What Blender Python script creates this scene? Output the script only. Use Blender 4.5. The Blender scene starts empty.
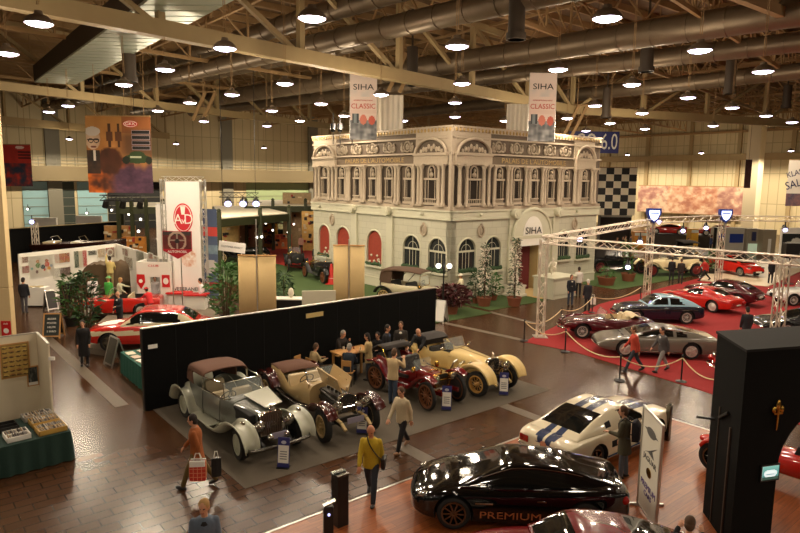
import bpy, bmesh, math, random
from math import sin, cos, tan, pi, radians as R, sqrt, atan, atan2, exp, hypot
from mathutils import Matrix, Vector
random.seed(7)
S = bpy.context.scene
C = S.collection
# ---------------------------------------------------------------- camera
FP, HC = 630.0, 7.0
ROLL, PITCH = atan(.0121), atan(87.2 / 630)
def _ray(px, py):
    dx, dy = px - 400, py - 266.5
    x = dx * cos(ROLL) + dy * sin(ROLL); y = -dx * sin(ROLL) + dy * cos(ROLL)
    return x, FP * cos(PITCH) - y * sin(PITCH), -FP * sin(PITCH) - y * cos(PITCH)
def G(px, py, z=0.0):
    """place measured on the photograph -> real point at height z"""
    r = _ray(px, py); t = (z - HC) / r[2]
    return Vector((r[0] * t, r[1] * t, z))
def GD(px, py, D):
    r = _ray(px, py); t = D / r[1]
    return Vector((r[0] * t, D, HC + r[2] * t))
def GP(px, py, o, d):
    """(distance along a vertical plane through o with direction d, height)"""
    r = _ray(px, py)
    # o + s*d = t*r (xy)
    det = -d[0] * r[1] + d[1] * r[0]
    t = (-d[0] * o[1] + d[1] * o[0]) / det
    X, Y = r[0] * t, r[1] * t
    return (X - o[0]) * d[0] + (Y - o[1]) * d[1], HC + r[2] * t
cam_d = bpy.data.cameras.new('camera'); cam = bpy.data.objects.new('camera', cam_d); C.objects.link(cam)
cam_d.sensor_width = 36; cam_d.lens = FP / 800 * 36; cam_d.clip_end = 400; cam_d.clip_start = .1
cam.matrix_world = Matrix.Translation((0, 0, HC)) @ Matrix.Rotation(pi / 2 - PITCH, 4, 'X') @ Matrix.Rotation(ROLL, 4, 'Z')
S.camera = cam
AU = Vector((-.636, .772, 0)); AV = Vector((.772, .636, 0))     # the two axes of the hall
ANG_V = atan2(.636, .772); ANG_U = atan2(.772, -.636)
# ---------------------------------------------------------------- materials
def lin(c):
    c = c / 255.0
    return c / 12.92 if c <= .04045 else ((c + .055) / 1.055) ** 2.4
def rgb(c): return (lin(c[0]), lin(c[1]), lin(c[2]), 1)
MATS = {}
def mat(name, col=(128, 128, 128), rough=.55, metal=0, coat=0, emit=0, noise=0, nscale=8, bump=0, alpha=1, trans=0, attr=None, ecol=None, spec=.5):
    if name in MATS: return MATS[name]
    m = bpy.data.materials.new(name); m.use_nodes = True
    nt = m.node_tree; b = nt.nodes['Principled BSDF']
    b.inputs['Base Color'].default_value = rgb(col)
    b.inputs['Roughness'].default_value = rough; b.inputs['Metallic'].default_value = metal
    b.inputs['Specular IOR Level'].default_value = spec
    b.inputs['Coat Weight'].default_value = coat; b.inputs['Coat Roughness'].default_value = .04
    b.inputs['Alpha'].default_value = alpha
    b.inputs['Transmission Weight'].default_value = trans
    if emit:
        b.inputs['Emission Color'].default_value = rgb(ecol or col); b.inputs['Emission Strength'].default_value = emit
    if attr:
        a = nt.nodes.new('ShaderNodeVertexColor'); a.layer_name = attr
        nt.links.new(a.outputs['Color'], b.inputs['Base Color'])
    if noise or bump:
        tc = nt.nodes.new('ShaderNodeTexCoord'); n = nt.nodes.new('ShaderNodeTexNoise')
        n.inputs['Scale'].default_value = nscale; n.inputs['Detail'].default_value = 4
        nt.links.new(tc.outputs['Object'], n.inputs['Vector'])
        if noise and not attr:
            mx = nt.nodes.new('ShaderNodeMix'); mx.data_type = 'RGBA'
            c = rgb(col)
            mx.inputs[6].default_value = tuple(min(1, v * (1 - noise)) for v in c[:3]) + (1,)
            mx.inputs[7].default_value = tuple(min(1, v * (1 + noise)) for v in c[:3]) + (1,)
            nt.links.new(n.outputs['Fac'], mx.inputs[0]); nt.links.new(mx.outputs[2], b.inputs['Base Color'])
        if bump:
            bp = nt.nodes.new('ShaderNodeBump'); bp.inputs['Strength'].default_value = bump; bp.inputs['Distance'].default_value = .02
            nt.links.new(n.outputs['Fac'], bp.inputs['Height']); nt.links.new(bp.outputs['Normal'], b.inputs['Normal'])
    MATS[name] = m
    return m
def paint(n, c, rough=.25, coat=1.0): return mat('paint_' + n, c, rough, 0, coat, noise=.03, nscale=3, spec=.25)
def cloth(n, c): return mat('cloth_' + n, c, .9, noise=.14, nscale=25, bump=.2)
CHROME = mat('chrome', (215, 212, 205), .12, 1)
DARKCH = mat('dark_chrome', (120, 118, 112), .25, 1)
SILVER = mat('rim_silver', (206, 202, 194), .3, .35)
RUBBER = mat('rubber', (22, 21, 20), .75, noise=.1)
BLACK = mat('black_satin', (20, 19, 18), .45, noise=.1)
DARK = mat('black_matt', (14, 13, 12), .9)
GLASS = mat('car_glass', (18, 20, 19), .05, 0, .6, spec=.6)
CLEAR = mat('clear_glass', (225, 235, 230), .03, 0, alpha=.22, spec=.8)
LENS = mat('lens_glass', (170, 168, 160), .12, .85, .6)
REDLENS = mat('red_lens', (150, 20, 15), .15, 0, 1)
AMBER = mat('amber_lens', (200, 110, 30), .2, 0, 1)
BRASS = mat('brass', (190, 150, 70), .25, 1)
ALU = mat('aluminium', (200, 196, 188), .32, .85, noise=.05)
WHITEP = mat('white_panel', (228, 224, 214), .6, noise=.02)
PLATE = mat('plate_white', (230, 228, 215), .5)
SKIN = mat('skin', (205, 150, 118), .6, noise=.06)
SKIN2 = mat('skin_warm', (190, 128, 95), .6, noise=.06)
EYE = mat('eye_dark', (45, 32, 26), .5)
LIP = mat('lip', (160, 85, 75), .6)
LEAF = mat('leaf_green', (62, 104, 42), .6, noise=.4, nscale=3)
LEAFD = mat('leaf_dark_green', (40, 68, 32), .6, noise=.4, nscale=3)
LEAFR = mat('leaf_dark_red', (78, 24, 26), .6, noise=.35, nscale=3)
PETAL = mat('petal_white', (235, 222, 205), .7)
BARK = mat('bark', (82, 62, 42), .85, noise=.3, nscale=12)
TERRA = mat('terracotta', (124, 70, 44), .8, noise=.12)
STONE = mat('statue_white', (222, 214, 196), .7, noise=.05)
WOODL = mat('light_wood', (190, 140, 80), .5, noise=.15, nscale=6)
RED = mat('signal_red', (196, 24, 26), .5)
WHITE = mat('print_white', (240, 236, 226), .6)
INK = mat('print_black', (22, 20, 20), .6)
# ---------------------------------------------------------------- mesh helper
class MB:
    def __init__(s): s.v = []; s.f = []; s.mi = []; s.col = None
    def add(s, vs, fs, mi=0, M=None):
        o = len(s.v)
        if M is not None: vs = [M @ Vector(v) for v in vs]
        s.v += [tuple(v) for v in vs]
        for f in fs: s.f.append(tuple(i + o for i in f)); s.mi.append(mi)
        return s
    def box(s, x0, y0, z0, x1, y1, z1, mi=0, M=None):
        vs = [(x, y, z) for z in (z0, z1) for y in (y0, y1) for x in (x0, x1)]
        return s.add(vs, [(0, 2, 3, 1), (4, 5, 7, 6), (0, 1, 5, 4), (2, 6, 7, 3), (0, 4, 6, 2), (1, 3, 7, 5)], mi, M)
    def cbox(s, c, d, mi=0, M=None):
        return s.box(c[0] - d[0] / 2, c[1] - d[1] / 2, c[2] - d[2] / 2, c[0] + d[0] / 2, c[1] + d[1] / 2, c[2] + d[2] / 2, mi, M)
    def bar(s, p0, p1, w, h, mi=0, up=(0, 0, 1)):
        p0, p1 = Vector(p0), Vector(p1); d = (p1 - p0); L = d.length
        if L < 1e-6: return s
        d /= L; u = Vector(up)
        if abs(d.dot(u)) > .98: u = Vector((1, 0, 0))
        y = u.cross(d).normalized(); z = d.cross(y)
        M = Matrix((d, y, z)).transposed().to_4x4(); M.translation = p0
        return s.box(0, -w / 2, -h / 2, L, w / 2, h / 2, mi, M)
    def cyl(s, p0, p1, r0, r1=None, n=10, mi=0, caps=True):
        r1 = r0 if r1 is None else r1
        p0, p1 = Vector(p0), Vector(p1); d = p1 - p0
        if d.length < 1e-6: return s
        d.normalize(); u = Vector((0, 0, 1)) if abs(d.z) < .9 else Vector((1, 0, 0))
        a = d.cross(u).normalized(); b = d.cross(a)
        vs = []
        for p, r in ((p0, r0), (p1, r1)):
            for i in range(n):
                t = 2 * pi * i / n; vs.append(p + a * cos(t) * r + b * sin(t) * r)
        fs = [(i, i + n, (i + 1) % n + n, (i + 1) % n) for i in range(n)]
        if caps: fs += [tuple(range(n)), tuple(range(2 * n - 1, n - 1, -1))]
        return s.add(vs, fs, mi)
    def tube(s, pts, r, n=6, mi=0, closed=False, caps=True):
        P = [Vector(p) for p in pts]; rings = []
        k = len(P); prev = None
        for i in range(k):
            if closed: d = P[(i + 1) % k] - P[i - 1]
            else: d = P[min(i + 1, k - 1)] - P[max(i - 1, 0)]
            if d.length < 1e-9: d = Vector((0, 0, 1))
            d.normalize()
            u = prev if prev is not None else (Vector((0, 0, 1)) if abs(d.z) < .9 else Vector((1, 0, 0)))
            a = (u - d * u.dot(d))
            if a.length < 1e-4: a = d.orthogonal()
            a.normalize(); prev = a; b = d.cross(a)
            rr = r[i] if isinstance(r, (list, tuple)) else r
            rings.append([P[i] + a * cos(2 * pi * j / n) * rr + b * sin(2 * pi * j / n) * rr for j in range(n)])
        return s.loft(rings, True, caps and not closed, mi, wrap=closed)
    def loft(s, rings, closed=True, caps=False, mi=0, wrap=False, M=None):
        n = len(rings[0]); k = len(rings); vs = [v for r in rings for v in r]; fs = []
        for i in range(k if wrap else k - 1):
            i2 = (i + 1) % k
            for j in range(n if closed else n - 1):
                j2 = (j + 1) % n
                fs.append((i * n + j, i * n + j2, i2 * n + j2, i2 * n + j))
        if caps: fs += [tuple(range(n - 1, -1, -1)), tuple(range((k - 1) * n, k * n))]
        return s.add(vs, fs, mi, M)
    def lathe(s, prof, n=16, mi=0, M=None, caps=False):
        rings = [[(r * cos(2 * pi * j / n), r * sin(2 * pi * j / n), z) for j in range(n)] for r, z in prof]
        return s.loft(rings, True, caps, mi, M=M)
    def sph(s, c, r, nu=12, nv=8, mi=0, M=None):
        r = (r, r, r) if isinstance(r, (int, float)) else r
        rings = []
        for i in range(nv + 1):
            a = -pi / 2 + pi * i / nv; q = max(cos(a), 1e-3)
            rings.append([(c[0] + r[0] * q * cos(2 * pi * j / nu), c[1] + r[1] * q * sin(2 * pi * j / nu), c[2] + r[2] * sin(a)) for j in range(nu)])
        return s.loft(rings, True, True, mi, M=M)
    def prism(s, poly, z0, z1, mi=0, M=None):
        n = len(poly)
        vs = [(p[0], p[1], z0) for p in poly] + [(p[0], p[1], z1) for p in poly]
        fs = [tuple(range(n - 1, -1, -1)), tuple(range(n, 2 * n))] + [(i, (i + 1) % n, (i + 1) % n + n, i + n) for i in range(n)]
        return s.add(vs, fs, mi, M)
    def side(s, poly, y0, y1, mi=0):
        """outline in x,z extruded along y"""
        M = Matrix(((1, 0, 0, 0), (0, 0, -1, 0), (0, 1, 0, 0), (0, 0, 0, 1)))
        return s.prism(poly, -y1, -y0, mi, M)
    def disc(s, c, rx, rz, y0, y1, n=24, mi=0, a0=0, a1=2 * pi):
        full = a1 - a0 > 6.2
        p = [(c[0] + rx * cos(a0 + (a1 - a0) * i / n), c[1] + rz * sin(a0 + (a1 - a0) * i / n)) for i in range(n + (0 if full else 1))]
        return s.side(p, y0, y1, mi)
    def build(s, name, mats, parent=None, smooth=None, loc=None, rz=0, bevel=0):
        me = bpy.data.meshes.new(name); me.from_pydata(s.v, [], s.f)
        mats = mats if isinstance(mats, (list, tuple)) else [mats]
        for m in mats: me.materials.append(m)
        if len(mats) > 1: me.polygons.foreach_set('material_index', s.mi)
        bm = bmesh.new(); bm.from_mesh(me); bmesh.ops.recalc_face_normals(bm, faces=bm.faces); bm.to_mesh(me); bm.free()
        if smooth:
            me.polygons.foreach_set('use_smooth', [True] * len(me.polygons))
            if smooth is not True: me.set_sharp_from_angle(angle=R(smooth))
        o = bpy.data.objects.new(name, me); C.objects.link(o)
        if parent: o.parent = parent
        if loc is not None: o.location = loc
        if rz: o.rotation_euler = (0, 0, rz)
        if bevel:
            b = o.modifiers.new('bevel', 'BEVEL'); b.width = bevel; b.segments = 2; b.limit_method = 'ANGLE'
        return o
def tag(o, label, cat, group=None, kind=None):
    o['label'] = label
    if cat: o['category'] = cat
    if group: o['group'] = group
    if kind: o['kind'] = kind
    return o
def thing(name, label, cat, loc=(0, 0, 0), rz=0, group=None, scale=None):
    o = bpy.data.objects.new(name, None); C.objects.link(o); o.location = loc; o.rotation_euler = (0, 0, rz)
    if scale: o.scale = (scale,) * 3
    return tag(o, label, cat, group)
def struct(o, label=None):
    o['kind'] = 'structure'
    if label: o['label'] = label
    return o
KIDS = {}
def kids(o): return [c for c in C.objects if c.parent == o]
def dup(root, loc, rz, label, group=None, scale=None):
    r = root.copy(); C.objects.link(r); r.location = loc; r.rotation_euler = (0, 0, rz); r['label'] = label
    if scale: r.scale = (scale,) * 3
    if group: r['group'] = group
    for ch in kids(root):
        c = ch.copy(); C.objects.link(c); c.parent = r
        for g in kids(ch):
            d = g.copy(); C.objects.link(d); d.parent = c
    return r
def text(s, parent, m, size, loc, rot=(pi / 2, 0, 0), ext=.004, align='CENTER', sx=1, name='lettering'):
    cu = bpy.data.curves.new(name, 'FONT'); cu.body = s; cu.size = size; cu.extrude = ext; cu.align_x = align; cu.align_y = 'CENTER'
    cu.resolution_u = 3
    cu.materials.append(m)
    t = bpy.data.objects.new('tmp_text', cu); C.objects.link(t); bpy.context.view_layer.update()
    me = evaluated(t); bpy.data.objects.remove(t)
    me.name = name; o = bpy.data.objects.new(name, me); C.objects.link(o); o.parent = parent; o.location = loc; o.rotation_euler = rot; o.scale = (sx, 1, 1)
    return o
def print_art(name, parent, w, h, fn, nx, ny, loc=(0, 0, 0), rot=(0, 0, 0), m=None, thick=.004):
    """a printed picture: a thin sheet in x,z whose printed pattern is fn(u, v) -> colour 0..255"""
    me = bpy.data.meshes.new(name); vs = []; fs = []
    for j in range(ny + 1):
        for i in range(nx + 1): vs.append((w * (i / nx - .5), 0, h * j / ny))
    for j in range(ny):
        for i in range(nx): a = j * (nx + 1) + i; fs.append((a, a + 1, a + nx + 2, a + nx + 1))
    nf = len(fs); k = len(vs)
    vs += [(-w / 2, thick, 0), (w / 2, thick, 0), (w / 2, thick, h), (-w / 2, thick, h)]
    fs.append((k + 3, k + 2, k + 1, k))
    me.from_pydata(vs, [], fs)
    ca = me.color_attributes.new('print', 'FLOAT_COLOR', 'CORNER')
    cols = []
    for p in me.polygons:
        if p.index < nf:
            i, j = p.index % nx, p.index // nx; c = rgb(fn((i + .5) / nx, (j + .5) / ny))
        else: c = rgb((200, 195, 185))
        for _ in p.loop_indices: cols += c
    ca.data.foreach_set('color', cols)
    me.materials.append(m or mat('printed_sheet', (200, 200, 200), .5, attr='print'))
    o = bpy.data.objects.new(name, me); C.objects.link(o); o.parent = parent; o.location = loc; o.rotation_euler = rot
    return o
def vnoise(x, y, seed=0):
    def h(i, j):
        n = (i * 374761393 + j * 668265263 + seed * 982451653) & 0xffffffff
        n = ((n ^ (n >> 13)) * 1274126177) & 0xffffffff
        return ((n ^ (n >> 16)) & 0xffff) / 65535.0
    i, j = math.floor(x), math.floor(y); fx, fy = x - i, y - j
    fx = fx * fx * (3 - 2 * fx); fy = fy * fy * (3 - 2 * fy)
    return (h(i, j) * (1 - fx) + h(i + 1, j) * fx) * (1 - fy) + (h(i, j + 1) * (1 - fx) + h(i + 1, j + 1) * fx) * fy
def fbm(x, y, seed=0): return .5 * vnoise(x, y, seed) + .3 * vnoise(2 * x, 2 * y, seed + 1) + .2 * vnoise(4 * x, 4 * y, seed + 2)
def mixc(a, b, t): t = max(0, min(1, t)); return tuple(a[i] + (b[i] - a[i]) * t for i in range(3))
def spl(pts, n):
    """Catmull-Rom through tuples; n samples per span"""
    out = []; k = len(pts)
    for i in range(k - 1):
        p0, p1, p2, p3 = pts[max(i - 1, 0)], pts[i], pts[i + 1], pts[min(i + 2, k - 1)]
        for q in range(n):
            t = q / n
            out.append(tuple(.5 * (2 * b + (c - a) * t + (2 * a - 5 * b + 4 * c - d) * t * t + (3 * b - a - 3 * c + d) * t ** 3) for a, b, c, d in zip(p0, p1, p2, p3)))
    out.append(tuple(pts[-1])); return out
def evaluated(o):
    dg = bpy.context.evaluated_depsgraph_get(); e = o.evaluated_get(dg)
    return bpy.data.meshes.new_from_object(e)
def boolean_cut(mb, cutters):
    """mesh data of mb minus the cutter meshes"""
    o = mb.build('tmp', DARK); cs = []
    for c in cutters:
        k = c.build('tmp_cut', DARK); cs.append(k)
        m = o.modifiers.new('b', 'BOOLEAN'); m.operation = 'DIFFERENCE'; m.object = k; m.solver = 'EXACT'
    me = evaluated(o)
    for k in cs + [o]:
        d = k.data; bpy.data.objects.remove(k); bpy.data.meshes.remove(d)
    return me
def split_mesh(me, cls, names, parent, smooth=40):
    """one child mesh for every class that cls(centre, normal) gives a face; names: class -> (object name, material)"""
    groups = {}
    for p in me.polygons: groups.setdefault(cls(p.center, p.normal), []).append(p)
    out = {}
    nrm = None
    for k, ps in groups.items():
        if k not in names or k is None: continue
        idx = {}; vs = []; fs = []
        for p in ps:
            f = []
            for vi in p.vertices:
                if vi not in idx: idx[vi] = len(vs); vs.append(tuple(me.vertices[vi].co))
                f.append(idx[vi])
            fs.append(f)
        m2 = bpy.data.meshes.new(names[k][0]); m2.from_pydata(vs, [], fs); m2.materials.append(names[k][1])
        m2.polygons.foreach_set('use_smooth', [True] * len(m2.polygons)); m2.set_sharp_from_angle(angle=R(smooth))
        o = bpy.data.objects.new(names[k][0], m2); C.objects.link(o); o.parent = parent; out[k] = o
    return out
# ================================================================ the hall
def floor_material():
    m = bpy.data.materials.new('dark_brown_tiles'); m.use_nodes = True; nt = m.node_tree; N = nt.nodes; L = nt.links
    b = N['Principled BSDF']; b.inputs['Specular IOR Level'].default_value = .24; tc = N.new('ShaderNodeTexCoord')
    br = N.new('ShaderNodeTexBrick'); br.inputs['Scale'].default_value = 1.0
    br.inputs['Brick Width'].default_value = .62; br.inputs['Row Height'].default_value = .31; br.inputs['Mortar Size'].default_value = .013
    br.inputs['Color1'].default_value = rgb((80, 52, 32)); br.inputs['Color2'].default_value = rgb((72, 47, 29)); br.inputs['Mortar'].default_value = rgb((42, 28, 18))
    L.new(tc.outputs['Object'], br.inputs['Vector'])
    n = N.new('ShaderNodeTexNoise'); n.inputs['Scale'].default_value = .5; n.inputs['Detail'].default_value = 6; L.new(tc.outputs['Object'], n.inputs['Vector'])
    mx = N.new('ShaderNodeMix'); mx.data_type = 'RGBA'; mx.blend_type = 'MULTIPLY'; mx.inputs[0].default_value = .7
    cr = N.new('ShaderNodeValToRGB'); cr.color_ramp.elements[0].position = .3; cr.color_ramp.elements[0].color = (.75, .73, .71, 1); cr.color_ramp.elements[1].position = .75
    L.new(n.outputs['Fac'], cr.inputs[0]); L.new(br.outputs['Color'], mx.inputs[6]); L.new(cr.outputs[0], mx.inputs[7]); L.new(mx.outputs[2], b.inputs['Base Color'])
    mr = N.new('ShaderNodeMapRange'); mr.inputs['To Min'].default_value = .2; mr.inputs['To Max'].default_value = .3; L.new(n.outputs['Fac'], mr.inputs['Value']); L.new(mr.outputs[0], b.inputs['Roughness'])
    bp = N.new('ShaderNodeBump'); bp.inputs['Strength'].default_value = .45; bp.inputs['Distance'].default_value = .02; bp.invert = True
    L.new(br.outputs['Fac'], bp.inputs['Height'])
    n2 = N.new('ShaderNodeTexNoise'); n2.inputs['Scale'].default_value = 2.2; L.new(tc.outputs['Object'], n2.inputs['Vector'])
    bp2 = N.new('ShaderNodeBump'); bp2.inputs['Strength'].default_value = .05; bp2.inputs['Distance'].default_value = .03
    L.new(n2.outputs['Fac'], bp2.inputs['Height']); L.new(bp.outputs['Normal'], bp2.inputs['Normal']); L.new(bp2.outputs['Normal'], b.inputs['Normal'])
    return m
fl = MB(); fl.box(-130, -110, -.3, 130, 130, 0)
struct(fl.build('floor', floor_material(), loc=(0, 30, 0), rz=ANG_V))
def panel_material(name, c1, c2, w, h, mort):
    m = bpy.data.materials.new(name); m.use_nodes = True; nt = m.node_tree; N = nt.nodes; b = N['Principled BSDF']
    tc = N.new('ShaderNodeTexCoord'); mp = N.new('ShaderNodeMapping'); mp.inputs['Rotation'].default_value = (pi / 2, 0, 0)
    br = N.new('ShaderNodeTexBrick'); br.offset = 0; br.inputs['Scale'].default_value = 1; br.inputs['Brick Width'].default_value = w; br.inputs['Row Height'].default_value = h
    br.inputs['Mortar Size'].default_value = .05; br.inputs['Color1'].default_value = rgb(c1); br.inputs['Color2'].default_value = rgb(c2); br.inputs['Mortar'].default_value = rgb(mort)
    nt.links.new(tc.outputs['Object'], mp.inputs['Vector']); nt.links.new(mp.outputs[0], br.inputs['Vector']); nt.links.new(br.outputs['Color'], b.inputs['Base Color'])
    b.inputs['Roughness'].default_value = .6
    return m
PANEL = panel_material('cream_wall_panels', (214, 198, 158), (205, 189, 148), 1.25, 4.2, (172, 156, 118))
STEEL = mat('painted_steel_beige', (168, 146, 104), .6, noise=.1, nscale=2)
STEELD = mat('painted_steel_brown', (160, 128, 86), .7, noise=.15, nscale=2)
DECK = mat('roof_deck_brown', (112, 86, 58), .8, noise=.25, nscale=1.5)
GREYST = mat('grey_column', (128, 124, 108), .6, noise=.05)
DUCT = mat('duct_metal', (118, 102, 82), .42, .5, noise=.12, nscale=3)
DUCTD = mat('duct_dark', (62, 50, 38), .6, noise=.1)
ROOFZ = 17.0
WA = Vector((-47.6, 75, 0)); CORNER = Vector((17.8, 129, 0)); WB = Vector((54, 85, 0))
def wall_run(name, p, d, s0, s1, z0, z1, m, th=.4):
    b = MB(); b.box(s0, 0, z0, s1, th, z1)
    return struct(b.build(name, m, loc=p, rz=atan2(d[1], d[0])))
wall_run('wall_left', WA, AV, -45, 85, 0, ROOFZ, PANEL)
wall_run('wall_right', CORNER, -AU, 0, 140, 0, ROOFZ, PANEL)
# grey columns, gallery and gates along the left wall
for i, px in enumerate((52, 226, 312)):
    s, z = GP(px, 150, WA, AV)
    b = MB(); b.box(s - .8, -.5, 0, s + .8, 0, ROOFZ)
    struct(b.build('wall_column_%d' % (i + 1), GREYST, loc=WA, rz=ANG_V))
b = MB(); b.box(-30, -2.0, 7.6, 84, 0, 8.1); b.box(-30, -2.02, 6.3, 84, -1.6, 7.6)
struct(b.build('trim_1', mat('gallery_olive', (118, 104, 74), .7), loc=WA, rz=ANG_V))
rail = MB()
for z in (8.45, 8.8, 9.2): rail.bar((-30, -1.9, z), (84, -1.9, z), .05, .05)
for i in range(58): rail.bar((-30 + 2 * i, -1.9, 8.1), (-30 + 2 * i, -1.9, 9.2), .05, .05)
struct(rail.build('trim_2', GREYST, loc=WA, rz=ANG_V))
gate_specs = [(22, 55, mat('gate_pale_blue', (150, 190, 196), .4)), (56, 74, mat('gate_dark_green', (52, 62, 54), .6)), (77, 106, mat('gate_pale_blue', (150, 190, 196), .4)), (107, 160, mat('gate_black', (26, 27, 24), .6)), (246, 314, mat('gate_pale_green', (168, 186, 138), .6))]
for i, (a, c, m) in enumerate(gate_specs):
    s0 = GP(a, 190, WA, AV)[0]; s1 = GP(c, 190, WA, AV)[0]
    b = MB(); b.box(s0, -.12, 0, s1, 0, 6.2)
    d = struct(b.build('door_%d' % (i + 1), m, loc=WA, rz=ANG_V))
    f = MB()
    for q in range(1, 6): f.bar((s0, -.15, q * 1.05), (s1, -.15, q * 1.05), .06, .06)
    f.build('door_ribs', GREYST, d)
# the long band and posts on the right wall
b = MB(); b.box(2, -.9, 10.3, 140, 0, 11.2); struct(b.build('trim_3', STEEL, loc=CORNER, rz=atan2(-AU[1], -AU[0])))
b = MB(); b.box(2, -.5, 14.2, 140, 0, 14.5); struct(b.build('trim_4', STEELD, loc=CORNER, rz=atan2(-AU[1], -AU[0])))
for i in range(12):
    b = MB(); b.box(6 + 7 * i, -.35, 0, 6.5 + 7 * i, 0, ROOFZ); struct(b.build('wall_column_%d' % (i + 4), STEEL, loc=CORNER, rz=atan2(-AU[1], -AU[0])))
# tall free pillar far right, wall pier at the left edge
p = GD(756, 150, 84); b = MB(); b.box(-.82, -.8, 0, .82, .8, 15.2); struct(b.build('pillar_1', mat('pillar_cream', (240, 226, 190), .6), loc=(p.x, p.y, 0), rz=ANG_V))
p = G(13, 343); zj = GD(8, 288, p.y).z
PIER = mat('pier_cream', (206, 182, 136), .65, noise=.05)
b = MB(); b.box(-3.2, 0, zj + .012, 0, .3, ROOFZ); b.box(-3.2, 0, 0, 0, .3, zj - .012); b.box(-3.15, .03, zj - .02, -.03, .27, zj + .02)
struct(b.build('pillar_2', PIER, loc=(p.x, p.y, 0), bevel=.02)); PIERX, PIERY = p.x, p.y
# roof
b = MB(); b.box(-130, -110, ROOFZ, 130, 130, ROOFZ + .3); struct(b.build('ceiling', DECK, loc=(0, 30, 0), rz=ANG_V))
pl = MB()
for i in range(70):
    y = -40 + 1.9 * i; pl.bar((-80, y, ROOFZ - .2), (120, y, ROOFZ - .2), .14, .36)
struct(pl.build('ceiling_purlins', STEELD, loc=(0, 10, 0), rz=ANG_V))
# lattice joists (long, thin, along the other axis)
for i in range(17):
    x = -58 + 8.2 * i; j = MB()
    j.bar((x, -40, 15.0), (x, 105, 15.0), .16, .16); j.bar((x, -40, 16.6), (x, 105, 16.6), .16, .16)
    for q in range(58):
        y = -40 + 2.5 * q
        j.bar((x, y, 15.0), (x, y + 1.25, 16.6), .09, .09); j.bar((x, y + 1.25, 16.6), (x, y + 2.5, 15.0), .09, .09)
    struct(j.build('ceiling_joist_%d' % (i + 1), STEELD, loc=(0, 10, 0), rz=ANG_V))
# main girders
def girder(n, p0, p1, xs, w=.5, h=.62, ext0=0, ext1=0, ztop=16.4, flip=False, m=STEEL, vw=.28):
    p0, p1 = Vector(p0), Vector(p1); d = (p1 - p0).normalized(); a = p0 - d * ext0; e = p1 + d * ext1
    b = MB(); b.bar(a, e, w, h); b.bar(Vector((a.x, a.y, ztop)), Vector((e.x, e.y, ztop)), vw, vw * 1.3)
    L = (e - a).length; k = max(2, int(round(L / xs)))
    for i in range(k + 1):
        q = a + d * (L * i / k); b.bar(q, (q.x, q.y, ztop), vw, vw, up=d)
        if i < k:
            q2 = a + d * (L * (i + 1) / k)
            lo, hi = (q, q2) if flip else (q2, q)
            b.bar(lo, (hi.x, hi.y, ztop), vw * .75, vw * .75)
    return struct(b.build('beam_%d' % n, m))
ZB = 12.5
g1a, g1b = G(34, 4, ZB), G(572, 110, ZB)
girder(1, g1a, g1b, 6.6, ext0=16, ext1=0)
girder(2, g1b, G(800, 124, ZB), 6.6, ext1=30, flip=True)
g3a, g3b = G(0, 86, ZB), G(270, 119, ZB)
girder(3, g3a, g3b, 6.0, .45, .55, ext0=25, ext1=30)
girder(4, G(0, 120, ZB), G(240, 143, ZB), 7.5, .7, .8, ext0=15, ext1=45)
girder(5, G(430, -130, ZB), G(800, 20, ZB + 1.5), 6.0, .3, .4, ext0=4, ext1=30, flip=True, m=STEELD)
girder(6, G(330, 142, ZB), G(470, 148, ZB), 8, .4, .5, ext0=0, ext1=20, m=STEELD)
gd = (Vector(g1b) - Vector(g1a)).normalized(); gn = Vector((-gd.y, gd.x, 0))
for i, (of, zb_) in enumerate(((-14, 14.2), (-7, 14.4), (7, 14.4), (13, 14.2), (24, 14.4), (31, 14.2))):
    a_ = Vector(g1a) + gn * of; a_.z = zb_; e_ = Vector(g1b) + gn * of; e_.z = zb_
    girder(7 + i, a_, e_, 2.6, .16, .2, ext0=10, ext1=50, ztop=16.5, m=STEELD, vw=.1)
# ducts
def duct(p0, p1, r, e0, e1, label, m=DUCT):
    p0, p1 = Vector(p0), Vector(p1); d = (p1 - p0).normalized(); a = p0 - d * e0; e = p1 + d * e1; L = (e - a).length
    t = thing('ventilation_duct', label, 'duct', a, 0, 'roof ducts')
    b = MB(); b.cyl((0, 0, 0), d * L, r, n=20); b.build('pipe', m, t, smooth=40)
    f = MB()
    for i in range(int(L / 1.6)): q = d * (1.6 * i + .8); f.cyl(q - d * .04, q + d * .04, r + .035, n=20)
    f.build('seam_rings', m, t)
    for i in range(int(L / 9)):
        q = d * (9 * i + 4); h = MB(); h.bar(q + Vector((0, 0, r)), (q.x, q.y, ROOFZ - a.z), .05, .05); h.build('hanger', STEELD, t)
ZD = 13.9
duct(G(316, 44, ZD), G(508, 1, ZD), .5, 34, 12, 'round duct rising from photo centre left to the top edge right of middle')
duct(G(413, 69, ZD), G(800, 11, ZD), .62, 40, 12, 'widest shiny round duct running to the upper right corner')
duct(G(590, 66, ZD), G(800, 42, ZD), .5, 45, 20, 'round duct just below the widest one at upper right')
duct(G(640, 88, ZD), G(800, 71, ZD), .5, 35, 20, 'lowest and farthest round duct at the right')
duct(G(118, 92, 15.2), G(243, 66, 15.2), .55, 25, 16, 'round duct left of centre above the hanging portrait banner')
duct(G(135, 71, 15.2), G(262, 32, 15.2), .5, 18, 14, 'round duct at upper left beside the flat box duct')
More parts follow.
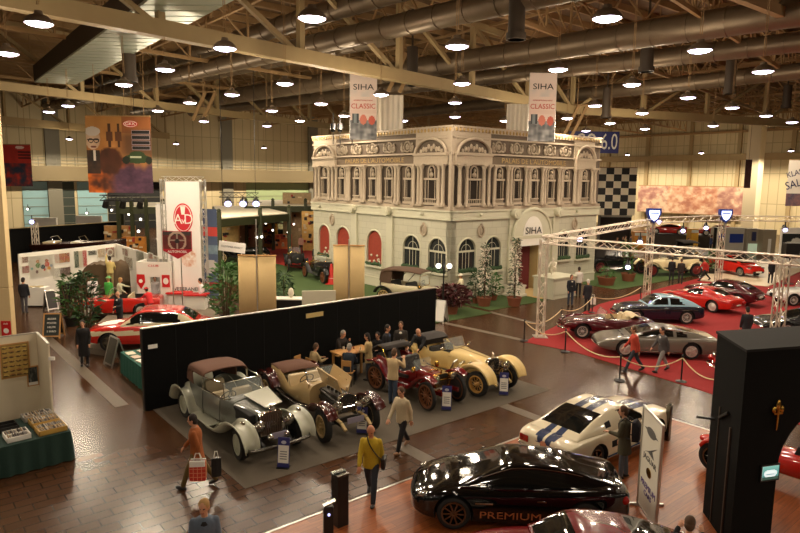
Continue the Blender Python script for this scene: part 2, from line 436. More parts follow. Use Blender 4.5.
# flat box duct at upper left
q = [G(34, 81, 13.2), G(76, 83, 13.2), G(236, -4, 13.2), G(150, -4, 13.2)]
t = thing('box_duct', 'wide flat metal box duct with ribbed shiny underside at upper left', 'duct', (0, 0, 0))
bb = MB(); bb.prism([(v.x, v.y) for v in q], 13.2, 14.2); bb.build('casing', DUCTD, t)
ud = MB(); a0, a1, b0, b1 = q[0], q[1], q[3], q[2]
for i in range(26):
    f0, f1 = (i + .08) / 26, (i + .92) / 26
    c = [a0.lerp(b0, f0), a1.lerp(b1, f0), a1.lerp(b1, f1), a0.lerp(b0, f1)]
    ud.prism([(v.x, v.y) for v in c], 13.1, 13.2)
ud.build('ribbed_underside', mat('galvanised', (176, 184, 168), .4, .5), t)
q = [G(10, 66, 12.9), G(34, 80, 12.9), G(130, 22, 12.9), G(105, 16, 12.9)]
# air outlets hanging from the ducts
for i, (px, y0, y1, D) in enumerate(((516, -6, 40, 25), (646, 28, 72, 33), (729, 60, 94, 41), (130, 48, 82, 33), (412, 47, 86, 38), (606, 88, 118, 48), (786, 85, 108, 52))):
    lo = GD(px, y1, D); hi = GD(px, y0, D); b = MB(); r = .32
    b.cyl((0, 0, 0), (0, 0, hi.z - lo.z), r, n=16); b.cyl((0, 0, 0), (0, 0, .25), r + .06, n=16); b.cyl((0, 0, hi.z - lo.z), (0, 0, ROOFZ - lo.z), .06, n=8)
    pos = ('cut by the top edge above the palace', 'below the widest duct at upper right', 'third from the right', 'beside the box duct at upper left', 'behind the main girder near the first palace banner', 'above the blue sign', 'nearest the right edge')[i]
    tag(b.build('air_outlet', DUCTD, smooth=40, loc=lo), 'dark cylindrical air outlet hanging ' + pos, 'air outlet', 'air outlets under the roof')
# loose rods crossed with the girder (stage hoists)
hoist_at = ((398, 75, 40), (572, 122, 50), (200, 108, 52))
for i, (px, py, D) in enumerate(hoist_at):
    p = GD(px, py, D); b = MB(); b.bar((-.6, 0, -1), (.5, 0, 1.3), .22, .22); b.bar((.1, .3, -1), (1.2, .3, 1.3), .22, .22); b.bar((-.2, .1, 1.3), (1.3, .2, 1.3), .1, .1); b.cyl((.4, .15, 1.3), (.4, .15, ROOFZ - p.z - .05), .03, n=6)
    tag(b.build('stage_hoist', STEELD, loc=p), 'pair of slanted dark struts hanging ' + ('beside the left palace banner', 'at the girder joint above the blue sign', 'on the girder above the pale left wall')[i], 'hoist', 'slanted hoists on the girders')
# ---------------------------------------------------------------- pendant lamps
LPX = [(39,24),(7,54),(225,49),(165,70),(124,85),(232,95),(68,106),(49,112),(190,103),(158,111),(132,118),(204,121.5),(267,126),(312,19),(457,47),(285,84),(321,104),(272,111),(300,121),(344,116),(381,95),(455,103),(455,117),(462,84),(403,121),(505,121),(607,19),(700,51),(763,72),(558,70),(632,85),(688,98),(732,108),(766,116),(792,122.5),(595,106),(642,113.5),(713,126),(645,129),(610,123.5),(586,131),(567,118.5)]
LZ = 11.0
LAMPG = mat('lamp_glow', (255, 246, 255), .4, emit=14, ecol=(238, 226, 255))
SHADE = mat('lamp_shade', (112, 96, 78), .5)
lamp0 = thing('pendant_lamp', 'x', 'lamp', (0, 0, 0))
b = MB(); b.lathe([(.36, 0), (.37, .03), (.34, .1), (.24, .2), (.12, .25), (.1, .34), (.001, .36)], 18); b.build('shade', SHADE, lamp0, smooth=50)
b = MB(); b.lathe([(.001, -.07), (.16, -.06), (.28, -.03), (.345, .012)], 18); b.build('glowing_lens', LAMPG, lamp0, smooth=60)
b = MB(); b.cyl((-.03, 0, .5), (-.03, 0, ROOFZ - LZ), .012, n=5); b.cyl((.03, 0, .5), (.03, 0, ROOFZ - LZ), .012, n=5); b.build('hanging_rods', STEELD, lamp0)
def ordn(i):
    w = ['topmost', 'second highest', 'third highest', 'fourth highest', 'fifth highest', 'sixth highest', 'seventh highest', 'eighth highest', 'ninth highest', 'tenth highest', 'eleventh highest', 'twelfth highest', 'thirteenth highest', 'fourteenth highest', 'fifteenth highest', 'sixteenth highest', 'seventeenth highest']
    return w[i]
zones = {'left': [], 'middle': [], 'right': []}
for p in LPX: zones['left' if p[0] < 267 else 'middle' if p[0] < 533 else 'right'].append(p)
LIGHTS = []
first = True
for zn, ps in zones.items():
    for i, p in enumerate(sorted(ps, key=lambda q: q[1])):
        lab = '%s glowing dome lamp in the %s third of the picture' % (ordn(i), zn)
        loc = G(p[0], p[1], LZ)
        if first: lamp0.location = loc; lamp0['label'] = lab; lamp0['group'] = 'dome lamps hanging under the roof'; first = False
        else: dup(lamp0, loc, 0, lab, 'dome lamps hanging under the roof')
        LIGHTS.append(loc)
# lamps of the same rows beyond the frame
for i in range(7):
    for j in range(5):
        P = Vector((-36 + 12 * i, -24 + 12 * j, LZ))
        depth = P.y * cos(PITCH) - (LZ - HC) * sin(PITCH); up = P.y * sin(PITCH) + (LZ - HC) * cos(PITCH)
        if depth > .5 and up / depth * FP < 300 and abs(P.x) / depth * FP < 440: continue
        if P.y > 20 and abs(P.x) < 8: continue
        dup(lamp0, P, 0, 'glowing dome lamp beyond the frame, same kind as the rows in view', 'dome lamps beyond the frame'); LIGHTS.append(P)
FAR0 = len(LIGHTS)  # from here on: extra lamp rows added to wash the far walls with light
for i in range(7):
    P = WA + AV * (4 + 13 * i) - Vector((-AU.x, -AU.y, 0)) * -9; P = Vector((WA.x + AV.x * (6 + 12 * i) + .636 * 9, WA.y + AV.y * (6 + 12 * i) - .772 * 9, LZ))
    dup(lamp0, P, 0, '%s added dome lamp of the far row lighting the pale left wall, counted from the left' % ('first', 'second', 'third', 'fourth', 'fifth', 'sixth', 'seventh')[i], 'added dome lamps lighting the far walls'); LIGHTS.append(P)
for i in range(6):
    P = Vector((CORNER.x + .636 * (14 + 11 * i) - .772 * 9, CORNER.y - .772 * (14 + 11 * i) - .636 * 9, LZ))
    dup(lamp0, P, 0, '%s added dome lamp of the far row lighting the pale right wall, counted from the right' % ('sixth', 'fifth', 'fourth', 'third', 'second', 'first')[i], 'added dome lamps lighting the far walls'); LIGHTS.append(P)
for k, P in enumerate(LIGHTS):
    ld = bpy.data.lights.new('lamp_light', 'SPOT'); ld.energy = 8500 if k >= FAR0 else 1700 if P.x < -9 and P.y > 22 else 1600 if P.x > 17 else 520; ld.color = (1, .83, .60); ld.shadow_soft_size = .3; ld.spot_size = R(168); ld.spot_blend = .25
    lo = bpy.data.objects.new('lamp_light', ld); C.objects.link(lo); lo.location = (P.x, P.y, P.z - .12)
    if k % 2 == 0:
        ld = bpy.data.lights.new('lamp_spill', 'POINT'); ld.energy = 480 if P.y > 22 else 280; ld.color = (1, .83, .60); ld.shadow_soft_size = .3
        lo = bpy.data.objects.new('lamp_spill', ld); C.objects.link(lo); lo.location = (P.x, P.y, P.z - .45)
w = bpy.data.worlds.new('world'); S.world = w; w.use_nodes = True
w.node_tree.nodes['Background'].inputs[0].default_value = (1, .8, .55, 1); w.node_tree.nodes['Background'].inputs[1].default_value = .12
S.view_settings.view_transform = 'Standard'; S.view_settings.look = 'None'; S.view_settings.gamma = 1; S.view_settings.exposure = -.33
# ---------------------------------------------------------------- floor coverings
def flatpoly(name, pts, z, m, label, cat, kind=None, th=None):
    c = sum((Vector((p[0], p[1], 0)) for p in pts), Vector()) / len(pts)
    b = MB(); b.prism([(p[0] - c.x, p[1] - c.y) for p in pts], 0, z); return tag(b.build(name, m, loc=(c.x, c.y, 0)), label, cat, kind=kind)
def rect(o, a, d1, b, d2):
    o = Vector((o[0], o[1], 0)); return [o, o + d1 * a, o + d1 * a + d2 * b, o + d2 * b]
k0 = G(245, 489); k1 = G(541, 391)
flatpoly('carpet', rect(k0, (k1 - k0).length + .3, AV, 7.2, AU), .012, mat('grey_carpet', (88, 79, 66), .95, noise=.12, nscale=30), 'grey carpet under the four pre-war cars by the black wall', 'carpet')
REDC = mat('red_carpet', (144, 24, 25), .95, noise=.12, nscale=30)
r0 = G(524, 342); rr = [r0, G(575, 352), G(700, 390), G(800, 425), G(1010, 400), G(800, 268), G(763, 262), G(600, 304)]
flatpoly('carpet', rr, .014, REDC, 'red carpet under the roped-off sports cars at the right', 'carpet')
def laminate():
    m = bpy.data.materials.new('orange_laminate'); m.use_nodes = True; nt = m.node_tree; N = nt.nodes; b = N['Principled BSDF']; tc = N.new('ShaderNodeTexCoord'); mp = N.new('ShaderNodeMapping'); mp.inputs['Rotation'].default_value = (0, 0, -ANG_V)
    br = N.new('ShaderNodeTexBrick'); br.inputs['Scale'].default_value = 1; br.inputs['Brick Width'].default_value = 1.3; br.inputs['Row Height'].default_value = .2; br.inputs['Mortar Size'].default_value = .004
    br.inputs['Color1'].default_value = rgb((172, 96, 46)); br.inputs['Color2'].default_value = rgb((142, 76, 34)); br.inputs['Mortar'].default_value = rgb((84, 44, 22))
    ms = N.new('ShaderNodeMapping'); ms.inputs['Scale'].default_value = (1.2, 14, 1); n = N.new('ShaderNodeTexNoise'); n.inputs['Scale'].default_value = 1.6; n.inputs['Detail'].default_value = 5
    mx = N.new('ShaderNodeMix'); mx.data_type = 'RGBA'; mx.blend_type = 'MULTIPLY'; mx.inputs[0].default_value = .75; cr = N.new('ShaderNodeValToRGB'); cr.color_ramp.elements[0].position = .35; cr.color_ramp.elements[0].color = (.55, .5, .46, 1); cr.color_ramp.elements[1].position = .65
    for a, c in ((tc.outputs['Object'], mp.inputs[0]), (mp.outputs[0], br.inputs['Vector']), (mp.outputs[0], ms.inputs[0]), (ms.outputs[0], n.inputs['Vector']), (n.outputs['Fac'], cr.inputs[0]), (br.outputs['Color'], mx.inputs[6]), (cr.outputs[0], mx.inputs[7]), (mx.outputs[2], b.inputs['Base Color'])): nt.links.new(a, c)
    b.inputs['Roughness'].default_value = .36; return m
wc = Vector((6.91, 19.4, 0)); UN = -AU
flatpoly('wooden_platform', [wc, wc - AV * 15, wc - AV * 15 + UN * 16, wc + UN * 16], .05, laminate(), 'orange wood laminate platform under the black and white coupes', 'platform')
b = MB(); b.bar(wc - AV * 15 + Vector((0, 0, .03)), wc + Vector((0, 0, .03)), .05, .06); b.bar(wc + Vector((0, 0, .03)), wc + UN * 16 + Vector((0, 0, .03)), .05, .06)
tag(b.build('platform_edging', ALU), 'pale metal edging strip round the orange wood platform', 'edging')
STRIP = mat('service_strip', (98, 86, 70), .6, noise=.15)
for i, (a, c, w_) in enumerate(((G(46, 337), G(122, 406), .4), (G(440, 322), G(522, 340), .35), (G(497, 403), G(542, 420), .4), (G(398, 444), G(434, 463), .4), (G(490, 312), G(545, 326), .3))):
    b = MB(); b.bar(a + Vector((0, 0, .003)), c + Vector((0, 0, .003)), w_, .008); struct(b.build('floor_trim_%d' % (i + 1), STRIP))
# ================================================================ the palace
P0 = Vector((2.87, 35.6, 0))
def blocks_material(name, c, mort, w, h, ms=.012):
    m = bpy.data.materials.new(name); m.use_nodes = True; nt = m.node_tree; N = nt.nodes; b = N['Principled BSDF']
    tc = N.new('ShaderNodeTexCoord'); mp = N.new('ShaderNodeMapping'); mp.inputs['Rotation'].default_value = (pi / 2, 0, 0)
    br = N.new('ShaderNodeTexBrick'); br.inputs['Scale'].default_value = 1; br.inputs['Brick Width'].default_value = w; br.inputs['Row Height'].default_value = h
    br.inputs['Mortar Size'].default_value = ms; br.inputs['Color1'].default_value = rgb(c); br.inputs['Color2'].default_value = rgb(tuple(v * .97 for v in c)); br.inputs['Mortar'].default_value = rgb(mort)
    nt.links.new(tc.outputs['Object'], mp.inputs['Vector']); nt.links.new(mp.outputs[0], br.inputs['Vector']); nt.links.new(br.outputs['Color'], b.inputs['Base Color']); b.inputs['Roughness'].default_value = .75
    return m
BLK = blocks_material('palace_blocks', (190, 187, 166), (166, 162, 142), .85, .42)
PST = mat('palace_pale_stone', (196, 193, 170), .75, noise=.04)
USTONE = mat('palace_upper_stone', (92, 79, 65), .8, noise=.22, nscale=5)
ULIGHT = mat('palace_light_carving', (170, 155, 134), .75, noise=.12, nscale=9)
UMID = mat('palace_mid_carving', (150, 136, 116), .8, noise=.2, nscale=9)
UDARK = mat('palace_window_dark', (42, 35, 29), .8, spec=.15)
UBAND = mat('palace_name_band', (104, 88, 68), .7, noise=.1)
GOLD = mat('palace_gold', (166, 138, 88), .5, .3, noise=.15)
WINB = mat('arch_window_glass', (44, 48, 48), .2)
INRED = mat('shop_red', (150, 58, 40), .6, noise=.3, nscale=6)
DRAPE = mat('dark_red_drape', (92, 22, 22), .8)
BEIGEIN = mat('beige_reveal', (196, 172, 120), .7)
palace = thing('palace_building', 'pale two-storey mock palace pavilion with columned upper floor and arched windows', 'building', P0)
ZT, ZCR, ZF1, ZF0, ZN1, ZN0, ZC1, ZC0, ZK1, ZK0 = 10.02, 9.68, 9.34, 8.55, 8.38, 7.93, 7.82, 5.56, 5.28, 4.71
def MF(side):
    d, n = (AU, -AV) if side == 'L' else (AV, -AU)
    return Matrix(((d.x, n.x, 0, 0), (d.y, n.y, 0, 0), (0, 0, 1, 0), (0, 0, 0, 1)))
def arch_poly(x0, x1, z0, z1, n=10):
    r = (x1 - x0) / 2; c = (x0 + x1) / 2; zs = z1 - r
    return [(x0, z0), (x1, z0)] + [(c + r * cos(pi * i / n), zs + r * sin(pi * i / n)) for i in range(n + 1)]
def fpart(name, b, m, M, parent=None, smooth=None, bevel=0):
    b.v = [tuple(M @ Vector(v)) for v in b.v]
    return b.build(name, m, parent or palace, smooth, bevel=bevel)
def rotated_part(name, b, m, side, parent=None):
    """keeps the object axes along the face so block joints follow it"""
    o = b.build(name, m, parent or palace)
    if side == 'L': o.matrix_local = MF('L')
    else:
        for v in o.data.vertices: v.co.y = -v.co.y
        o.data.flip_normals(); o.rotation_euler = (0, 0, ANG_V)
    return o
def facade(side):
    d = AU if side == 'L' else AV; M = MF(side)
    def sx(px, py=210): return GP(px, py, P0, d)
    Lf = sx(313.5 if side == 'L' else 597)[0]
    TH = .4
    wall = MB(); wall.box(0, -TH, 0, Lf, 0, ZK0)
    arches = ((319, 330, 225, 256, 1), (336.5, 350, 227, 259, 1), (367, 382, 230.5, 265, 1), (403, 420, 235.5, 268, 0), (428, 446, 238.5, 272, 0)) if side == 'L' else ((457.5, 475, 239, 272, 0), (484, 500, 237, 269.5, 0), (556, 568.5, 231, 259, 0), (575, 587.5, 230.5, 258, 0))
    cut = []; wins = []
    for a, c, y1, y0, red in arches:
        m_ = (a + c) / 2; x0, x1 = sx(a, y0)[0], sx(c, y0)[0]; z1 = sx(m_, y1)[1]; z0 = sx(m_, y0)[1]
        x0, x1 = min(x0, x1), max(x0, x1); wins.append((x0, x1, z0, z1, red)); k = MB(); k.side(arch_poly(x0, x1, z0, z1), -.16, .3); cut.append(k)
    if side == 'R':
        dx0, dx1 = sx(513.5, 284)[0], sx(537, 284)[0]; dz = sx(525, 246)[1]
        k = MB(); k.box(dx0, -.9, -.1, dx1, .3, dz); cut.append(k)
    me = boolean_cut(wall, cut)
    o = bpy.data.objects.new('lower_wall', me); C.objects.link(o); o.parent = palace; me.materials.clear(); me.materials.append(BLK)
    if side == 'L': o.matrix_local = M
    else:
        for v in me.vertices: v.co.y = -v.co.y
        me.flip_normals(); o.rotation_euler = (0, 0, ANG_V)
    for x0, x1, z0, z1, red in wins:
        r = (x1 - x0) / 2; c = (x0 + x1) / 2
        g = MB(); g.side(arch_poly(x0, x1, z0, z1, 12), -.15, -.11); w_ = fpart('arched_window', g, INRED if red else WINB, M)
        b = MB()
        pts = [(p[0], .01, p[1]) for p in arch_poly(x0 - .04, x1 + .04, z0, z1 + .04, 14)]
        b.tube(pts[1:] + pts[:1], .06, 5)
        if not red:
            b.box(x0, -.1, z1 - r - .06, x1, -.04, z1 - r + .05); 
            for q in (-.36, .36): b.box(c + q * r - .016, -.1, z0, c + q * r + .016, -.08, z1 - r)
            b.box(c - .012, -.1, z0, c + .012, -.08, z1)
            b.tube([(c + .55 * r * cos(pi * i / 10), -.08, z1 - r + .55 * r * sin(pi * i / 10)) for i in range(11)], .016, 4)
        else:
            for q in range(7): b.sph((x0 + .15 + (x1 - x0 - .3) * random.random(), -.08, z0 + .1 + random.random() * .6), .09, 6, 4)
        fpart('window_frame', b, PST, M, w_)
        s = MB(); s.box(x0 - .15, 0, z0 - .14, x1 + .15, .22, z0 - .02); fpart('window_sill', s, PST, M, w_)
        f = MB()
        for q in range(16):
            x = x0 + (x1 - x0) * (q + .5) / 16; f.sph((x, .1, z0 + .05 + random.random() * .1), (.1, .09, .09 + .07 * random.random()), 6, 4)
        fl_ = fpart('flower_box', f, LEAFD, M, w_)
        k = MB(); k.box(x0 - .1, .005, z0 - .32, x1 + .1, .04, z0 - .2); fpart('apron_moulding', k, PST, M, w_)
    b = MB(); b.box(-.05, 0, 0, Lf, .07, .55); b.box(-.05, 0, .55, Lf, .1, .62)
    if side == 'R':
        b = MB(); b.box(-.05, 0, 0, dx0 - .9, .07, .55); b.box(-.05, 0, .55, dx0 - .9, .1, .62); fpart('plinth', b, PST, M)
        b = MB(); b.box(dx1 + .9, 0, 0, Lf, .07, .55); b.box(dx1 + .9, 0, .55, Lf, .1, .62)
    fpart('plinth', b, PST, M)
    c = MB(); e = .12
    c.box(-.16, 0, ZK0, Lf + .1, .16, ZK0 + .12); c.box(-.12, 0, ZK0 + .12, Lf + .1, .12, ZK1 - .1); c.box(-.2, 0, ZK1 - .1, Lf + .1, .2, ZK1)
    for q in (322, 424, 478, 574):
        if (q < 453) == (side == 'L'): x = sx(q, 216)[0]; c.sph((x, .24, (ZK0 + ZK1) / 2), .1, 8, 6)
    fpart('cornice', c, PST, M)
    # pilasters with round scroll brackets
    for px in ((355.5, 391) if side == 'L' else (511, 554)):
        x = sx(px, 230)[0]; b = MB(); b.box(x - .3, 0, 0, x + .3, .16, ZK0); b.box(x - .38, 0, 0, x + .38, .22, .6); fpart('pilaster', b, BLK if 0 else PST, M)
        b = MB(); b.cyl((x, .1, ZK0 + .3), (x, .52, ZK0 + .3), .3, n=16); b.cyl((x, .5, ZK0 + .3), (x, .56, ZK0 + .3), .16, n=12); fpart('scroll_bracket', b, PST, M, smooth=40)
    for px, py in (((332.5, 220), (424, 230)) if side == 'L' else ((480.5, 231), (574, 224))):
        x, z = sx(px, py); b = MB(); b.tube([(x + .25 * cos(2 * pi * i / 14), .05, z + .32 * sin(2 * pi * i / 14)) for i in range(14)], .07, 5, closed=True); b.sph((x, .03, z), (.13, .05, .24), 8, 6); b.sph((x, .06, z + .38), .09, 6, 4)
        fpart('wreath_medallion', b, ULIGHT, M, smooth=40)
    if side == 'R':
        x0, x1 = sx(507, 246)[0], sx(546, 246)[0]; cx = (dx0 + dx1) / 2 + .15; r = (x1 - x0) / 2
        b = MB(); z = dz + .62
        b.disc((cx, z), r * .92, r * .86, 0, .3, 20, a0=0, a1=pi); fpart('door_pediment', b, PST, M, smooth=40)
        b = MB(); b.tube([(cx + r * .95 * cos(pi * i / 16), .3, z + r * .9 * sin(pi * i / 16)) for i in range(17)], .11, 6); b.box(cx - r, 0, z - .12, cx + r, .4, z + .06); fpart('pediment_moulding', b, PST, M, smooth=40)
        b = MB(); b.box(cx - r * .62, .3, dz + .05, cx + r * .62, .36, dz + .5); fpart('lintel_panel', b, WHITEP, M)
        b = MB(); b.disc((cx, z + .08), r * .5, r * .62, .3, .33, 16, a0=0, a1=pi); sgn = fpart('sign_board', b, WHITEP, M)
        p = M @ Vector((cx, .36, z + .36)); tx = text('SIHA', sgn, INK, .62, p, (pi / 2, 0, ANG_V), sx=1.25)
        b = MB(); b.box(dx0, -.42, .01, dx1 - .42, -.36, dz); b.box(dx0 + .01, -.36, .01, dx0 + .04, 0, dz); fpart('entrance_drape', b, DRAPE, M)
        b = MB(); b.box(dx1 - .42, -.88, 0, dx1 - .02, -.8, dz); b.box(dx1 - .05, -.9, 0, dx1 - .01, 0, dz); fpart('entrance_reveal', b, BEIGEIN, M)
        b = MB(); b.box(dx0 - .16, 0, 0, dx0, .2, dz + .1); b.box(dx1, 0, 0, dx1 + .16, .2, dz + .1); fpart('door_frame', b, PST, M)
    # ---- upper storey
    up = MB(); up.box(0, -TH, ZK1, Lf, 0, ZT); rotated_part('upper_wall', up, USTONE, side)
    b = MB(); b.box(-.05, 0, ZCR, Lf, .08, ZT - .1); b.box(-.08, 0, ZT - .1, Lf, .11, ZT); b.box(-.1, 0, ZF1, Lf, .1, ZF1 + .1); fpart('crown_cornice', b, ULIGHT, M)
    b = MB()
    for i in range(int(Lf / .3)): b.sph((.15 + .3 * i, .1, ZCR + .13), (.1, .05, .12), 6, 4)
    fpart('gold_crest', b, GOLD, M)
    b = MB(); b.box(0, 0, ZF0 - .1, Lf, .14, ZF0); b.box(0, 0, ZN0 - .1, Lf, .12, ZN0); fpart('string_moulding', b, ULIGHT, M)
    b = MB(); b.box(-.1, 0, ZK1, Lf, .2, ZC0 - .08); fpart('balcony_base', b, ULIGHT, M)
    if side == 'L':
        ends = ((315, 337), (416.5, 450)); wpx = [326, 343, 358, 374, 390, 409.5, 432]; cols = [318.5, 321.5, 331.5, 335, 349.5, 351.5, 364.5, 367, 381, 383, 398, 401, 421, 424, 441.5, 445.5, 416.5, 338.5]; fr = [343, 357, 373, 390, 408]; ct = 376
    else:
        ends = ((454, 490), (574, 594)); wpx = [473, 498, 516, 533, 549.5, 565, 583]; cols = [457, 464, 481, 486, 505, 508, 523, 526, 539.5, 542, 556, 558.5, 575, 577, 589, 592, 491.5, 572]; fr = [498, 516, 533, 549, 565]; ct = 531
    for i, px in enumerate(wpx):
        x = sx(px, 190)[0]; big = i in (0, 6); hw = .34 if not big else .4
        if (side == 'L' and i == 6) or (side == 'R' and i == 0): hw = .5
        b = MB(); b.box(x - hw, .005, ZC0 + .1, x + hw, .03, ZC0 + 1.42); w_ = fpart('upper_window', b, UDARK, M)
        b = MB()
        for q in (-1, 1): b.box(x + q * hw - .035, .0, ZC0, x + q * hw + .035, .1, ZC0 + 1.42)
        b.box(x - hw - .1, 0, ZC0 + 1.42, x + hw + .1, .14, ZC0 + 1.54); b.box(x - hw * .62, .03, ZC0 + .1, x - hw * .54, .05, ZC0 + 1.4); b.box(x + hw * .54, .03, ZC0 + .1, x + hw * .62, .05, ZC0 + 1.4)
        b.box(x - hw - .1, .03, ZC0 - .02, x + hw + .1, .18, ZC0 + .12)
        for q in range(6): b.cyl((x - hw + .1 + q * (2 * hw - .2) / 5, .14, ZC0 + .1), (x - hw + .1 + q * (2 * hw - .2) / 5, .14, ZC0 + .3), .035, n=5)
        b.box(x - hw - .05, .1, ZC0 + .3, x + hw + .05, .18, ZC0 + .36)
        fpart('window_surround', b, ULIGHT, M, w_)
        b = MB(); b.side(arch_poly(x - .24, x + .24, ZC0 + 1.55, ZC0 + 2.2, 8), .004, .02); n_ = fpart('niche', b, UDARK, M)
        b = MB(); b.sph((x, .09, ZC0 + 1.98), (.09, .09, .12), 8, 6); b.sph((x, .07, ZC0 + 1.72), (.17, .08, .17), 8, 6)
        fpart('niche_bust', b, UMID, M, n_, smooth=60)
        b = MB(); pts = arch_poly(x - .28, x + .28, ZC0 + 1.55, ZC0 + 2.24, 8); b.tube([(p[0], .05, p[1]) for p in pts[1:] + pts[:1]], .05, 5); fpart('niche_arch', b, ULIGHT, M, n_)
    for px in cols:
        x = sx(px, 190)[0]; b = MB(); T = Matrix.Translation((x, .2, 0))
        b.lathe([(.15, ZC0), (.15, ZC0 + .1), (.11, ZC0 + .16), (.115, ZC0 + 1.0), (.095, ZC1 - .26), (.1, ZC1 - .22), (.16, ZC1 - .06), (.16, ZC1)], 10, M=T); b.cbox((x, .2, ZC1 + .02), (.36, .36, .1)); b.cbox((x, .2, ZC0 - .04), (.34, .34, .1))
        fpart('column', b, ULIGHT, M, smooth=50)
    for a, c in ends:
        x0, x1 = sorted((sx(a, 150)[0], sx(c, 150)[0])); x0 = max(x0, .02); cx = (x0 + x1) / 2; r = (x1 - x0) / 2
        b = MB(); b.box(x0, 0, ZN0 - .05, x1, .22, ZN1 + .02); b.box(x0, 0, ZF0 - .05, x1, .06, ZCR); fpart('end_bay_panel', b, ULIGHT, M)
        b = MB(); b.tube([(cx + r * .92 * cos(pi * i / 14), .2, ZN1 + .1 + .85 * sin(pi * i / 14)) for i in range(15)], .09, 6); b.box(cx - r, 0, ZN1, cx + r, .3, ZN1 + .12); fpart('arched_pediment', b, ULIGHT, M)
        b = MB(); b.disc((cx, ZN1 + .1), r * .85, .76, .06, .1, 14, a0=0, a1=pi); fpart('pediment_field', b, USTONE, M)
        b = MB()
        for q in range(9): t = (q - 4) / 4; b.sph((cx + t * r * .62, .12, ZN1 + .22 + .28 * (1 - t * t) * (.6 + .5 * (q % 2))), (.12, .06, .16), 7, 5)
        fpart('pediment_carving', b, ULIGHT, M)
        b = MB(); b.box(x0 + .2, .06, ZF1 - .06, x1 - .2, .09, ZF1 + .12); b.sph((cx, .1, ZF1 + .02), (.3, .06, .09), 8, 5); fpart('cartouche', b, UMID, M)
    for i, px in enumerate(fr):
        x = sx(px, 147)[0]; b = MB(); zc = (ZF0 + ZF1) / 2
        b.tube([(x + .3 * cos(2 * pi * q / 16), .06, zc + .3 * sin(2 * pi * q / 16)) for q in range(16)], .06, 5, closed=True); b.sph((x, .05, zc), (.17, .07, .2), 8, 6)
        for q in (-1, 1):
            b.sph((x + q * .48, .07, zc + .16), (.09, .07, .1), 7, 5); b.sph((x + q * .5, .06, zc - .08), (.13, .07, .2), 7, 5)
            b.sph((x + q * .36, .05, zc - .26), (.16, .05, .08), 7, 4)
        fpart('frieze_medallion', b, UMID, M, smooth=60)
    xa, xb = sorted((sx(ends[0][1] + .5, 160)[0], sx(ends[1][0] - .5, 160)[0]))
    b = MB(); b.box(xa, 0, ZN0, xb, .05, ZN1); nb = fpart('name_band', b, UBAND, M)
    c_ = M @ Vector(((xa + xb) / 2, .06, (ZN0 + ZN1) / 2))
    text("PALAIS DE L'AUTOMOBILE", nb, GOLD, .42, c_, (pi / 2, 0, ANG_V if side == 'R' else ANG_U + pi), .01, sx=1.28)
    return Lf, (dx0, dx1) if side == 'R' else None
LL, _ = facade('L'); LR, DOORX = facade('R')
core = MB(); core.box(.42, -LL + .05, 0, LR - .05, -.42 - .6, ZT - .3)
core = MB()
q = [AU * .5 + AV * 1.2, AU * .5 + AV * LR - AU * -0.0, AU * LL + AV * LR, AU * LL + AV * .5]
q = [AU * 1.15 + AV * .42, AU * 1.15 + AV * LR, AU * LL + AV * LR, AU * LL + AV * .42]
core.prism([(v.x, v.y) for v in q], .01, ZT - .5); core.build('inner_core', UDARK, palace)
# corner pier of the upper floor
b = MB(); M = MF('L'); b.box(-.05, -.1, ZK1, .16, .14, ZCR, M=M); b.build('corner_pier', ULIGHT, palace)
# grass strips round it
GRASS = mat('green_grass_carpet', (56, 78, 28), .95, noise=.3, nscale=20, bump=.3)
def strip(a0, a1, dirv, n, w0, w1): return [P0 + dirv * a0 + n * w0, P0 + dirv * a1 + n * w0, P0 + dirv * a1 + n * w1, P0 + dirv * a0 + n * w1]
flatpoly('grass_carpet', strip(-3.4, 27, AU, -AV, .1, 7.2), .02, GRASS, 'green grass carpet along the left side of the palace', 'grass carpet')
flatpoly('grass_carpet', strip(.3, DOORX[0] - .3, AV, -AU, .1, 2.9), .021, GRASS, 'green grass carpet below the two arched windows right of the palace corner', 'grass carpet')
flatpoly('grass_carpet', strip(LR - 2.2, LR + 10, AV, -AU, -2, 3.3), .021, GRASS, 'green grass carpet with tubs past the right end of the palace', 'grass carpet')
flatpoly('entrance_mat', strip(DOORX[0] - .2, DOORX[1] + 1.0, AV, -AU, -.8, 2.4), .024, mat('beige_mat', (206, 178, 122), .8, noise=.08), 'beige mat in front of the palace entrance', 'mat')
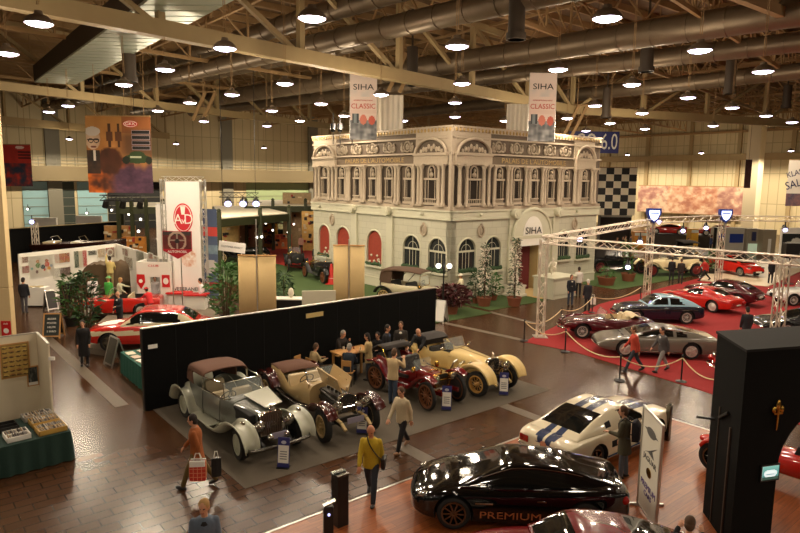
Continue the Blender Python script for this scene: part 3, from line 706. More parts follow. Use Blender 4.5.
# banners on the roof: printed sheet + plain white cloth box
def classic_print(u, v):
    c = mixc((226, 196, 178), (232, 214, 205), v)
    if v < .30:
        n = vnoise(u * 7, v * 26, 3); n2 = vnoise(u * 12, v * 9, 5); c = mixc((60, 62, 66), (190, 188, 186), n * .6 + n2 * .4)
    if .22 < v < .40:
        if abs(u - .2) < .12 and v > .25: c = (52, 56, 60) if abs(u - .2) > .06 else (120, 128, 130)
        if hypot((u - .5) / .13, (v - .31) / .075) < 1: c = (214, 120, 96)
        if hypot((u - .82) / .12, (v - .30) / .07) < 1: c = (200, 84, 60)
    if .4 < v < .46: c = mixc(c, (222, 190, 176), .6)
    if .66 < v < .76: c = mixc(c, (206, 198, 194), vnoise(u * 6, v * 9, 9))
    return c
def roof_banner(a, c, ytop, ybot, D, which, wa, wc_, wy, Dw):
    p0, p1 = GD(a, ybot, D), GD(c, ybot, D); top = GD((a + c) / 2, ytop, D).z; w_ = (p1 - p0).length
    z0 = ZT - .6
    t = thing('palace_banner', 'tall printed SIHA CLASSIC banner standing on the palace roof, %s one' % which, 'banner', ((p0.x + p1.x) / 2, (p0.y + p1.y) / 2, z0), 0, 'SIHA CLASSIC banners')
    h = top - z0; sh = print_art('printed_sheet', t, w_, h, classic_print, 36, 70, (0, 0, 0))
    text('SIHA', sh, INK, w_ * .30, (0, -.02, h * .80), sx=1.25); text('CLASSIC', sh, mat('print_red', (196, 44, 30), .5), w_ * .26, (0, -.02, h * .51), sx=.95)
    text('INTERNATIONALE MESSE', sh, mat('print_red', (196, 44, 30), .5), w_ * .065, (0, -.02, h * .60))
    b = MB(); b.cyl((-w_ / 2, .03, 0), (-w_ / 2, .03, h), .03, n=6); b.cyl((w_ / 2, .03, 0), (w_ / 2, .03, h), .03, n=6); b.cyl((-w_ / 2, .03, h), (w_ / 2, .03, h), .03, n=6); b.build('banner_frame', ALU, t)
    q0, q1 = GD(wa, ybot, Dw), GD(wc_, ybot, Dw); zt = GD((wa + wc_) / 2, wy, Dw).z
    b = MB(); n = 24
    rings = [[(q0.x + (q1.x - q0.x) * i / n, q0.y + (q1.y - q0.y) * i / n + .05 * sin(i * 1.3), z) for i in range(n + 1)] for z in (ZT - .6, zt)]
    b.loft(rings, False); b.loft([[(p[0], p[1] + .04, p[2]) for p in r] for r in rings], False)
    tag(b.build('cloth_banner', mat('white_banner_cloth', (232, 222, 206), .8, noise=.05, nscale=2), smooth=True), 'plain white cloth banner beside the %s SIHA banner on the roof' % which, 'banner')
roof_banner(350, 376.5, 74, 131, 40, 'left', 377, 403, 95, 41.5)
roof_banner(528, 554.5, 73, 134, 39.5, 'right', 506, 527.5, 104, 41.5)
# three dark floodlights at the roof edge
for i, px in enumerate((333, 340, 352)):
    p = GD(px, 133, 42); b = MB(); b.cyl((0, 0, -.15), (0, .25, .25), .16, .2, 10); b.bar((0, .1, .3), (0, .1, 1.0), .05, .05); b.bar((-.2, .1, .05), (.2, .1, .05), .05, .05); b.cyl((0, .1, -1.0), (0, .1, -.1), .03, n=6)
    tag(b.build('floodlight', BLACK, loc=(p.x, p.y, p.z + .3)), 'small black floodlight above the palace roof edge, ' + ('leftmost of three', 'middle of three', 'nearest the left banner')[i], 'floodlight', 'floodlights on the palace roof')
# blue hall sign, chequered flag, long banner, salon banner, dark banner
p = GD(604, 142, 58); a, c = GD(589, 153, 58), GD(619, 153, 58); w_ = 6.0 * (c.x - a.x) / 2.8 * .5
t = thing('hall_sign', 'dark blue hall sign reading 6.0 in white, hanging right of the palace', 'sign', (p.x - .9, 58, a.z))
ww = (c - a).length + 1.8; hh = GD(604, 131.5, 58).z - a.z
b = MB(); b.box(-ww / 2, 0, 0, ww / 2, .3, hh); b.build('sign_box', mat('sign_blue', (38, 42, 110), .4), t)
text('GO 6.0', t, WHITE, hh * 1.05, (ww / 2 - .12, -.02, hh * .5), sx=.62, align='RIGHT')
b = MB(); b.cyl((-ww / 3, .15, hh), (-ww / 3, .15, ROOFZ - a.z), .03, n=5); b.cyl((ww / 3, .15, hh), (ww / 3, .15, ROOFZ - a.z), .03, n=5); b.build('hanging_wires', STEELD, t)
a, c, d_ = GD(596.5, 215, 64), GD(634.5, 216, 64), GD(616, 167.5, 64); w_, h = (c - a).length, d_.z - a.z
t = thing('chequered_flag', 'large black and white chequered flag hanging right of the palace', 'flag', ((a.x + c.x) / 2, 64, a.z))
print_art('flag_cloth', t, w_, h, lambda u, v: (26, 24, 24) if (int(u * 5) + int(v * 7)) % 2 == 1 else (236, 222, 196), 40, 56)
b = MB(); b.cyl((-w_ / 2, .02, h), (w_ / 2, .02, h), .05, n=6); b.cyl((-w_ / 2 + .2, .02, h), (-w_ / 2 + .2, .02, ROOFZ - a.z), .02, n=5); b.cyl((w_ / 2 - .2, .02, h), (w_ / 2 - .2, .02, ROOFZ - a.z), .02, n=5); b.build('hanging_rail', STEELD, t)
wo = CORNER - AV * 1.1; ws0, wz0 = GP(637, 211, wo, -AU); ws1, wz1 = GP(746, 187.5, wo, -AU); w_, h = ws1 - ws0, wz1 - wz0; wp = wo - AU * ((ws0 + ws1) / 2)
def longprint(u, v):
    n = fbm(u * 14, v * 5, 11); n2 = fbm(u * 30, v * 9, 17)
    base = (146, 92, 86) if u < .3 or u > .76 else (170, 98, 70)
    c = mixc(base, (222, 190, 160), n * n2 * 2.4); return mixc(c, (130, 84, 84), .5 * max(0, .5 - n) * 2)
t = thing('long_banner', 'long reddish picture banner on the wall right of the chequered flag', 'banner', (wp.x, wp.y, wz0), atan2(-AU.y, -AU.x))
print_art('printed_sheet', t, w_, h, longprint, 110, 26)
b = MB(); b.box(-w_ / 2, .02, -.1, w_ / 2, .12, 0); b.box(-w_ / 2, .02, h, w_ / 2, .12, h + .12)
for i in range(7): b.cyl((-w_ / 2 + i * w_ / 6, .08, h), (-w_ / 2 + i * w_ / 6, .08, ROOFZ - wz0), .02, n=4)
b.build('banner_rails', STEELD, t)
a, c, d_ = GD(785, 206, 45), GD(812, 206, 45), GD(795, 160, 45); w_, h = (c - a).length, d_.z - a.z
t = thing('salon_banner', 'white tilted KLASSIK SALON banner cut by the right edge', 'banner', ((a.x + c.x) / 2, 45, a.z))
def salonp(u, v):
    if v < .28: return mixc((60, 66, 92), (170, 120, 110), fbm(u * 8, v * 12, 4))
    return (232, 224, 210)
sh = print_art('printed_sheet', t, w_, h, salonp, 30, 40); NAVY = mat('print_navy', (40, 44, 84), .5)
text('KLASSIK', sh, NAVY, .55, (-.2, -.02, h * .74), (pi / 2, -.3, 0), sx=.9); text('SALON', sh, NAVY, .78, (0, -.02, h * .52), (pi / 2, -.3, 0), sx=.9)
b = MB(); b.cyl((-w_ / 2, .03, h), (w_ / 2, .03, h), .04, n=6); b.cyl((0, .03, h), (0, .03, ROOFZ - a.z), .02, n=5); b.build('banner_rail', STEELD, t)
a, c, d_ = GD(743.5, 188, 56), GD(750, 188, 56), GD(747, 159.5, 56); w_, h = (c - a).length, d_.z - a.z
t = thing('dark_banner', 'narrow dark vertical banner hanging beside the tall cream pillar', 'banner', ((a.x + c.x) / 2, 56, a.z))
print_art('printed_sheet', t, w_, h, lambda u, v: mixc((44, 30, 32), (120, 70, 60), fbm(u * 4, v * 12, 6) * .7), 10, 40)
b = MB(); b.cyl((0, .03, h), (0, .03, ROOFZ - a.z), .02, n=5); b.build('hanging_wire', STEELD, t)
# portrait banner and red banner at the left
def portrait(u, v):
    n = fbm(u * 5, v * 5, 21); c = mixc((150, 92, 40), (206, 150, 84), n)
    if v > .72: c = mixc(c, (176, 128, 70), .5)
    if u > .55 and v > .78: c = mixc(c, (128, 66, 36), .6)
    c = mixc(c, (86, 58, 40), .8 * max(0, min(1, (u - .42) * 5)) * max(0, min(1, (v - .36) * 6)) * max(0, min(1, (.86 - v) * 8)))
    if v < .46 and u < .72:
        f = fbm(u * 6, v * 9, 33); c = mixc((70, 34, 20), (236, 118, 30), max(0, f * 1.9 - .45))
    k_ = max(0, min(1, (u - .32 + .12 * fbm(u * 6, v * 6, 44)) * 5)) * max(0, min(1, (.36 + .1 * fbm(u * 8, 3, 45) - v) * 9)); c = mixc(c, mixc((50, 32, 52), (118, 78, 100), fbm(u * 9, v * 14, 41)), k_)
    c = mixc(c, mixc((48, 26, 16), (96, 48, 22), n), max(0, min(1, 4.5 * (1.05 - hypot((u - .36) / .19, (v - .42) / .19) + .5 * (fbm(u * 8, v * 8, 52) - .5)))))
    # green car
    if hypot((u - .77) / .22, (v - .45) / .06) < 1 or hypot((u - .77) / .12, (v - .50) / .05) < 1: c = (46, 66, 34)
    if hypot((u - .6) / .06, (v - .43) / .05) < 1 or hypot((u - .95) / .05, (v - .43) / .05) < 1: c = (26, 34, 22)
    if abs(u - .75) < .09 and abs(v - .47) < .012: c = (190, 196, 170)
    # figures at the back
    for fx in (.36, .50):
        if abs(u - fx) < .022 and .6 < v < .9: c = (70, 44, 28)
        if abs(u - fx) < .05 and .68 < v < .80: c = (92, 56, 34)
    # portrait of an older man with glasses
    if hypot((u - .10) / .115, (v - .70) / .135) < 1: c = mixc((206, 178, 150), (170, 140, 116), abs(u - .08) * 6)
    if hypot((u - .10) / .12, (v - .80) / .06) < 1: c = (196, 186, 176)
    if abs(v - .695) < .008 and .02 < u < .2: c = (48, 40, 36)
    for gx in (.07, .155):
        r = hypot((u - gx) / .04, (v - .68) / .03)
        if .72 < r < 1.05: c = (48, 40, 36)
    if hypot((u - .11) / .045, (v - .60) / .014) < 1: c = (110, 60, 50)
    if u < .2 and v < .56 and v > .25: c = mixc((40, 32, 28), (120, 70, 36), max(0, fbm(u * 9, v * 9, 50) - .35)); 
    if abs(u - .12) < .02 and .42 < v < .56: c = (210, 200, 190)
    return c
a, c, d_ = GD(89, 192.5, 36), GD(153.5, 193, 36), GD(118, 116, 36); w_, h = (c - a).length, d_.z - a.z
t = thing('portrait_banner', 'large orange-brown hanging banner with a portrait of a man in glasses', 'banner', ((a.x + c.x) / 2, 36, a.z))
sh = print_art('printed_sheet', t, w_, h, portrait, 110, 124)
b = MB(); b.disc((w_ * .19, h * .9), w_ * .115, h * .045, -.02, 0, 24); rb = b.build('red_oval_badge', RED, sh)
b = MB(); b.tube([(w_ * .19 + w_ * .10 * cos(2 * pi * i / 24), -.022, h * .9 + h * .036 * sin(2 * pi * i / 24)) for i in range(24)], .014, 4, closed=True); b.build('badge_rim', WHITE, sh)
text('GKK', rb, WHITE, h * .055, (w_ * .19, -.03, h * .9), sx=1.2)
for i in range(4):
    z = h * (.795 - .068 * i); b = MB(); b.box(w_ * .2, -.012, z - h * .026, w_ * .48, -.002, z + h * .026); o = b.build('caption_frame', mat('print_lilac', (176, 164, 176), .6), sh)
    b = MB(); b.box(w_ * .205, -.016, z - h * .021, w_ * .475, -.012, z + h * .021); b.build('caption_bar', INK, sh)
b = MB(); b.cyl((-w_ / 2, .02, h), (w_ / 2, .02, h), .04, n=6)
for q in (-.35, .1, .4): b.cyl((w_ * q, .02, h), (w_ * q + .1, .02, ROOFZ - a.z), .015, n=5)
b.build('hanging_wires', STEELD, t)
a, c, d_ = GD(4.5, 186, 52), GD(33, 186, 52), GD(19, 144.5, 52); w_, h = (c - a).length, d_.z - a.z
t = thing('red_banner', 'red hanging picture banner at the left edge of the hall', 'banner', ((a.x + c.x) / 2, 52, a.z))
def redp(u, v):
    c = mixc((150, 36, 30), (196, 60, 44), fbm(u * 5, v * 6, 61))
    if v < .55: c = mixc(c, (36, 44, 62), max(0, fbm(u * 6, v * 8, 66) * 2 - .45))
    if u > .55 and .6 < v < .85 and int(v * 26) % 2: c = (60, 20, 24)
    if hypot((u - .62) / .16, (v - .93) / .035) < 1: c = (226, 200, 190)
    return c
print_art('printed_sheet', t, w_, h, redp, 40, 56)
b = MB(); b.cyl((-w_ / 2, .02, h), (w_ / 2, .02, h), .04, n=6); b.cyl((-w_ / 3, .02, h), (-w_ / 3, .02, ROOFZ - a.z), .015, n=5); b.cyl((w_ / 3, .02, h), (w_ / 3, .02, ROOFZ - a.z), .015, n=5); b.build('hanging_wires', STEELD, t)
# ================================================================ cars: shared pieces
def AY(c=(0, 0, 0)):                                            # lathe axis along y
    return Matrix.Translation(c) @ Matrix.Rotation(-pi / 2, 4, 'X')
WHEELS = {}
def wheel_meshes(style, r, w, rimm):
    k = (style, round(r, 3), w, rimm.name)
    if k in WHEELS: return WHEELS[k]
    ri = r * {'disc': .66, 'alloy': .72, 'wire': .68, 'wood': .82, 'classic': .68}[style]
    t = MB(); t.lathe([(ri, -w * .42), (ri + (r - ri) * .35, -w * .5), (r * .97, -w * .42), (r, -w * .25), (r, w * .25), (r * .97, w * .42), (ri + (r - ri) * .35, w * .5), (ri, w * .42)], 28, M=AY())
    t.lathe([(ri, -w * .3), (.01, -w * .28)], 20, M=AY())
    to = t.build('tmp', RUBBER, smooth=40); tm = to.data; bpy.data.objects.remove(to)
    b = MB()
    def ring(r0, r1, y0, y1, n=24): b.lathe([(r0, y0), (r1, y0), (r1, y1), (r0, y1), (r0, y0)], n, M=AY())
    ring(ri * .88, ri * 1.03, -w * .35, w * .44)
    if style == 'disc':
        b.lathe([(ri * .9, w * .3), (ri * .8, w * .36), (ri * .5, w * .40), (ri * .42, w * .46), (ri * .2, w * .5), (.005, w * .52)], 22, M=AY())
    elif style == 'alloy':
        b.lathe([(ri * .25, w * .2), (ri * .24, w * .42), (.005, w * .44)], 12, M=AY())
        for i in range(10):
            a = 2 * pi * i / 10; b.bar((0, w * .3, 0), (ri * .95 * cos(a), w * .36, ri * .95 * sin(a)), .035, .05, up=(0, 1, 0))
    elif style == 'classic':
        b.lathe([(ri * .9, w * .2), (ri * .55, w * .3), (ri * .5, w * .4), (.005, w * .45)], 20, M=AY())
        for i in range(5):
            a = 2 * pi * i / 5; b.bar((0, w * .33, 0), (ri * .95 * cos(a), w * .36, ri * .95 * sin(a)), .05, .1, up=(0, 1, 0))
    elif style == 'wire':
        b.lathe([(ri * .22, -w * .2), (ri * .2, w * .5), (ri * .12, w * .62), (.005, w * .64)], 12, M=AY())
        for i in range(20):
            a = 2 * pi * i / 20; q = a + .28
            b.cyl((ri * .2 * cos(a), w * (.42 if i % 2 else -.1), ri * .2 * sin(a)), (ri * .95 * cos(q), w * .2, ri * .95 * sin(q)), .009, n=4)
    elif style == 'wood':
        b.lathe([(ri * .2, -w * .3), (ri * .2, w * .6), (ri * .1, w * .75), (.005, w * .75)], 12, M=AY())
        for i in range(12):
            a = 2 * pi * i / 12; b.cyl((ri * .15 * cos(a), w * .1, ri * .15 * sin(a)), (ri * .95 * cos(a), w * .1, ri * .95 * sin(a)), .028, .02, 6)
    ro = b.build('tmp', rimm, smooth=35); rm = ro.data; bpy.data.objects.remove(ro)
    WHEELS[k] = (tm, rm); return tm, rm
def add_wheel(root, x, y, r, w, style, rimm, steer=0, z=None):
    tm, rm = wheel_meshes(style, r, w, rimm)
    a = bpy.data.objects.new('wheel', tm); C.objects.link(a); a.parent = root; a.location = (x, y, r if z is None else z); a.rotation_euler = (0, 0, (0 if y > 0 else pi) + steer)
    c = bpy.data.objects.new('wheel_rim', rm); C.objects.link(c); c.parent = a
    return a
def half_section(w, zb, zs, zt, n):
    p = [(0, zb), (w * .86, zb), (w * .985, zb + .1 * min(1, (zs - zb) / .3)), (w, zb + .52 * (zs - zb)), (w * .965, zs), (w * .86, zs + .62 * (zt - zs)), (w * .5, zt - .07 * (zt - zs)), (0, zt)]
    return spl(p, n)
def loft_body(st, n=4, nx=5):
    b = MB(); rings = []
    for x, w, zb, zs, zt in spl(st, nx):
        h = half_section(max(w, .02), zb, zs, zt, n)
        rings.append([(x, y, z) for y, z in h] + [(x, -y, z) for y, z in h[-2:0:-1]])
    b.loft(rings, True, True); return b
def interp(st, x, k):
    for a, c in zip(st, st[1:]):
        if a[0] <= x <= c[0]: t = (x - a[0]) / (c[0] - a[0]); return a[k] + (c[k] - a[k]) * t
    return st[0][k] if x < st[0][0] else st[-1][k]
def loft_cabin(st, n=4, nx=5):
    b = MB(); rings = []
    for x, wb, zb, wt, zt in spl(st, nx):
        p = [(wb, zb - .1), (wb, zb), (wb * .5 + wt * .5 + .015, zb * .48 + zt * .52), (wt * 1.0, zt - .13 * (zt - zb)), (wt * .86, zt - .03 * (zt - zb)), (wt * .45, zt), (0, zt + .005)]
        h = spl(p, n); rings.append([(x, y, z) for y, z in h] + [(x, -y, z) for y, z in h[-2::-1]])
    b.loft(rings, False); 
    return b
def strip_tube(root, name, pts, r, m, n=6): b = MB(); b.tube(pts, r, n); return b.build(name, m, root, smooth=60)
LEATHER = {}
def leather(n, c): return mat('leather_' + n, c, .5, noise=.08)
def seat_part(root, x, y, z, m, w=.5, h=.55):
    b = MB(); b.loft(spl_ring([(x - .08, z), (x + .42, z + .03), (x + .45, z + .14), (x + .02, z + .14), (x - .1, z + h), (x - .2, z + h + .02), (x - .22, z)], y, w), True, True)
    return b.build('seat', m, root, smooth=50)
def spl_ring(poly, y, w):
    out = []
    for f, s in ((-.5, .9), (-.44, 1), (.44, 1), (.5, .9)):
        cx = sum(p[0] for p in poly) / len(poly); cz = sum(p[1] for p in poly) / len(poly)
        out.append([(cx + (p[0] - cx) * s, y + f * w, cz + (p[1] - cz) * s) for p in poly])
    return out
def headlamp(root, x, y, z, r, rim=CHROME, depth=.16, name='headlamp'):
    b = MB(); M = Matrix.Translation((x, y, z)) @ Matrix.Rotation(pi / 2, 4, 'Y')
    b.lathe([(.005, -depth), (r * .6, -depth * .8), (r, -.02), (r * 1.06, 0), (r * .95, .015)], 14, M=M); o = b.build(name, rim, root, smooth=50)
    b = MB(); b.lathe([(r * .95, .005), (r * .7, .03), (.005, .05)], 14, M=M); b.build('lamp_glass', LENS, o, smooth=60); return o
def car(label, loc, rz, paintm, st, cabin=None, roofm=None, group=None, wheels=None, glaze=None, cockpit=None, bodycls=None, bodymats=None, scale=None, under=True, n=4):
    """a closed or open car, nose along +x"""
    root = thing('car', label, 'car', loc, rz, group, scale)
    xf, xr, ty, r, ww, style, rimm = wheels
    cut = []
    for x in (xf, xr):
        for s in (-1, 1):
            k = MB(); k.cyl((x, s * (ty - .22), r + .01), (x, s * (ty + .6), r + .01), r * 1.16, n=28); cut.append(k)
    if cockpit:
        x0, x1, hw, zf = cockpit; k = MB(); p = [(x0 + .1, -hw), (x1 - .05, -hw), (x1, -hw + .1), (x1, hw - .1), (x1 - .05, hw), (x0 + .1, hw), (x0, hw - .15), (x0, -hw + .15)]; k.prism(p, zf, 3); cut.append(k)
    me = boolean_cut(loft_body(st, n), cut)
    def cls(c, nn):
        for x in (xf, xr):
            if hypot(c.x - x, c.z - r - .01) < r * 1.155 and abs(c.y) < ty + .5 and abs(c.y) > ty - .25:
                return 'arch'
        if cockpit and cockpit[0] + .005 < c.x < cockpit[1] - .0 and abs(c.y) < cockpit[2] - .0 and c.z < interp(st, c.x, 4) - .02: return 'inner'
        if cockpit and cockpit[0] - .01 < c.x < cockpit[1] + .01 and abs(c.y) < cockpit[2] + .01 and abs(nn.z) < .3 and c.z < interp(st, c.x, 4) - .03: return 'inner'
        if bodycls:
            q = bodycls(c, nn, abs(c.y) / max(interp(st, c.x, 1), .05))
            if q: return q
        return 'body'
    names = {'body': ('body', paintm), 'arch': ('wheel_arch', DARK), 'inner': ('cockpit_trim', (bodymats or {}).get('inner', ('', leather('black', (30, 28, 26))))[1])}
    if bodymats: names.update({k: v for k, v in bodymats.items() if k != 'inner'})
    parts = split_mesh(me, cls, names, root, 42); bpy.data.meshes.remove(me)
    if cabin:
        cb = loft_cabin(cabin, n); o = cb.build('tmp', DARK); cm = o.data; bpy.data.objects.remove(o)
        g = glaze
        def ccls(c, nn):
            zb, zt, wt = interp(cabin, c.x, 2), interp(cabin, c.x, 4), interp(cabin, c.x, 3)
            f = (c.z - zb) / max(zt - zb, .02)
            if g['ws'][0] < c.x < g['ws'][1] and abs(c.y) < wt * .93 - .02 and f > .35: return 'ws'
            if g.get('rw') and g['rw'][0] < c.x < g['rw'][1] and abs(c.y) < wt * g.get('rww', .86) and f > .5: return 'rw'
            if abs(c.y) > wt * .8:
                for x0, x1, a0, a1 in g['sw']:
                    if x0 + a0 * f < c.x < x1 - a1 * f and .1 < f < .84: return 'sl' if c.y > 0 else 'sr'
            if g.get('cls'):
                q = g['cls'](c, nn, f)
                if q: return q
            return 'roof'
        nm = {'ws': ('windscreen', GLASS), 'rw': ('rear_window', GLASS), 'sl': ('side_window', GLASS), 'sr': ('side_window', GLASS), 'roof': ('roof', roofm or paintm)}
        nm.update(g.get('mats', {})); split_mesh(cm, ccls, nm, root, 45); bpy.data.meshes.remove(cm)
        zt_ = lambda x: interp(cabin, x, 4)
        if g.get('trim'):
            for s in (-1, 1):
                pts = []
                x0, x1 = g['trim']
                for i in range(15):
                    x = x0 + (x1 - x0) * i / 14; wb, zb, wt, zt = [interp(cabin, x, q) for q in (1, 2, 3, 4)]; f = .86
                    pts.append((x, s * (wt + .012), zb + (zt - zb) * f))
                strip_tube(root, 'window_trim', pts, .014, CHROME, 5)
    for x in (xf, xr):
        for s in (-1, 1): add_wheel(root, x, s * ty, r, ww, style, rimm)
    return root
def bumper(root, x, w, z, sgn, m=CHROME, h=.09, wrap=.35, name='bumper'):
    pts = [(x - sgn * wrap, -w, z), (x - sgn * wrap * .35, -w * .97, z), (x, -w * .75, z), (x + sgn * .05, 0, z), (x, w * .75, z), (x - sgn * wrap * .35, w * .97, z), (x - sgn * wrap, w, z)]
    b = MB(); rings = []
    for p in spl(pts, 4):
        rings.append([(p[0], p[1], p[2] - h / 2), (p[0] + sgn * .03, p[1], p[2] - h / 4), (p[0] + sgn * .03, p[1], p[2] + h / 4), (p[0], p[1], p[2] + h / 2)])
    b.loft(rings, True, True); return b.build(name, m, root, smooth=50)
def box_part(root, name, m, x0, y0, z0, x1, y1, z1, bevel=.01): b = MB(); b.box(x0, y0, z0, x1, y1, z1); return b.build(name, m, root, bevel=bevel)
def ell_part(root, name, m, c, r, nu=12, nv=8): b = MB(); b.sph(c, r, nu, nv); return b.build(name, m, root, smooth=True)
def windscreen_frame(root, x, w, z0, h, rake, m=CHROME, r=.016):
    t = MB(); pts = [(x, -w, z0), (x - rake, -w * .93, z0 + h), (x - rake + .03, 0, z0 + h + .02), (x - rake, w * .93, z0 + h), (x, w, z0), (x + .1, 0, z0)]
    t.tube(pts, r, 5, closed=True); f = t.build('windscreen_frame', m, root, smooth=60)
    g = MB(); g.add([(x, -w, z0), (x - rake, -w * .93, z0 + h), (x - rake + .03, 0, z0 + h + .02), (x - rake, w * .93, z0 + h), (x, w, z0), (x + .1, 0, z0)], [(0, 1, 2, 5), (5, 2, 3, 4)]); g.build('windscreen', CLEAR, f)
def steering(root, x, y, z, r=.19, m=BLACK):
    b = MB(); M = Matrix.Translation((x, y, z)) @ Matrix.Rotation(-1.05, 4, 'Y')
    b.tube([M @ Vector((r * cos(2 * pi * i / 18), r * sin(2 * pi * i / 18), 0)) for i in range(18)], .013, 5, closed=True)
    for a in (0, 2.1, 4.2): b.cyl(M @ Vector((0, 0, 0)), M @ Vector((r * cos(a), r * sin(a), 0)), .012, n=4)
    b.cyl(M @ Vector((0, 0, 0)), M @ Vector((0, 0, -.4)), .018, n=6); return b.build('steering_wheel', m, root, smooth=60)
def mirrors(root, x, y, z, m):
    for s in (-1, 1):
        b = MB(); b.sph((x, s * (y + .1), z), (.05, .08, .055), 8, 6); b.bar((x, s * (y - .03), z - .04), (x, s * (y + .1), z), .03, .03); b.build('wing_mirror', m, root, smooth=60)
def HD(dx, dy): return atan2(dy, dx)
HU = HD(.636, -.772)
# ================================================================ modern and sixties cars
WHITEC = paint('wimbledon_white', (226, 214, 184)); BLUES = paint('stripe_blue', (44, 56, 88))
MST = [(-2.3, .66, .36, .60, .68), (-2.26, .80, .32, .72, .82), (-1.95, .86, .24, .80, .90), (-1.3, .88, .21, .82, .93), (-.3, .87, .2, .80, .92), (.7, .87, .2, .78, .92), (1.6, .86, .21, .76, .88), (2.1, .83, .25, .72, .82), (2.28, .76, .34, .66, .72)]
MCAB = [(-1.95, .70, .84, .68, .90), (-1.6, .74, .87, .64, 1.02), (-1.0, .78, .90, .60, 1.21), (-.45, .79, .90, .59, 1.31), (.1, .79, .90, .59, 1.32), (.4, .79, .90, .63, 1.2), (.9, .77, .90, .70, .92)]
def mstripe(c, n, f): return 'stripe' if .07 < f < .32 and (n.z > .25 or c.x < -2.1 and c.z > .5) else None
m = car('white fastback coupe with two blue racing stripes and dark rear window', (5.3, 15.85, .05), HD(.785, .62), WHITEC, MST, MCAB, wheels=(1.42, -1.28, .72, .33, .2, 'classic', DARKCH),
        glaze=dict(ws=(.14, .86), rw=(-1.66, -.74), rww=.9, sw=[(-.28, .75, .1, .1)], cls=lambda c, n, f: ('slot' if -.86 < c.x < -.42 and .22 < f < .62 and abs(c.y) > .6 and int((c.x + 2) * 18) % 2 else 'stripe' if .05 < abs(c.y) < .265 and n.z > .3 else None),
                   mats={'slot': ('side_louvres', DARK), 'stripe': ('roof_stripes', BLUES)}, trim=(-.3, .5)), bodycls=mstripe, bodymats={'stripe': ('racing_stripes', BLUES)}, n=7)
bumper(m, -2.34, .84, .5, -1); bumper(m, 2.32, .82, .46, 1)
for s in (-1, 1):
    b = MB()
    for q in range(3): b.box(-2.33, s * (.50 + .09 * q) - .035, .58, -2.24, s * (.50 + .09 * q) + .035, .74)
    b.build('tail_lamp', REDLENS, m); headlamp(m, 2.3, s * .62, .62, .11)
    box_part(m, 'side_scoop', DARK, -.75, s * .87 - .02, .5, -.35, s * .87 + .02, .66)
    box_part(m, 'exhaust_pipe', CHROME, -2.36, s * .5 - .04, .26, -2.1, s * .5 + .04, .33)
    strip_tube(m, 'sill_stripe', [(-.9, s * .885, .3), (.95, s * .885, .3)], .025, BLUES, 4); box_part(m, 'door_handle', CHROME, -.2, s * .88 - .012, .74, -.05, s * .88 + .02, .77, .004)
    strip_tube(m, 'door_seam', [(-.42, s * .878, .3), (-.42, s * .873, .6), (-.40, s * .845, .82)], .006, DARK, 4)
b = MB(); b.cyl((-2.31, 0, .66), (-2.22, 0, .66), .1, n=16); b.build('fuel_cap', CHROME, m, smooth=40)
box_part(m, 'number_plate', PLATE, -2.35, -.2, .36, -2.32, .2, .46); box_part(m, 'rear_valance', mat('valance_orange', (150, 92, 60), .5), -2.3, -.62, .3, -2.25, .62, .42)
mirrors(m, .6, .82, .95, CHROME)
BLK1 = paint('gloss_black', (10, 10, 11), .08)
AST = [(-2.19, .55, .38, .66, .72), (-2.12, .78, .28, .80, .9), (-1.75, .92, .2, .83, .97), (-1.25, .935, .17, .80, .95), (0, .895, .15, .72, .88), (.9, .91, .17, .72, .88), (1.4, .925, .18, .71, .85), (1.85, .84, .2, .60, .73), (2.1, .66, .25, .5, .6), (2.19, .42, .3, .44, .5)]
ACAB = [(-2.0, .66, .86, .6, .93), (-1.5, .72, .90, .58, 1.05), (-.9, .76, .88, .565, 1.2), (-.3, .78, .86, .565, 1.27), (.15, .78, .85, .575, 1.26), (.5, .78, .85, .62, 1.15), (1.2, .76, .85, .70, .87)]
a_ = car('glossy black modern coupe with PREMIUM lettering on the door', (2.5, 12.6, .05), pi - .06, BLK1, AST, ACAB, wheels=(1.32, -1.28, .79, .34, .25, 'alloy', DARKCH),
         glaze=dict(ws=(.2, 1.15), rw=(-1.75, -.8), sw=[(-1.05, .85, .25, .1)], trim=(-1.25, .75)), n=5)
for s in (-1, 1):
    ell_part(a_, 'headlamp', LENS, (1.86, s * .66, .62), (.2, .1, .07)); b = MB(); b.sph((-2.05, s * .74, .72), (.1, .14, .1), 8, 6); b.build('tail_lamp', REDLENS, a_, smooth=True)
    box_part(a_, 'side_vent', CHROME, .55, s * .91 - .015, .58, .9, s * .91 + .015, .61, .004); box_part(a_, 'bonnet_vent', DARKCH, .95, s * .34 - .06, .885, 1.2, s * .34 + .06, .9, .004)
    strip_tube(a_, 'door_seam', [(-.62, s * .905, .3), (-.6, s * .905, .6), (-.52, s * .86, .82)], .005, DARK, 4); box_part(a_, 'door_handle', CHROME, -.5, s * .895 - .01, .66, -.32, s * .895 + .015, .69, .004)
    text('PREMIUM', a_, mat('lettering_bronze', (168, 96, 54), .5), .2, (.2, s * .93, .36), (pi / 2, 0, 0 if s < 0 else pi), sx=1.5)
mirrors(a_, .62, .8, .95, BLK1); ell_part(a_, 'grille', DARK, (2.16, 0, .42), (.06, .36, .12)); box_part(a_, 'number_plate', PLATE, -2.24, -.25, .5, -2.2, .25, .6)
DRED = paint('dark_red', (104, 10, 16), .2, .55)
ETY = [(-2.2, .5, .4, .6, .66), (-2.1, .7, .3, .72, .84), (-1.6, .82, .22, .76, .92), (-.8, .83, .2, .74, .9), (.2, .82, .2, .72, .86), (1.0, .80, .22, .70, .84), (1.7, .70, .26, .62, .74), (2.1, .5, .34, .52, .6), (2.2, .32, .4, .48, .52)]
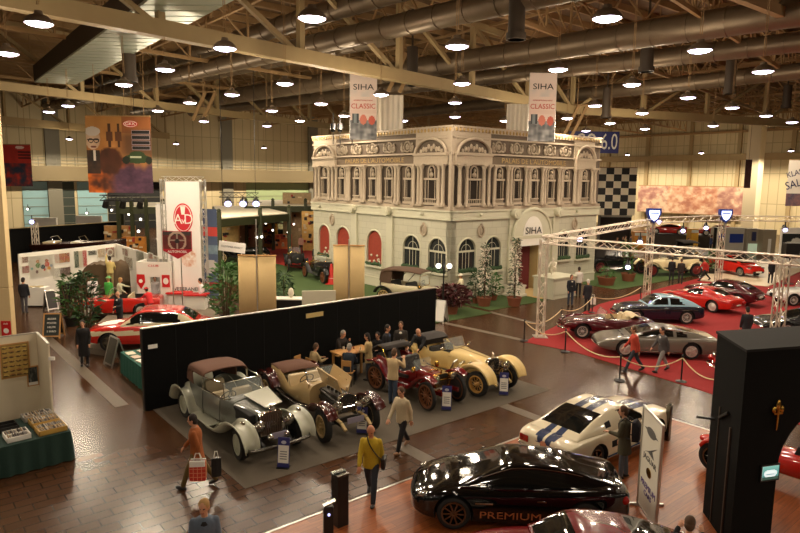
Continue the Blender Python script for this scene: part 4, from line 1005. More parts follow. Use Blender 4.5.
ECAB = [(-2.05, .6, .8, .52, .86), (-1.5, .68, .86, .54, 1.06), (-.9, .72, .86, .55, 1.22), (-.3, .72, .86, .55, 1.28), (.05, .72, .86, .56, 1.25), (.3, .72, .86, .6, 1.1), (.65, .70, .84, .62, .86)]
e_ = car('dark red round-roofed coupe cut off by the bottom edge', (2.98, 9.86, .05), pi - .02, DRED, ETY, ECAB, wheels=(1.3, -1.15, .66, .32, .17, 'wire', SILVER), glaze=dict(ws=(.06, .62), rw=(-1.75, -.9), sw=[(-.85, .45, .15, .1)], trim=(-.9, .3)))
for s in (-1, 1): headlamp(e_, 1.98, s * .52, .6, .1)
bumper(e_, 2.2, .4, .46, 1)
GREYB = paint('grey_brown_metallic', (104, 98, 88), .3)
GHI = [(-2.35, .58, .42, .66, .70), (-2.25, .80, .32, .78, .84), (-1.7, .89, .22, .80, .88), (-.6, .90, .2, .76, .86), (.5, .89, .2, .73, .84), (1.4, .88, .2, .70, .80), (2.0, .84, .26, .62, .70), (2.3, .74, .34, .52, .58), (2.37, .6, .38, .46, .49)]
GCAB = [(-2.1, .66, .8, .62, .87), (-1.5, .72, .84, .58, 1.0), (-.8, .76, .84, .565, 1.13), (-.2, .78, .84, .565, 1.19), (.15, .78, .83, .58, 1.16), (.5, .77, .83, .62, 1.05), (1.15, .74, .82, .68, .83)]
g_ = car('grey-brown metallic fastback coupe on the red carpet behind two walkers', (10.5, 25.35, .014), HD(-2.53, .3), GREYB, GHI, GCAB, wheels=(1.3, -1.25, .74, .33, .2, 'classic', SILVER), glaze=dict(ws=(.2, 1.08), rw=(-1.7, -.75), sw=[(-.6, .75, .1, .1), (-1.2, -.7, .3, .05)], trim=(-1.2, .7)))
bumper(g_, 2.4, .74, .42, 1, h=.06); bumper(g_, -2.36, .78, .52, -1, h=.06)
for s in (-1, 1):
    strip_tube(g_, 'sill_trim', [(-.9, s * .905, .28), (.95, s * .905, .28)], .025, CHROME, 4); ell_part(g_, 'headlamp', LENS, (2.24, s * .55, .50), (.06, .14, .05)); box_part(g_, 'tail_lamp', REDLENS, -2.36, s * .6 - .12, .58, -2.28, s * .6 + .12, .66)
    box_part(g_, 'bonnet_vent', DARK, 1.3, s * .3 - .16, .80, 1.36, s * .3 + .16, .812, .003)
box_part(g_, 'grille', DARK, 2.3, -.5, .38, 2.39, .5, .46)
# maroon roadster with separate rounded wings
MAR = paint('maroon', (74, 14, 20))
XKB = [(-2.15, .3, .42, .56, .62), (-2.0, .55, .32, .66, .78), (-1.5, .78, .24, .74, .9), (-.6, .82, .24, .78, .92), (.3, .72, .26, .76, .92), (1.0, .58, .3, .72, .88), (1.7, .42, .36, .66, .8), (1.98, .3, .42, .6, .72), (2.05, .18, .48, .56, .62)]
def pontoon(root, m, xs, s, n=6):
    """rounded wing: stations of (x, y, half width, z bottom, z top)"""
    b = MB(); rings = []
    for x, y, w, z0, z1 in spl(xs, 5):
        rings.append([(x, s * y + w * cos(a), z0 + (z1 - z0) * (.5 + .5 * sin(a))) for a in [2 * pi * i / 14 for i in range(14)]])
    b.loft(rings, True, True); return b
def xk(label, loc, rz, pm, interior, hard=None, group=None):
    root = car(label, loc, rz, pm, XKB, wheels=(1.28, -1.24, .66, .34, .17, 'wire', SILVER), cockpit=None if hard else (-.95, .2, .6, .42), bodymats={'inner': ('cockpit_trim', interior)}, cabin=hard, glaze=dict(ws=(.02, .5), rw=(-1.6, -.85), sw=[(-.75, .35, .1, .1)], trim=(-.75, .3)) if hard else None, group=group)
    for s in (-1, 1):
        for nm, xs, xw in (('front_wing', [(-.35, .62, .16, .3, .62), (.3, .64, .17, .3, .74), (.9, .66, .2, .34, .86), (1.35, .66, .21, .4, .88), (1.75, .62, .18, .46, .8), (2.02, .56, .1, .52, .68), (2.08, .55, .03, .58, .62)], 1.28), ('rear_wing', [(-2.05, .5, .05, .42, .6), (-1.8, .58, .2, .34, .8), (-1.3, .66, .2, .36, .9), (-.8, .68, .18, .32, .8), (-.3, .68, .12, .3, .62)], -1.24)):
            k = MB(); k.cyl((xw, s * .3, .35), (xw, s * 1.3, .35), .4, n=24); me = boolean_cut(pontoon(root, pm, xs, s), [k])
            split_mesh(me, lambda c, n: 'i' if hypot(c.x - xw, c.z - .35) < .399 else 'o', {'o': (nm, pm), 'i': ('wheel_arch', DARK)}, root, 50)
        headlamp(root, 1.92, s * .5, .72, .12)
        b = MB(); b.sph((1.99, s * .32, .48), .06, 8, 6); b.build('fog_lamp', CHROME, root, smooth=True); b = MB(); b.sph((-2.0, s * .55, .62), .05, 8, 6); b.build('tail_lamp', REDLENS, root, smooth=True)
    b = MB()
    for i in range(9): b.bar((2.06, -.14 + .035 * i, .46), (2.0, -.14 + .035 * i, .74), .012, .03)
    b.build('grille', CHROME, root); bumper(root, 2.16, .62, .44, 1, h=.08); bumper(root, -2.2, .6, .46, -1, h=.08)
    if not hard:
        windscreen_frame(root, .3, .6, .9, .32, .12); steering(root, -.15, .3, .92)
        for s in (-1, 1): seat_part(root, -.6, s * .3, .46, interior)
    return root
xk('maroon roadster with cream interior and open top on the red carpet', (9.5, 28.25, .014), pi - .02, MAR, leather('cream', (196, 176, 138)))
b = MB(); b.loft([[(-1.35, y, .93), (-1.3, y * .96, 1.02), (-1.05, y * .96, 1.05), (-.92, y, .95)] for y in (-.6, -.3, 0, .3, .6)], False)
t = [o for o in C.objects if o.get('label', '').startswith('maroon roadster')][0]; b.build('folded_top', leather('cream', (196, 176, 138)), t, smooth=60)
# dark blue saloon coupe with light blue roof
DBLUE = paint('dark_blue', (18, 20, 36)); LBLUE = paint('light_blue', (150, 186, 204))
ACG = [(-2.15, .5, .42, .62, .68), (-2.05, .72, .32, .74, .84), (-1.5, .82, .24, .82, .93), (-.5, .83, .22, .82, .94), (.5, .82, .22, .8, .93), (1.3, .78, .24, .76, .9), (1.8, .72, .3, .68, .8), (2.08, .56, .38, .58, .66), (2.15, .4, .44, .54, .58)]
ACB = [(-1.95, .62, .82, .55, .88), (-1.6, .70, .92, .54, 1.08), (-1.1, .74, .92, .54, 1.27), (-.5, .75, .92, .54, 1.36), (.0, .75, .92, .55, 1.35), (.3, .75, .92, .58, 1.22), (.72, .73, .91, .62, .92)]
q = car('dark blue sports saloon with a light blue roof', (13.1, 31.5, .014), pi - .03, DBLUE, ACG, ACB, LBLUE, wheels=(1.28, -1.22, .68, .34, .17, 'wire', SILVER), glaze=dict(ws=(.06, .68), rw=(-1.75, -1.1), sw=[(-.3, .5, .02, .1), (-1.1, -.4, .3, .02)], trim=(-1.1, .45)))
for s in (-1, 1):
    headlamp(q, 1.98, s * .52, .66, .11); strip_tube(q, 'side_trim', [(-1.7, s * .835, .72), (0, s * .84, .74), (1.6, s * .78, .7)], .014, CHROME, 4); b = MB(); b.sph((-2.08, s * .56, .66), .06, 8, 6); b.build('tail_lamp', REDLENS, q, smooth=True)
bumper(q, 2.22, .62, .44, 1); bumper(q, -2.2, .62, .46, -1); ell_part(q, 'grille', CHROME, (2.12, 0, .54), (.05, .28, .12))
# red fastback and maroon saloon behind
SRED = paint('bright_red', (186, 34, 24))
COR = [(-2.2, .56, .4, .6, .64), (-2.1, .76, .32, .7, .78), (-1.5, .87, .22, .78, .9), (-.9, .86, .2, .74, .86), (-.1, .80, .2, .68, .82), (.8, .86, .2, .74, .86), (1.3, .88, .22, .74, .84), (1.9, .80, .28, .62, .7), (2.2, .6, .36, .5, .56)]
CCAB = [(-2.0, .3, .74, .2, .80), (-1.5, .55, .84, .40, .99), (-1.0, .66, .84, .5, 1.14), (-.4, .70, .84, .53, 1.24), (0, .70, .83, .54, 1.22), (.3, .70, .83, .58, 1.08), (.7, .68, .82, .6, .83)]
c_ = car('bright red split-back sports coupe on the red carpet seen from behind', (17.0, 35.1, .014), HD(-.55, .83), SRED, COR, CCAB, wheels=(1.25, -1.2, .72, .33, .2, 'disc', SILVER), glaze=dict(ws=(.06, .66), rw=(-1.6, -.85), sw=[(-.55, .45, .1, .1)], trim=(-.6, .3)))
bumper(c_, -2.24, .74, .46, -1, h=.06)
for s in (-1, 1):
    for y in (.4, .58):
        b = MB(); b.cyl((-2.16, s * y, .6), (-2.26, s * y, .6), .07, n=12); b.build('tail_lamp', REDLENS, c_)
box_part(c_, 'number_plate', PLATE, -2.24, -.2, .42, -2.2, .2, .52)
j_ = car('maroon rounded coupe with chrome rear bumper behind the bright red coupe', (19.2, 37.0, .014), HD(-.62, .78), MAR, ACG, ACB, wheels=(1.28, -1.22, .68, .34, .17, 'wire', SILVER), glaze=dict(ws=(.06, .68), rw=(-1.75, -1.1), sw=[(-1.1, .5, .3, .1)], trim=(-1.1, .45)))
bumper(j_, -2.22, .64, .46, -1, h=.1); bumper(j_, 2.22, .62, .44, 1)
for s in (-1, 1): b = MB(); b.sph((-2.06, s * .58, .62), .07, 8, 6); b.build('tail_lamp', REDLENS, j_, smooth=True)
box_part(j_, 'number_plate', PLATE, -2.22, -.2, .52, -2.17, .2, .64)
# red modern cabriolet on a pale stand, far right
PEU = [(-2.1, .6, .4, .74, .8), (-2.0, .8, .3, .88, .96), (-1.4, .86, .24, .92, 1.0), (0, .87, .22, .86, .95), (1.0, .86, .22, .8, .92), (1.7, .82, .26, .7, .8), (2.05, .66, .3, .56, .64), (2.15, .5, .34, .5, .54)]
PCAB = [(-1.7, .72, .96, .66, 1.0), (-1.2, .76, .96, .6, 1.26), (-.5, .77, .94, .58, 1.4), (.1, .77, .93, .6, 1.38), (.6, .76, .92, .64, 1.18), (1.2, .72, .9, .68, .92)]
P307 = G(743, 276)
flatpoly('display_platform', [G(700, 281), G(768, 287), G(800, 272), G(800, 262), G(722, 262)], .06, mat('pale_platform', (214, 196, 168), .5), 'pale low display platform under the red cabriolet', 'platform')
p_ = car('red modern cabriolet with black grille on the pale platform', (26.0, 48.4, .07), HD(.3, -.95), SRED, PEU, PCAB, wheels=(1.25, -1.3, .74, .33, .2, 'alloy', ALU), glaze=dict(ws=(.12, 1.15), rw=(-1.6, -1.0), sw=[(-1.15, .85, .2, .1)], trim=(-1.1, .8)))
for s in (-1, 1): ell_part(p_, 'headlamp', LENS, (1.86, s * .62, .68), (.22, .12, .07))
box_part(p_, 'grille', BLACK, 2.02, -.5, .3, 2.16, .5, .46); box_part(p_, 'number_plate', PLATE, 2.16, -.26, .36, 2.19, .26, .46); box_part(p_, 'windscreen_header', DARK, .1, -.6, 1.36, .2, .6, 1.4)
# white saloon and dark cars at the right edge
WCAR = paint('cool_white', (228, 226, 220))
w_ = car('white open sports car cut by the right edge behind the truss leg', (24.0, 36.6, .014), pi + .05, WCAR, ACG, wheels=(1.28, -1.22, .68, .34, .17, 'wire', SILVER), cockpit=(-1.1, .25, .6, .45))
for s in (-1, 1): headlamp(w_, 1.98, s * .52, .66, .12); seat_part(w_, -.5, s * .3, .5, leather('black', (30, 28, 26)))
windscreen_frame(w_, .35, .62, .92, .36, .14); bumper(w_, 2.22, .62, .44, 1); ell_part(w_, 'grille', DARK, (2.12, 0, .54), (.05, .28, .12))
d_ = car('dark gleaming coupe at the right edge behind the black tower', (19.2, 29.0, .014), pi - .08, paint('near_black', (22, 22, 24)), GHI, GCAB, wheels=(1.3, -1.25, .74, .33, .2, 'wire', SILVER), glaze=dict(ws=(.2, 1.08), rw=(-1.7, -.75), sw=[(-1.1, .75, .1, .1)], trim=(-1.1, .7)))
bumper(d_, 2.4, .74, .42, 1)
r_ = xk('red roadster with chrome grille peeping out left of the black tower', (13.5, 22.0, .014), pi - .05, SRED, leather('black', (30, 28, 26)))
# red rally saloon and red open car on the left stand
RAL = [(-2.1, .6, .42, .7, .78), (-2.0, .76, .34, .8, .9), (-1.4, .82, .26, .86, .96), (0, .82, .24, .84, .95), (.9, .82, .24, .80, .93), (1.6, .80, .28, .74, .86), (2.0, .74, .36, .64, .74), (2.1, .62, .42, .58, .64)]
RCAB = [(-1.7, .7, .92, .62, .98), (-1.25, .74, .93, .6, 1.3), (-.8, .75, .93, .6, 1.4), (0, .75, .93, .6, 1.42), (.3, .75, .93, .61, 1.36), (.85, .73, .92, .66, .94)]
CREAMT = paint('cream_trim', (214, 200, 164))
rp = Vector((-10.0, 24.75, .25))
def rstripe(c, n, f): return 'stripe' if abs(n.y) > .6 and .58 < c.z < .74 else 'roundel' if n.z > .5 and hypot((c.x - 1.35) / .42, c.y / .38) < 1 else None
l_ = car('red rally coupe with cream side stripe and white roundel on its bonnet', rp, HD(-.985, -.17), SRED, RAL, RCAB, wheels=(1.25, -1.2, .68, .32, .18, 'classic', DARKCH),
         glaze=dict(ws=(.3, .82), rw=(-1.62, -1.2), sw=[(-.12, .62, .02, .08), (-1.2, -.2, .2, .02)], trim=(-1.25, .5), cls=lambda c, n, f: 'pill' if f < .86 and abs(c.y) > .5 else None, mats={'pill': ('window_pillars', CREAMT)}), bodycls=rstripe, bodymats={'stripe': ('side_stripe', CREAMT), 'roundel': ('bonnet_roundel', WHITE)}, n=7, scale=1.1)
bumper(l_, 2.14, .7, .42, 1, h=.07)
for s in (-1, 1): headlamp(l_, 2.02, s * .52, .64, .1)
l2 = car('red open car with beige tonneau behind the rally coupe', (-14.1, 31.0, .1), HD(-.98, -.2), SRED, RAL, wheels=(1.25, -1.2, .68, .32, .18, 'disc', SILVER), cockpit=(-1.2, .3, .6, .5))
windscreen_frame(l2, .4, .6, .93, .36, .15); bumper(l2, 2.14, .7, .42, 1)
for s in (-1, 1): headlamp(l2, 2.02, s * .52, .64, .1); seat_part(l2, -.5, s * .3, .5, leather('cream', (196, 176, 138)))
# low stage under the red rally coupe
stg = [G(86, 353), G(143, 362), G(232, 330), G(210, 312), G(110, 318), G(84, 340)]
flatpoly('low_stage', stg, .24, mat('stage_grey', (120, 108, 92), .8, noise=.1), 'low grey stage under the red rally coupe', 'stage')
# far cars
f1 = car('low red sports car on the raised display far behind the truss', (30.5, 72, 1.15), pi - .25, SRED, GHI, GCAB, wheels=(1.3, -1.25, .74, .33, .2, 'disc', SILVER), glaze=dict(ws=(.2, 1.08), rw=(-1.7, -.75), sw=[(-1.1, .75, .1, .1)], trim=(-1.1, .7)))
flatpoly('display_platform', [(26.5, 70.6), (38, 69), (38.6, 73), (27, 74.4)], 1.14, mat('display_dark', (62, 54, 46), .7), 'high dark display platform under the low red sports car', 'platform')
f2 = car('low red sports car farther right on the raised display', (35.6, 70.8, 1.15), pi - .25, SRED, COR, CCAB, wheels=(1.25, -1.2, .72, .33, .2, 'disc', SILVER), glaze=dict(ws=(.06, .66), rw=(-1.6, -.85), sw=[(-.55, .45, .1, .1)], trim=(-.6, .3)))
# ================================================================ pre-war cars
def fender(root, name, m, path, y, hw, crown=.09, n=5, skirt=.05):
    P = spl(path, n); b = MB(); rings = []; k = len(P)
    for i in range(k):
        a, c = P[max(i - 1, 0)], P[min(i + 1, k - 1)]; tx, tz = c[0] - a[0], c[1] - a[1]; L = hypot(tx, tz) or 1
        nx, nz = -tz / L, tx / L
        if nz < 0 and abs(nz) > .3 and False: nx, nz = -nx, -nz
        w = hw if len(P[i]) < 3 else hw * P[i][2]
        ring = []
        for q in range(9):
            t = -1 + q / 4; d = crown * (1 - t * t) - (skirt if abs(t) > .99 else 0)
            ring.append((P[i][0] + nx * d, y + t * w, P[i][1] + nz * d))
        rings.append(ring)
    b.loft(rings, False); o = b.build(name, m, root, smooth=55)
    s = o.modifiers.new('thick', 'SOLIDIFY'); s.thickness = .018; s.offset = 0; return o
def tub(root, m, st, wall=.05, name='body_tub', floor=.08, n=4):
    b = MB(); rings = []
    for x, hw, zb, zt in spl(st, n):
        zm = zb + .6 * (zt - zb); h = [(0, zb), (hw * .8, zb), (hw * .95, zb + .12), (hw, zm), (hw * .97, zt - .03), (hw * .97 - wall * .5, zt), (hw * .97 - wall, zt - .03), (hw * .93 - wall, zb + floor + .05), (0, zb + floor)]
        rings.append([(x, y, z) for y, z in h] + [(x, -y, z) for y, z in h[-2:0:-1]])
    b.loft(rings, True, True); return b.build(name, m, root, smooth=50)
def shell(root, name, m, st, n=4, arch=.5, caps=True):
    """closed hood-like loft; stations x, half width, z bottom, z top; rounded top"""
    b = MB(); rings = []
    for x, hw, zb, zt in spl(st, n):
        zs = zb + (zt - zb) * (1 - arch * .45); h = spl([(hw * .98, zb), (hw, zb + (zs - zb) * .6), (hw * .97, zs), (hw * .7, zt - (zt - zs) * .25), (0, zt)], 3)
        rings.append([(x, y, z) for y, z in h] + [(x, -y, z) for y, z in h[-2::-1]])
    b.loft(rings, True, caps); return b.build(name, m, root, smooth=50)
def radiator(root, x, hw, z0, z1, shellm=CHROME, corem=DARK, arch=.25):
    def out(k, dz): 
        w = hw * k; return [(-w, z0), (w, z0), (w, z1 - arch * hw)] + [(w * cos(pi * i / 8), z1 - arch * hw + (arch * hw + dz) * sin(pi * i / 8)) for i in range(1, 8)] + [(-w, z1 - arch * hw)]
    M = Matrix(((0, 0, 1, 0), (1, 0, 0, 0), (0, 1, 0, 0), (0, 0, 0, 1)))
    b = MB(); b.prism(out(1, 0), x - .1, x + .02, M=M); r = b.build('radiator_shell', shellm, root, smooth=30, bevel=.012)
    b = MB(); b.prism([(p[0] * .86, z0 + .03 + (p[1] - z0) * .9) for p in out(1, 0)], x + .015, x + .028, M=M); c = b.build('radiator_core', corem, r)
    b = MB()
    for i in range(9): y = hw * .8 * (-1 + i / 4); b.box(x + .028, y - .006, z0 + .05, x + .036, y + .006, z1 - .1)
    b.build('radiator_slats', shellm, r)
    b = MB(); b.cyl((x - .04, 0, z1 - .01), (x - .04, 0, z1 + .06), .045, .035, 10); b.sph((x - .03, 0, z1 + .1), (.05, .015, .05), 8, 6); b.build('radiator_cap', shellm, r)
    return r
def vint(label, loc, rz, s, group=None, scale=None, rzs=0):
    root = thing('vintage_car', label, 'car', loc, rz, group, scale); wb = s['wb'] / 2; r = s['r']; ty = s['ty']
    for x in (wb, -wb):
        for q in (-1, 1): add_wheel(root, x, q * ty, r, s['ww'], s['style'], s['rim'], s.get('steer', 0) if x > 0 else 0)
    b = MB()
    for q in (-1, 1): b.bar((wb + .35, q * .36, r + .08), (-wb - .3, q * .45, r + .1), .06, .12)
    for x in (wb, -wb): b.cyl((x, -ty + .05, r), (x, ty - .05, r), .045, n=8)
    b.bar((wb + .1, -.36, r + .1), (wb + .1, .36, r + .1), .08, .08); b.build('chassis_frame', s.get('frame', BLACK), root)
    if 'irons' in s:
        for q in (-1, 1): strip_tube(root, 'dumb_iron', [(wb - .1, q * .36, r + .14), (wb + .3, q * .36, r + .12), (wb + .52, q * .35, r - .02)], .045, s['irons'], 6)
    if 'tub' in s: tub(root, s['body'], s['tub'])
    if 'bonnet' in s: shell(root, 'bonnet', s.get('bonnetm', s['body']), s['bonnet'], arch=s.get('arch', .5))
    if 'scuttle' in s: shell(root, 'scuttle', s['body'], s['scuttle'], arch=s.get('arch', .5))
    if 'tail' in s: shell(root, 'tail', s.get('tailm', s['body']), s['tail'], arch=.6)
    if 'rad' in s: radiator(root, *s['rad'])
    for q in (-1, 1):
        for nm, k in (('front_wing', 'fw'), ('rear_wing', 'rw')):
            if k in s: fender(root, nm, s['fm'], s[k], q * s.get('fy', ty), s.get('fhw', .18), s.get('crown', .09))
        if 'board' in s:
            x0, x1, z = s['board']; box_part(root, 'running_board', s.get('boardm', s['fm']), x0, q * (ty - .02) - .17, z - .03, x1, q * (ty - .02) + .17, z)
        if 'lamp' in s: headlamp(root, s['lamp'][0], q * s['lamp'][1], s['lamp'][2], s['lamp'][3], s.get('lampm', CHROME), depth=s['lamp'][3] * 1.5)
    if 'lamp' in s:
        b = MB(); x, y, z, rr = s['lamp']; b.cyl((x - rr, -y, z - rr * .6), (x - rr, y, z - rr * .6), .02, n=6)
        for q in (-1, 1): b.cyl((x - rr, q * y, z - rr), (x - rr - .05, q * .36, r + .1), .02, n=6)
        b.build('lamp_bar', s.get('lampm', CHROME), root)
    if 'bump' in s: bumper(root, wb + s['bump'][0], s['bump'][1], s['bump'][2], 1, s.get('bumpm', CHROME), h=.1, wrap=.15)
    if 'screen' in s: windscreen_frame(root, *s['screen'])
    for x, y, z in s.get('seats', []): seat_part(root, x, y, z, s['seatm'], w=s.get('seatw', .52))
    if 'wheel' in s: steering(root, *s['wheel'])
    return root
# --- grey-green drophead
GRB = paint('grey_green', (92, 95, 88), .35); SAGE = paint('pale_sage', (178, 178, 158), .3); BROWNT = mat('brown_hood_cloth', (98, 66, 50), .9, noise=.1, nscale=30); BEIGEL = leather('beige', (168, 152, 120)); SAGER = mat('sage_rim', (176, 180, 160), .4)
FW = [(2.3, .40, .8), (2.26, .62, .95), (2.05, .84), (1.65, .92), (1.28, .84), (.98, .62), (.66, .45, .95), (.1, .37, .9)]
RW = [(-.95, .36, .85), (-1.08, .6, .95), (-1.3, .86), (-1.65, .95), (-2.0, .86), (-2.22, .62, .95), (-2.36, .42, .8)]
SP = dict(wb=3.3, r=.39, ty=.70, ww=.19, style='disc', rim=SAGER, steer=-.12, body=GRB, fm=SAGE, fw=[p[:2] + (p[2],) if len(p) > 2 else p + (1,) for p in FW], rw=[p if len(p) > 2 else p + (1,) for p in RW], fy=.72, fhw=.2, crown=.11,
          tub=[(.72, .50, .42, 1.1), (.3, .60, .40, 1.12), (-.6, .66, .38, 1.10), (-1.3, .64, .40, 1.10), (-1.9, .52, .46, 1.0), (-2.15, .42, .52, .86)], bonnet=[(.72, .50, .5, 1.15), (1.3, .38, .52, 1.13), (1.76, .28, .54, 1.1)], bonnetm=GRB, scuttle=[(.45, .56, .6, 1.18), (.75, .50, .5, 1.16)],
          rad=(1.84, .29, .52, 1.14, CHROME, mat('radiator_brown', (70, 56, 46), .5, .3)), lamp=(2.0, .38, .86, .15), bump=(.72, .78, .45), bumpm=DARKCH, board=(-.95, .15, .38), screen=(.5, .54, 1.14, .40, .16), seats=[(-.2, .3, .5), (-.2, -.3, .5), (-1.25, 0, .5)], seatm=BEIGEL, wheel=(.15, -.28, 1.08), irons=BLACK)
v = vint('grey-green drophead tourer with brown hood and chrome bumper, leftmost by the black wall', (-4.5, 16.85, .012), HU, SP, scale=1.09)
v.scale = (1.09, 1.09, 1.0)
b = MB(); rings = []
for x, hw, z0, z1 in spl([(-.62, .60, 1.46, 1.60), (-.9, .62, 1.46, 1.66), (-1.4, .61, 1.44, 1.64), (-1.8, .56, 1.30, 1.54), (-2.02, .5, 1.06, 1.2)], 4):
    h = spl([(hw, z0), (hw * .95, z1 - .05), (hw * .6, z1 + .0), (0, z1 + .02)], 3); rings.append([(x, y, z) for y, z in h] + [(x, -y, z) for y, z in h[-2::-1]])
b.loft(rings, False); o = b.build('folding_hood', BROWNT, v, smooth=60); sm = o.modifiers.new('thick', 'SOLIDIFY'); sm.thickness = .03
for q in (-1, 1):
    b = MB(); b.add([(-1.3, q * .62, 1.08), (-2.05, q * .5, 1.02), (-1.98, q * .52, 1.24), (-1.75, q * .57, 1.4), (-1.35, q * .62, 1.48)], [(0, 1, 2, 3, 4)]); f = b.build('hood_side', BROWNT, v); m_ = f.modifiers.new('t', 'SOLIDIFY'); m_.thickness = .02
    strip_tube(v, 'hood_rail', [(-.66, q * .6, 1.48), (-.66, q * .62, 1.12), (.45, q * .56, 1.16)], .022, CHROME, 6)
    strip_tube(v, 'cant_rail', [(-.66, q * .6, 1.47), (.36, q * .5, 1.53)], .016, CHROME, 6)
    strip_tube(v, 'door_seam', [(-.55, q * .665, .45), (-.58, q * .672, .8), (-.58, q * .65, 1.08)], .008, DARK, 4); strip_tube(v, 'door_seam', [(.32, q * .60, .45), (.34, q * .605, .8), (.34, q * .59, 1.1)], .008, DARK, 4)
    b = MB(); b.sph((2.18, q * .2, .62), .09, 10, 7); b.build('horn', CHROME, v, smooth=True); b = MB(); b.sph((1.86, q * .72, 1.0), (.09, .05, .05), 8, 6); b.build('side_lamp', CHROME, v, smooth=True)
b = MB(); b.add([(.62, -.1, 1.22), (1.7, -.06, 1.2), (1.72, .36, 1.26), (.6, .56, 1.30)], [(0, 1, 2, 3)]); o = b.build('raised_bonnet_leaf', SAGE, v); m_ = o.modifiers.new('t', 'SOLIDIFY'); m_.thickness = .02
b = MB(); b.box(.8, -.46, .75, 1.68, -.30, 1.06); b.build('engine_bay_opening', DARK, v, bevel=.02)
box_part(v, 'number_plate', mat('plate_lilac', (140, 134, 150), .5), 2.2, -.2, .56, 2.22, .2, .72); ell_part(v, 'spare_wheel_cover', SAGE, (-2.3, 0, .82), (.12, .36, .36))
# --- beige tourer with open bonnet
BEI = paint('beige', (188, 160, 112), .4); OX = paint('oxblood', (70, 22, 16)); CRIM = mat('cream_rim', (200, 172, 118), .5)
SP = dict(wb=3.25, r=.42, ty=.68, ww=.16, style='wire', rim=CRIM, steer=-.1, body=BEI, fm=OX, frame=mat('chassis_dark', (30, 26, 22), .6), irons=CRIM, fw=[(2.1, .74, .95), (1.9, .9, 1), (1.6, .97, 1), (1.25, .88, 1), (1.08, .70, .95)], rw=[(-1.08, .62, .9), (-1.22, .84, 1), (-1.55, .98, 1), (-1.9, .9, 1), (-2.12, .66, .9)], fhw=.14, crown=.08,
          tub=[(.42, .46, .52, 1.12), (.15, .53, .48, 1.12), (-.1, .56, .46, .96), (-.45, .58, .46, .84), (-.75, .58, .46, 1.0), (-1.05, .57, .48, 1.14), (-1.7, .5, .52, 1.1), (-2.05, .38, .58, 1.0)], scuttle=[(.2, .52, .55, 1.16), (.5, .45, .54, 1.14)], arch=.7,
          rad=(1.62, .28, .62, 1.16, CHROME, DARK, .9), lamp=(1.86, .40, .92, .15), screen=(.28, .42, 1.14, .34, .08), seats=[(-.4, .28, .55), (-.4, -.28, .55)], seatm=leather('cream_hide', (192, 170, 128)), wheel=(0, -.27, 1.12))
v = vint('beige open tourer with raised bonnet leaves and oxblood wings, by the black wall', (-2.45, 18.0, .012), HD(.58, -.815), SP, scale=1.12)
v.scale = (1.12, 1.1, 1.04)
tn = MB(); tn.loft([[(x, y * k, z + .02 * (1 - abs(y) / .5)) for y in (-.5, -.25, 0, .25, .5)] for x, k, z in ((-.85, 1.1, 1.12), (-1.3, 1.06, 1.15), (-1.8, .92, 1.12), (-2.08, .7, 1.02))], False); o = tn.build('tonneau_cover', BROWNT, v, smooth=60); m_ = o.modifiers.new('t', 'SOLIDIFY'); m_.thickness = .03
for q in (-1, 1):
    b = MB(); b.add([(.52, q * .07, 1.17), (1.5, q * .07, 1.15), (1.5, q * .2, 1.52), (.52, q * .24, 1.62)], [(0, 1, 2, 3)]); o = b.build('bonnet_leaf', BEI, v); m_ = o.modifiers.new('t', 'SOLIDIFY'); m_.thickness = .025
    b = MB(); b.box(1.3, q * .15, 1.38, 1.35, q * .19, 1.42); b.cyl((1.0, q * .16, 1.4), (1.0, q * .2, 1.4), .03, n=8); b.build('bonnet_catch', CHROME, v)
b = MB(); b.box(.55, -.17, .62, 1.45, .17, 1.02); b.box(.6, -.24, .75, 1.4, .24, .84)
for i in range(4): b.cyl((.7 + .2 * i, 0, 1.0), (.7 + .2 * i, 0, 1.1), .05, n=8)
b.tube([(.6, -.2, .98), (1.0, -.26, 1.0), (1.45, -.22, .9)], .03, 6); b.build('engine', mat('engine_grey', (62, 58, 52), .45, .6), v, bevel=.01)
box_part(v, 'number_plate', mat('plate_lilac', (140, 134, 150), .5), 2.02, -.24, .5, 2.04, .24, .66); strip_tube(v, 'exhaust_pipe', [(.5, -.5, .52), (0, -.6, .46), (-2.1, -.55, .44)], .035, DARKCH, 8)
b = MB(); b.lathe([(.05, -.07), (.3, -.07), (.4, 0), (.3, .07), (.05, .07)], 20, M=AY((-.2, .72, .86))); b.build('spare_tyre', RUBBER, v, smooth=40)
# --- dark red veteran
VRED = paint('veteran_red', (104, 18, 16), .2); WOODR = mat('brown_spokes', (112, 66, 34), .5)
SP = dict(wb=2.45, r=.44, ty=.66, ww=.12, style='wood', rim=WOODR, steer=-.15, body=VRED, fm=VRED, frame=VRED, fw=[(1.55, .92, .8), (1.35, 1.0, 1), (1.05, .98, 1), (.78, .8, 1), (.45, .52, 1), (.1, .46, .9)], rw=[(-.5, .48, .9), (-.72, .72, 1), (-.95, .94, 1), (-1.25, 1.02, 1), (-1.6, .94, .9)], fhw=.15, crown=.05, board=(-.5, .12, .46),
          tub=[(.42, .38, .58, .98), (.1, .44, .56, .95), (-.2, .5, .56, .86), (-.7, .54, .58, 1.06), (-1.2, .54, .6, 1.16), (-1.45, .48, .64, 1.12)], bonnet=[(.40, .34, .62, 1.04), (.8, .31, .62, 1.02), (1.12, .28, .62, .99)], rad=(1.2, .28, .6, 1.02, BRASS, DARK, .1), lamp=(1.36, .36, .92, .13), lampm=BRASS, seats=[(-.3, .25, .66), (-.3, -.25, .66), (-1.0, 0, .72)], seatm=leather('black_button', (34, 30, 28)), wheel=(.12, -.24, 1.2))
v = vint('dark red veteran car with wooden wheels and brass lamps beside the photographer', (.55, 19.85, .012), HD(.66, -.75), SP, scale=1.0)
b = MB(); rings = []
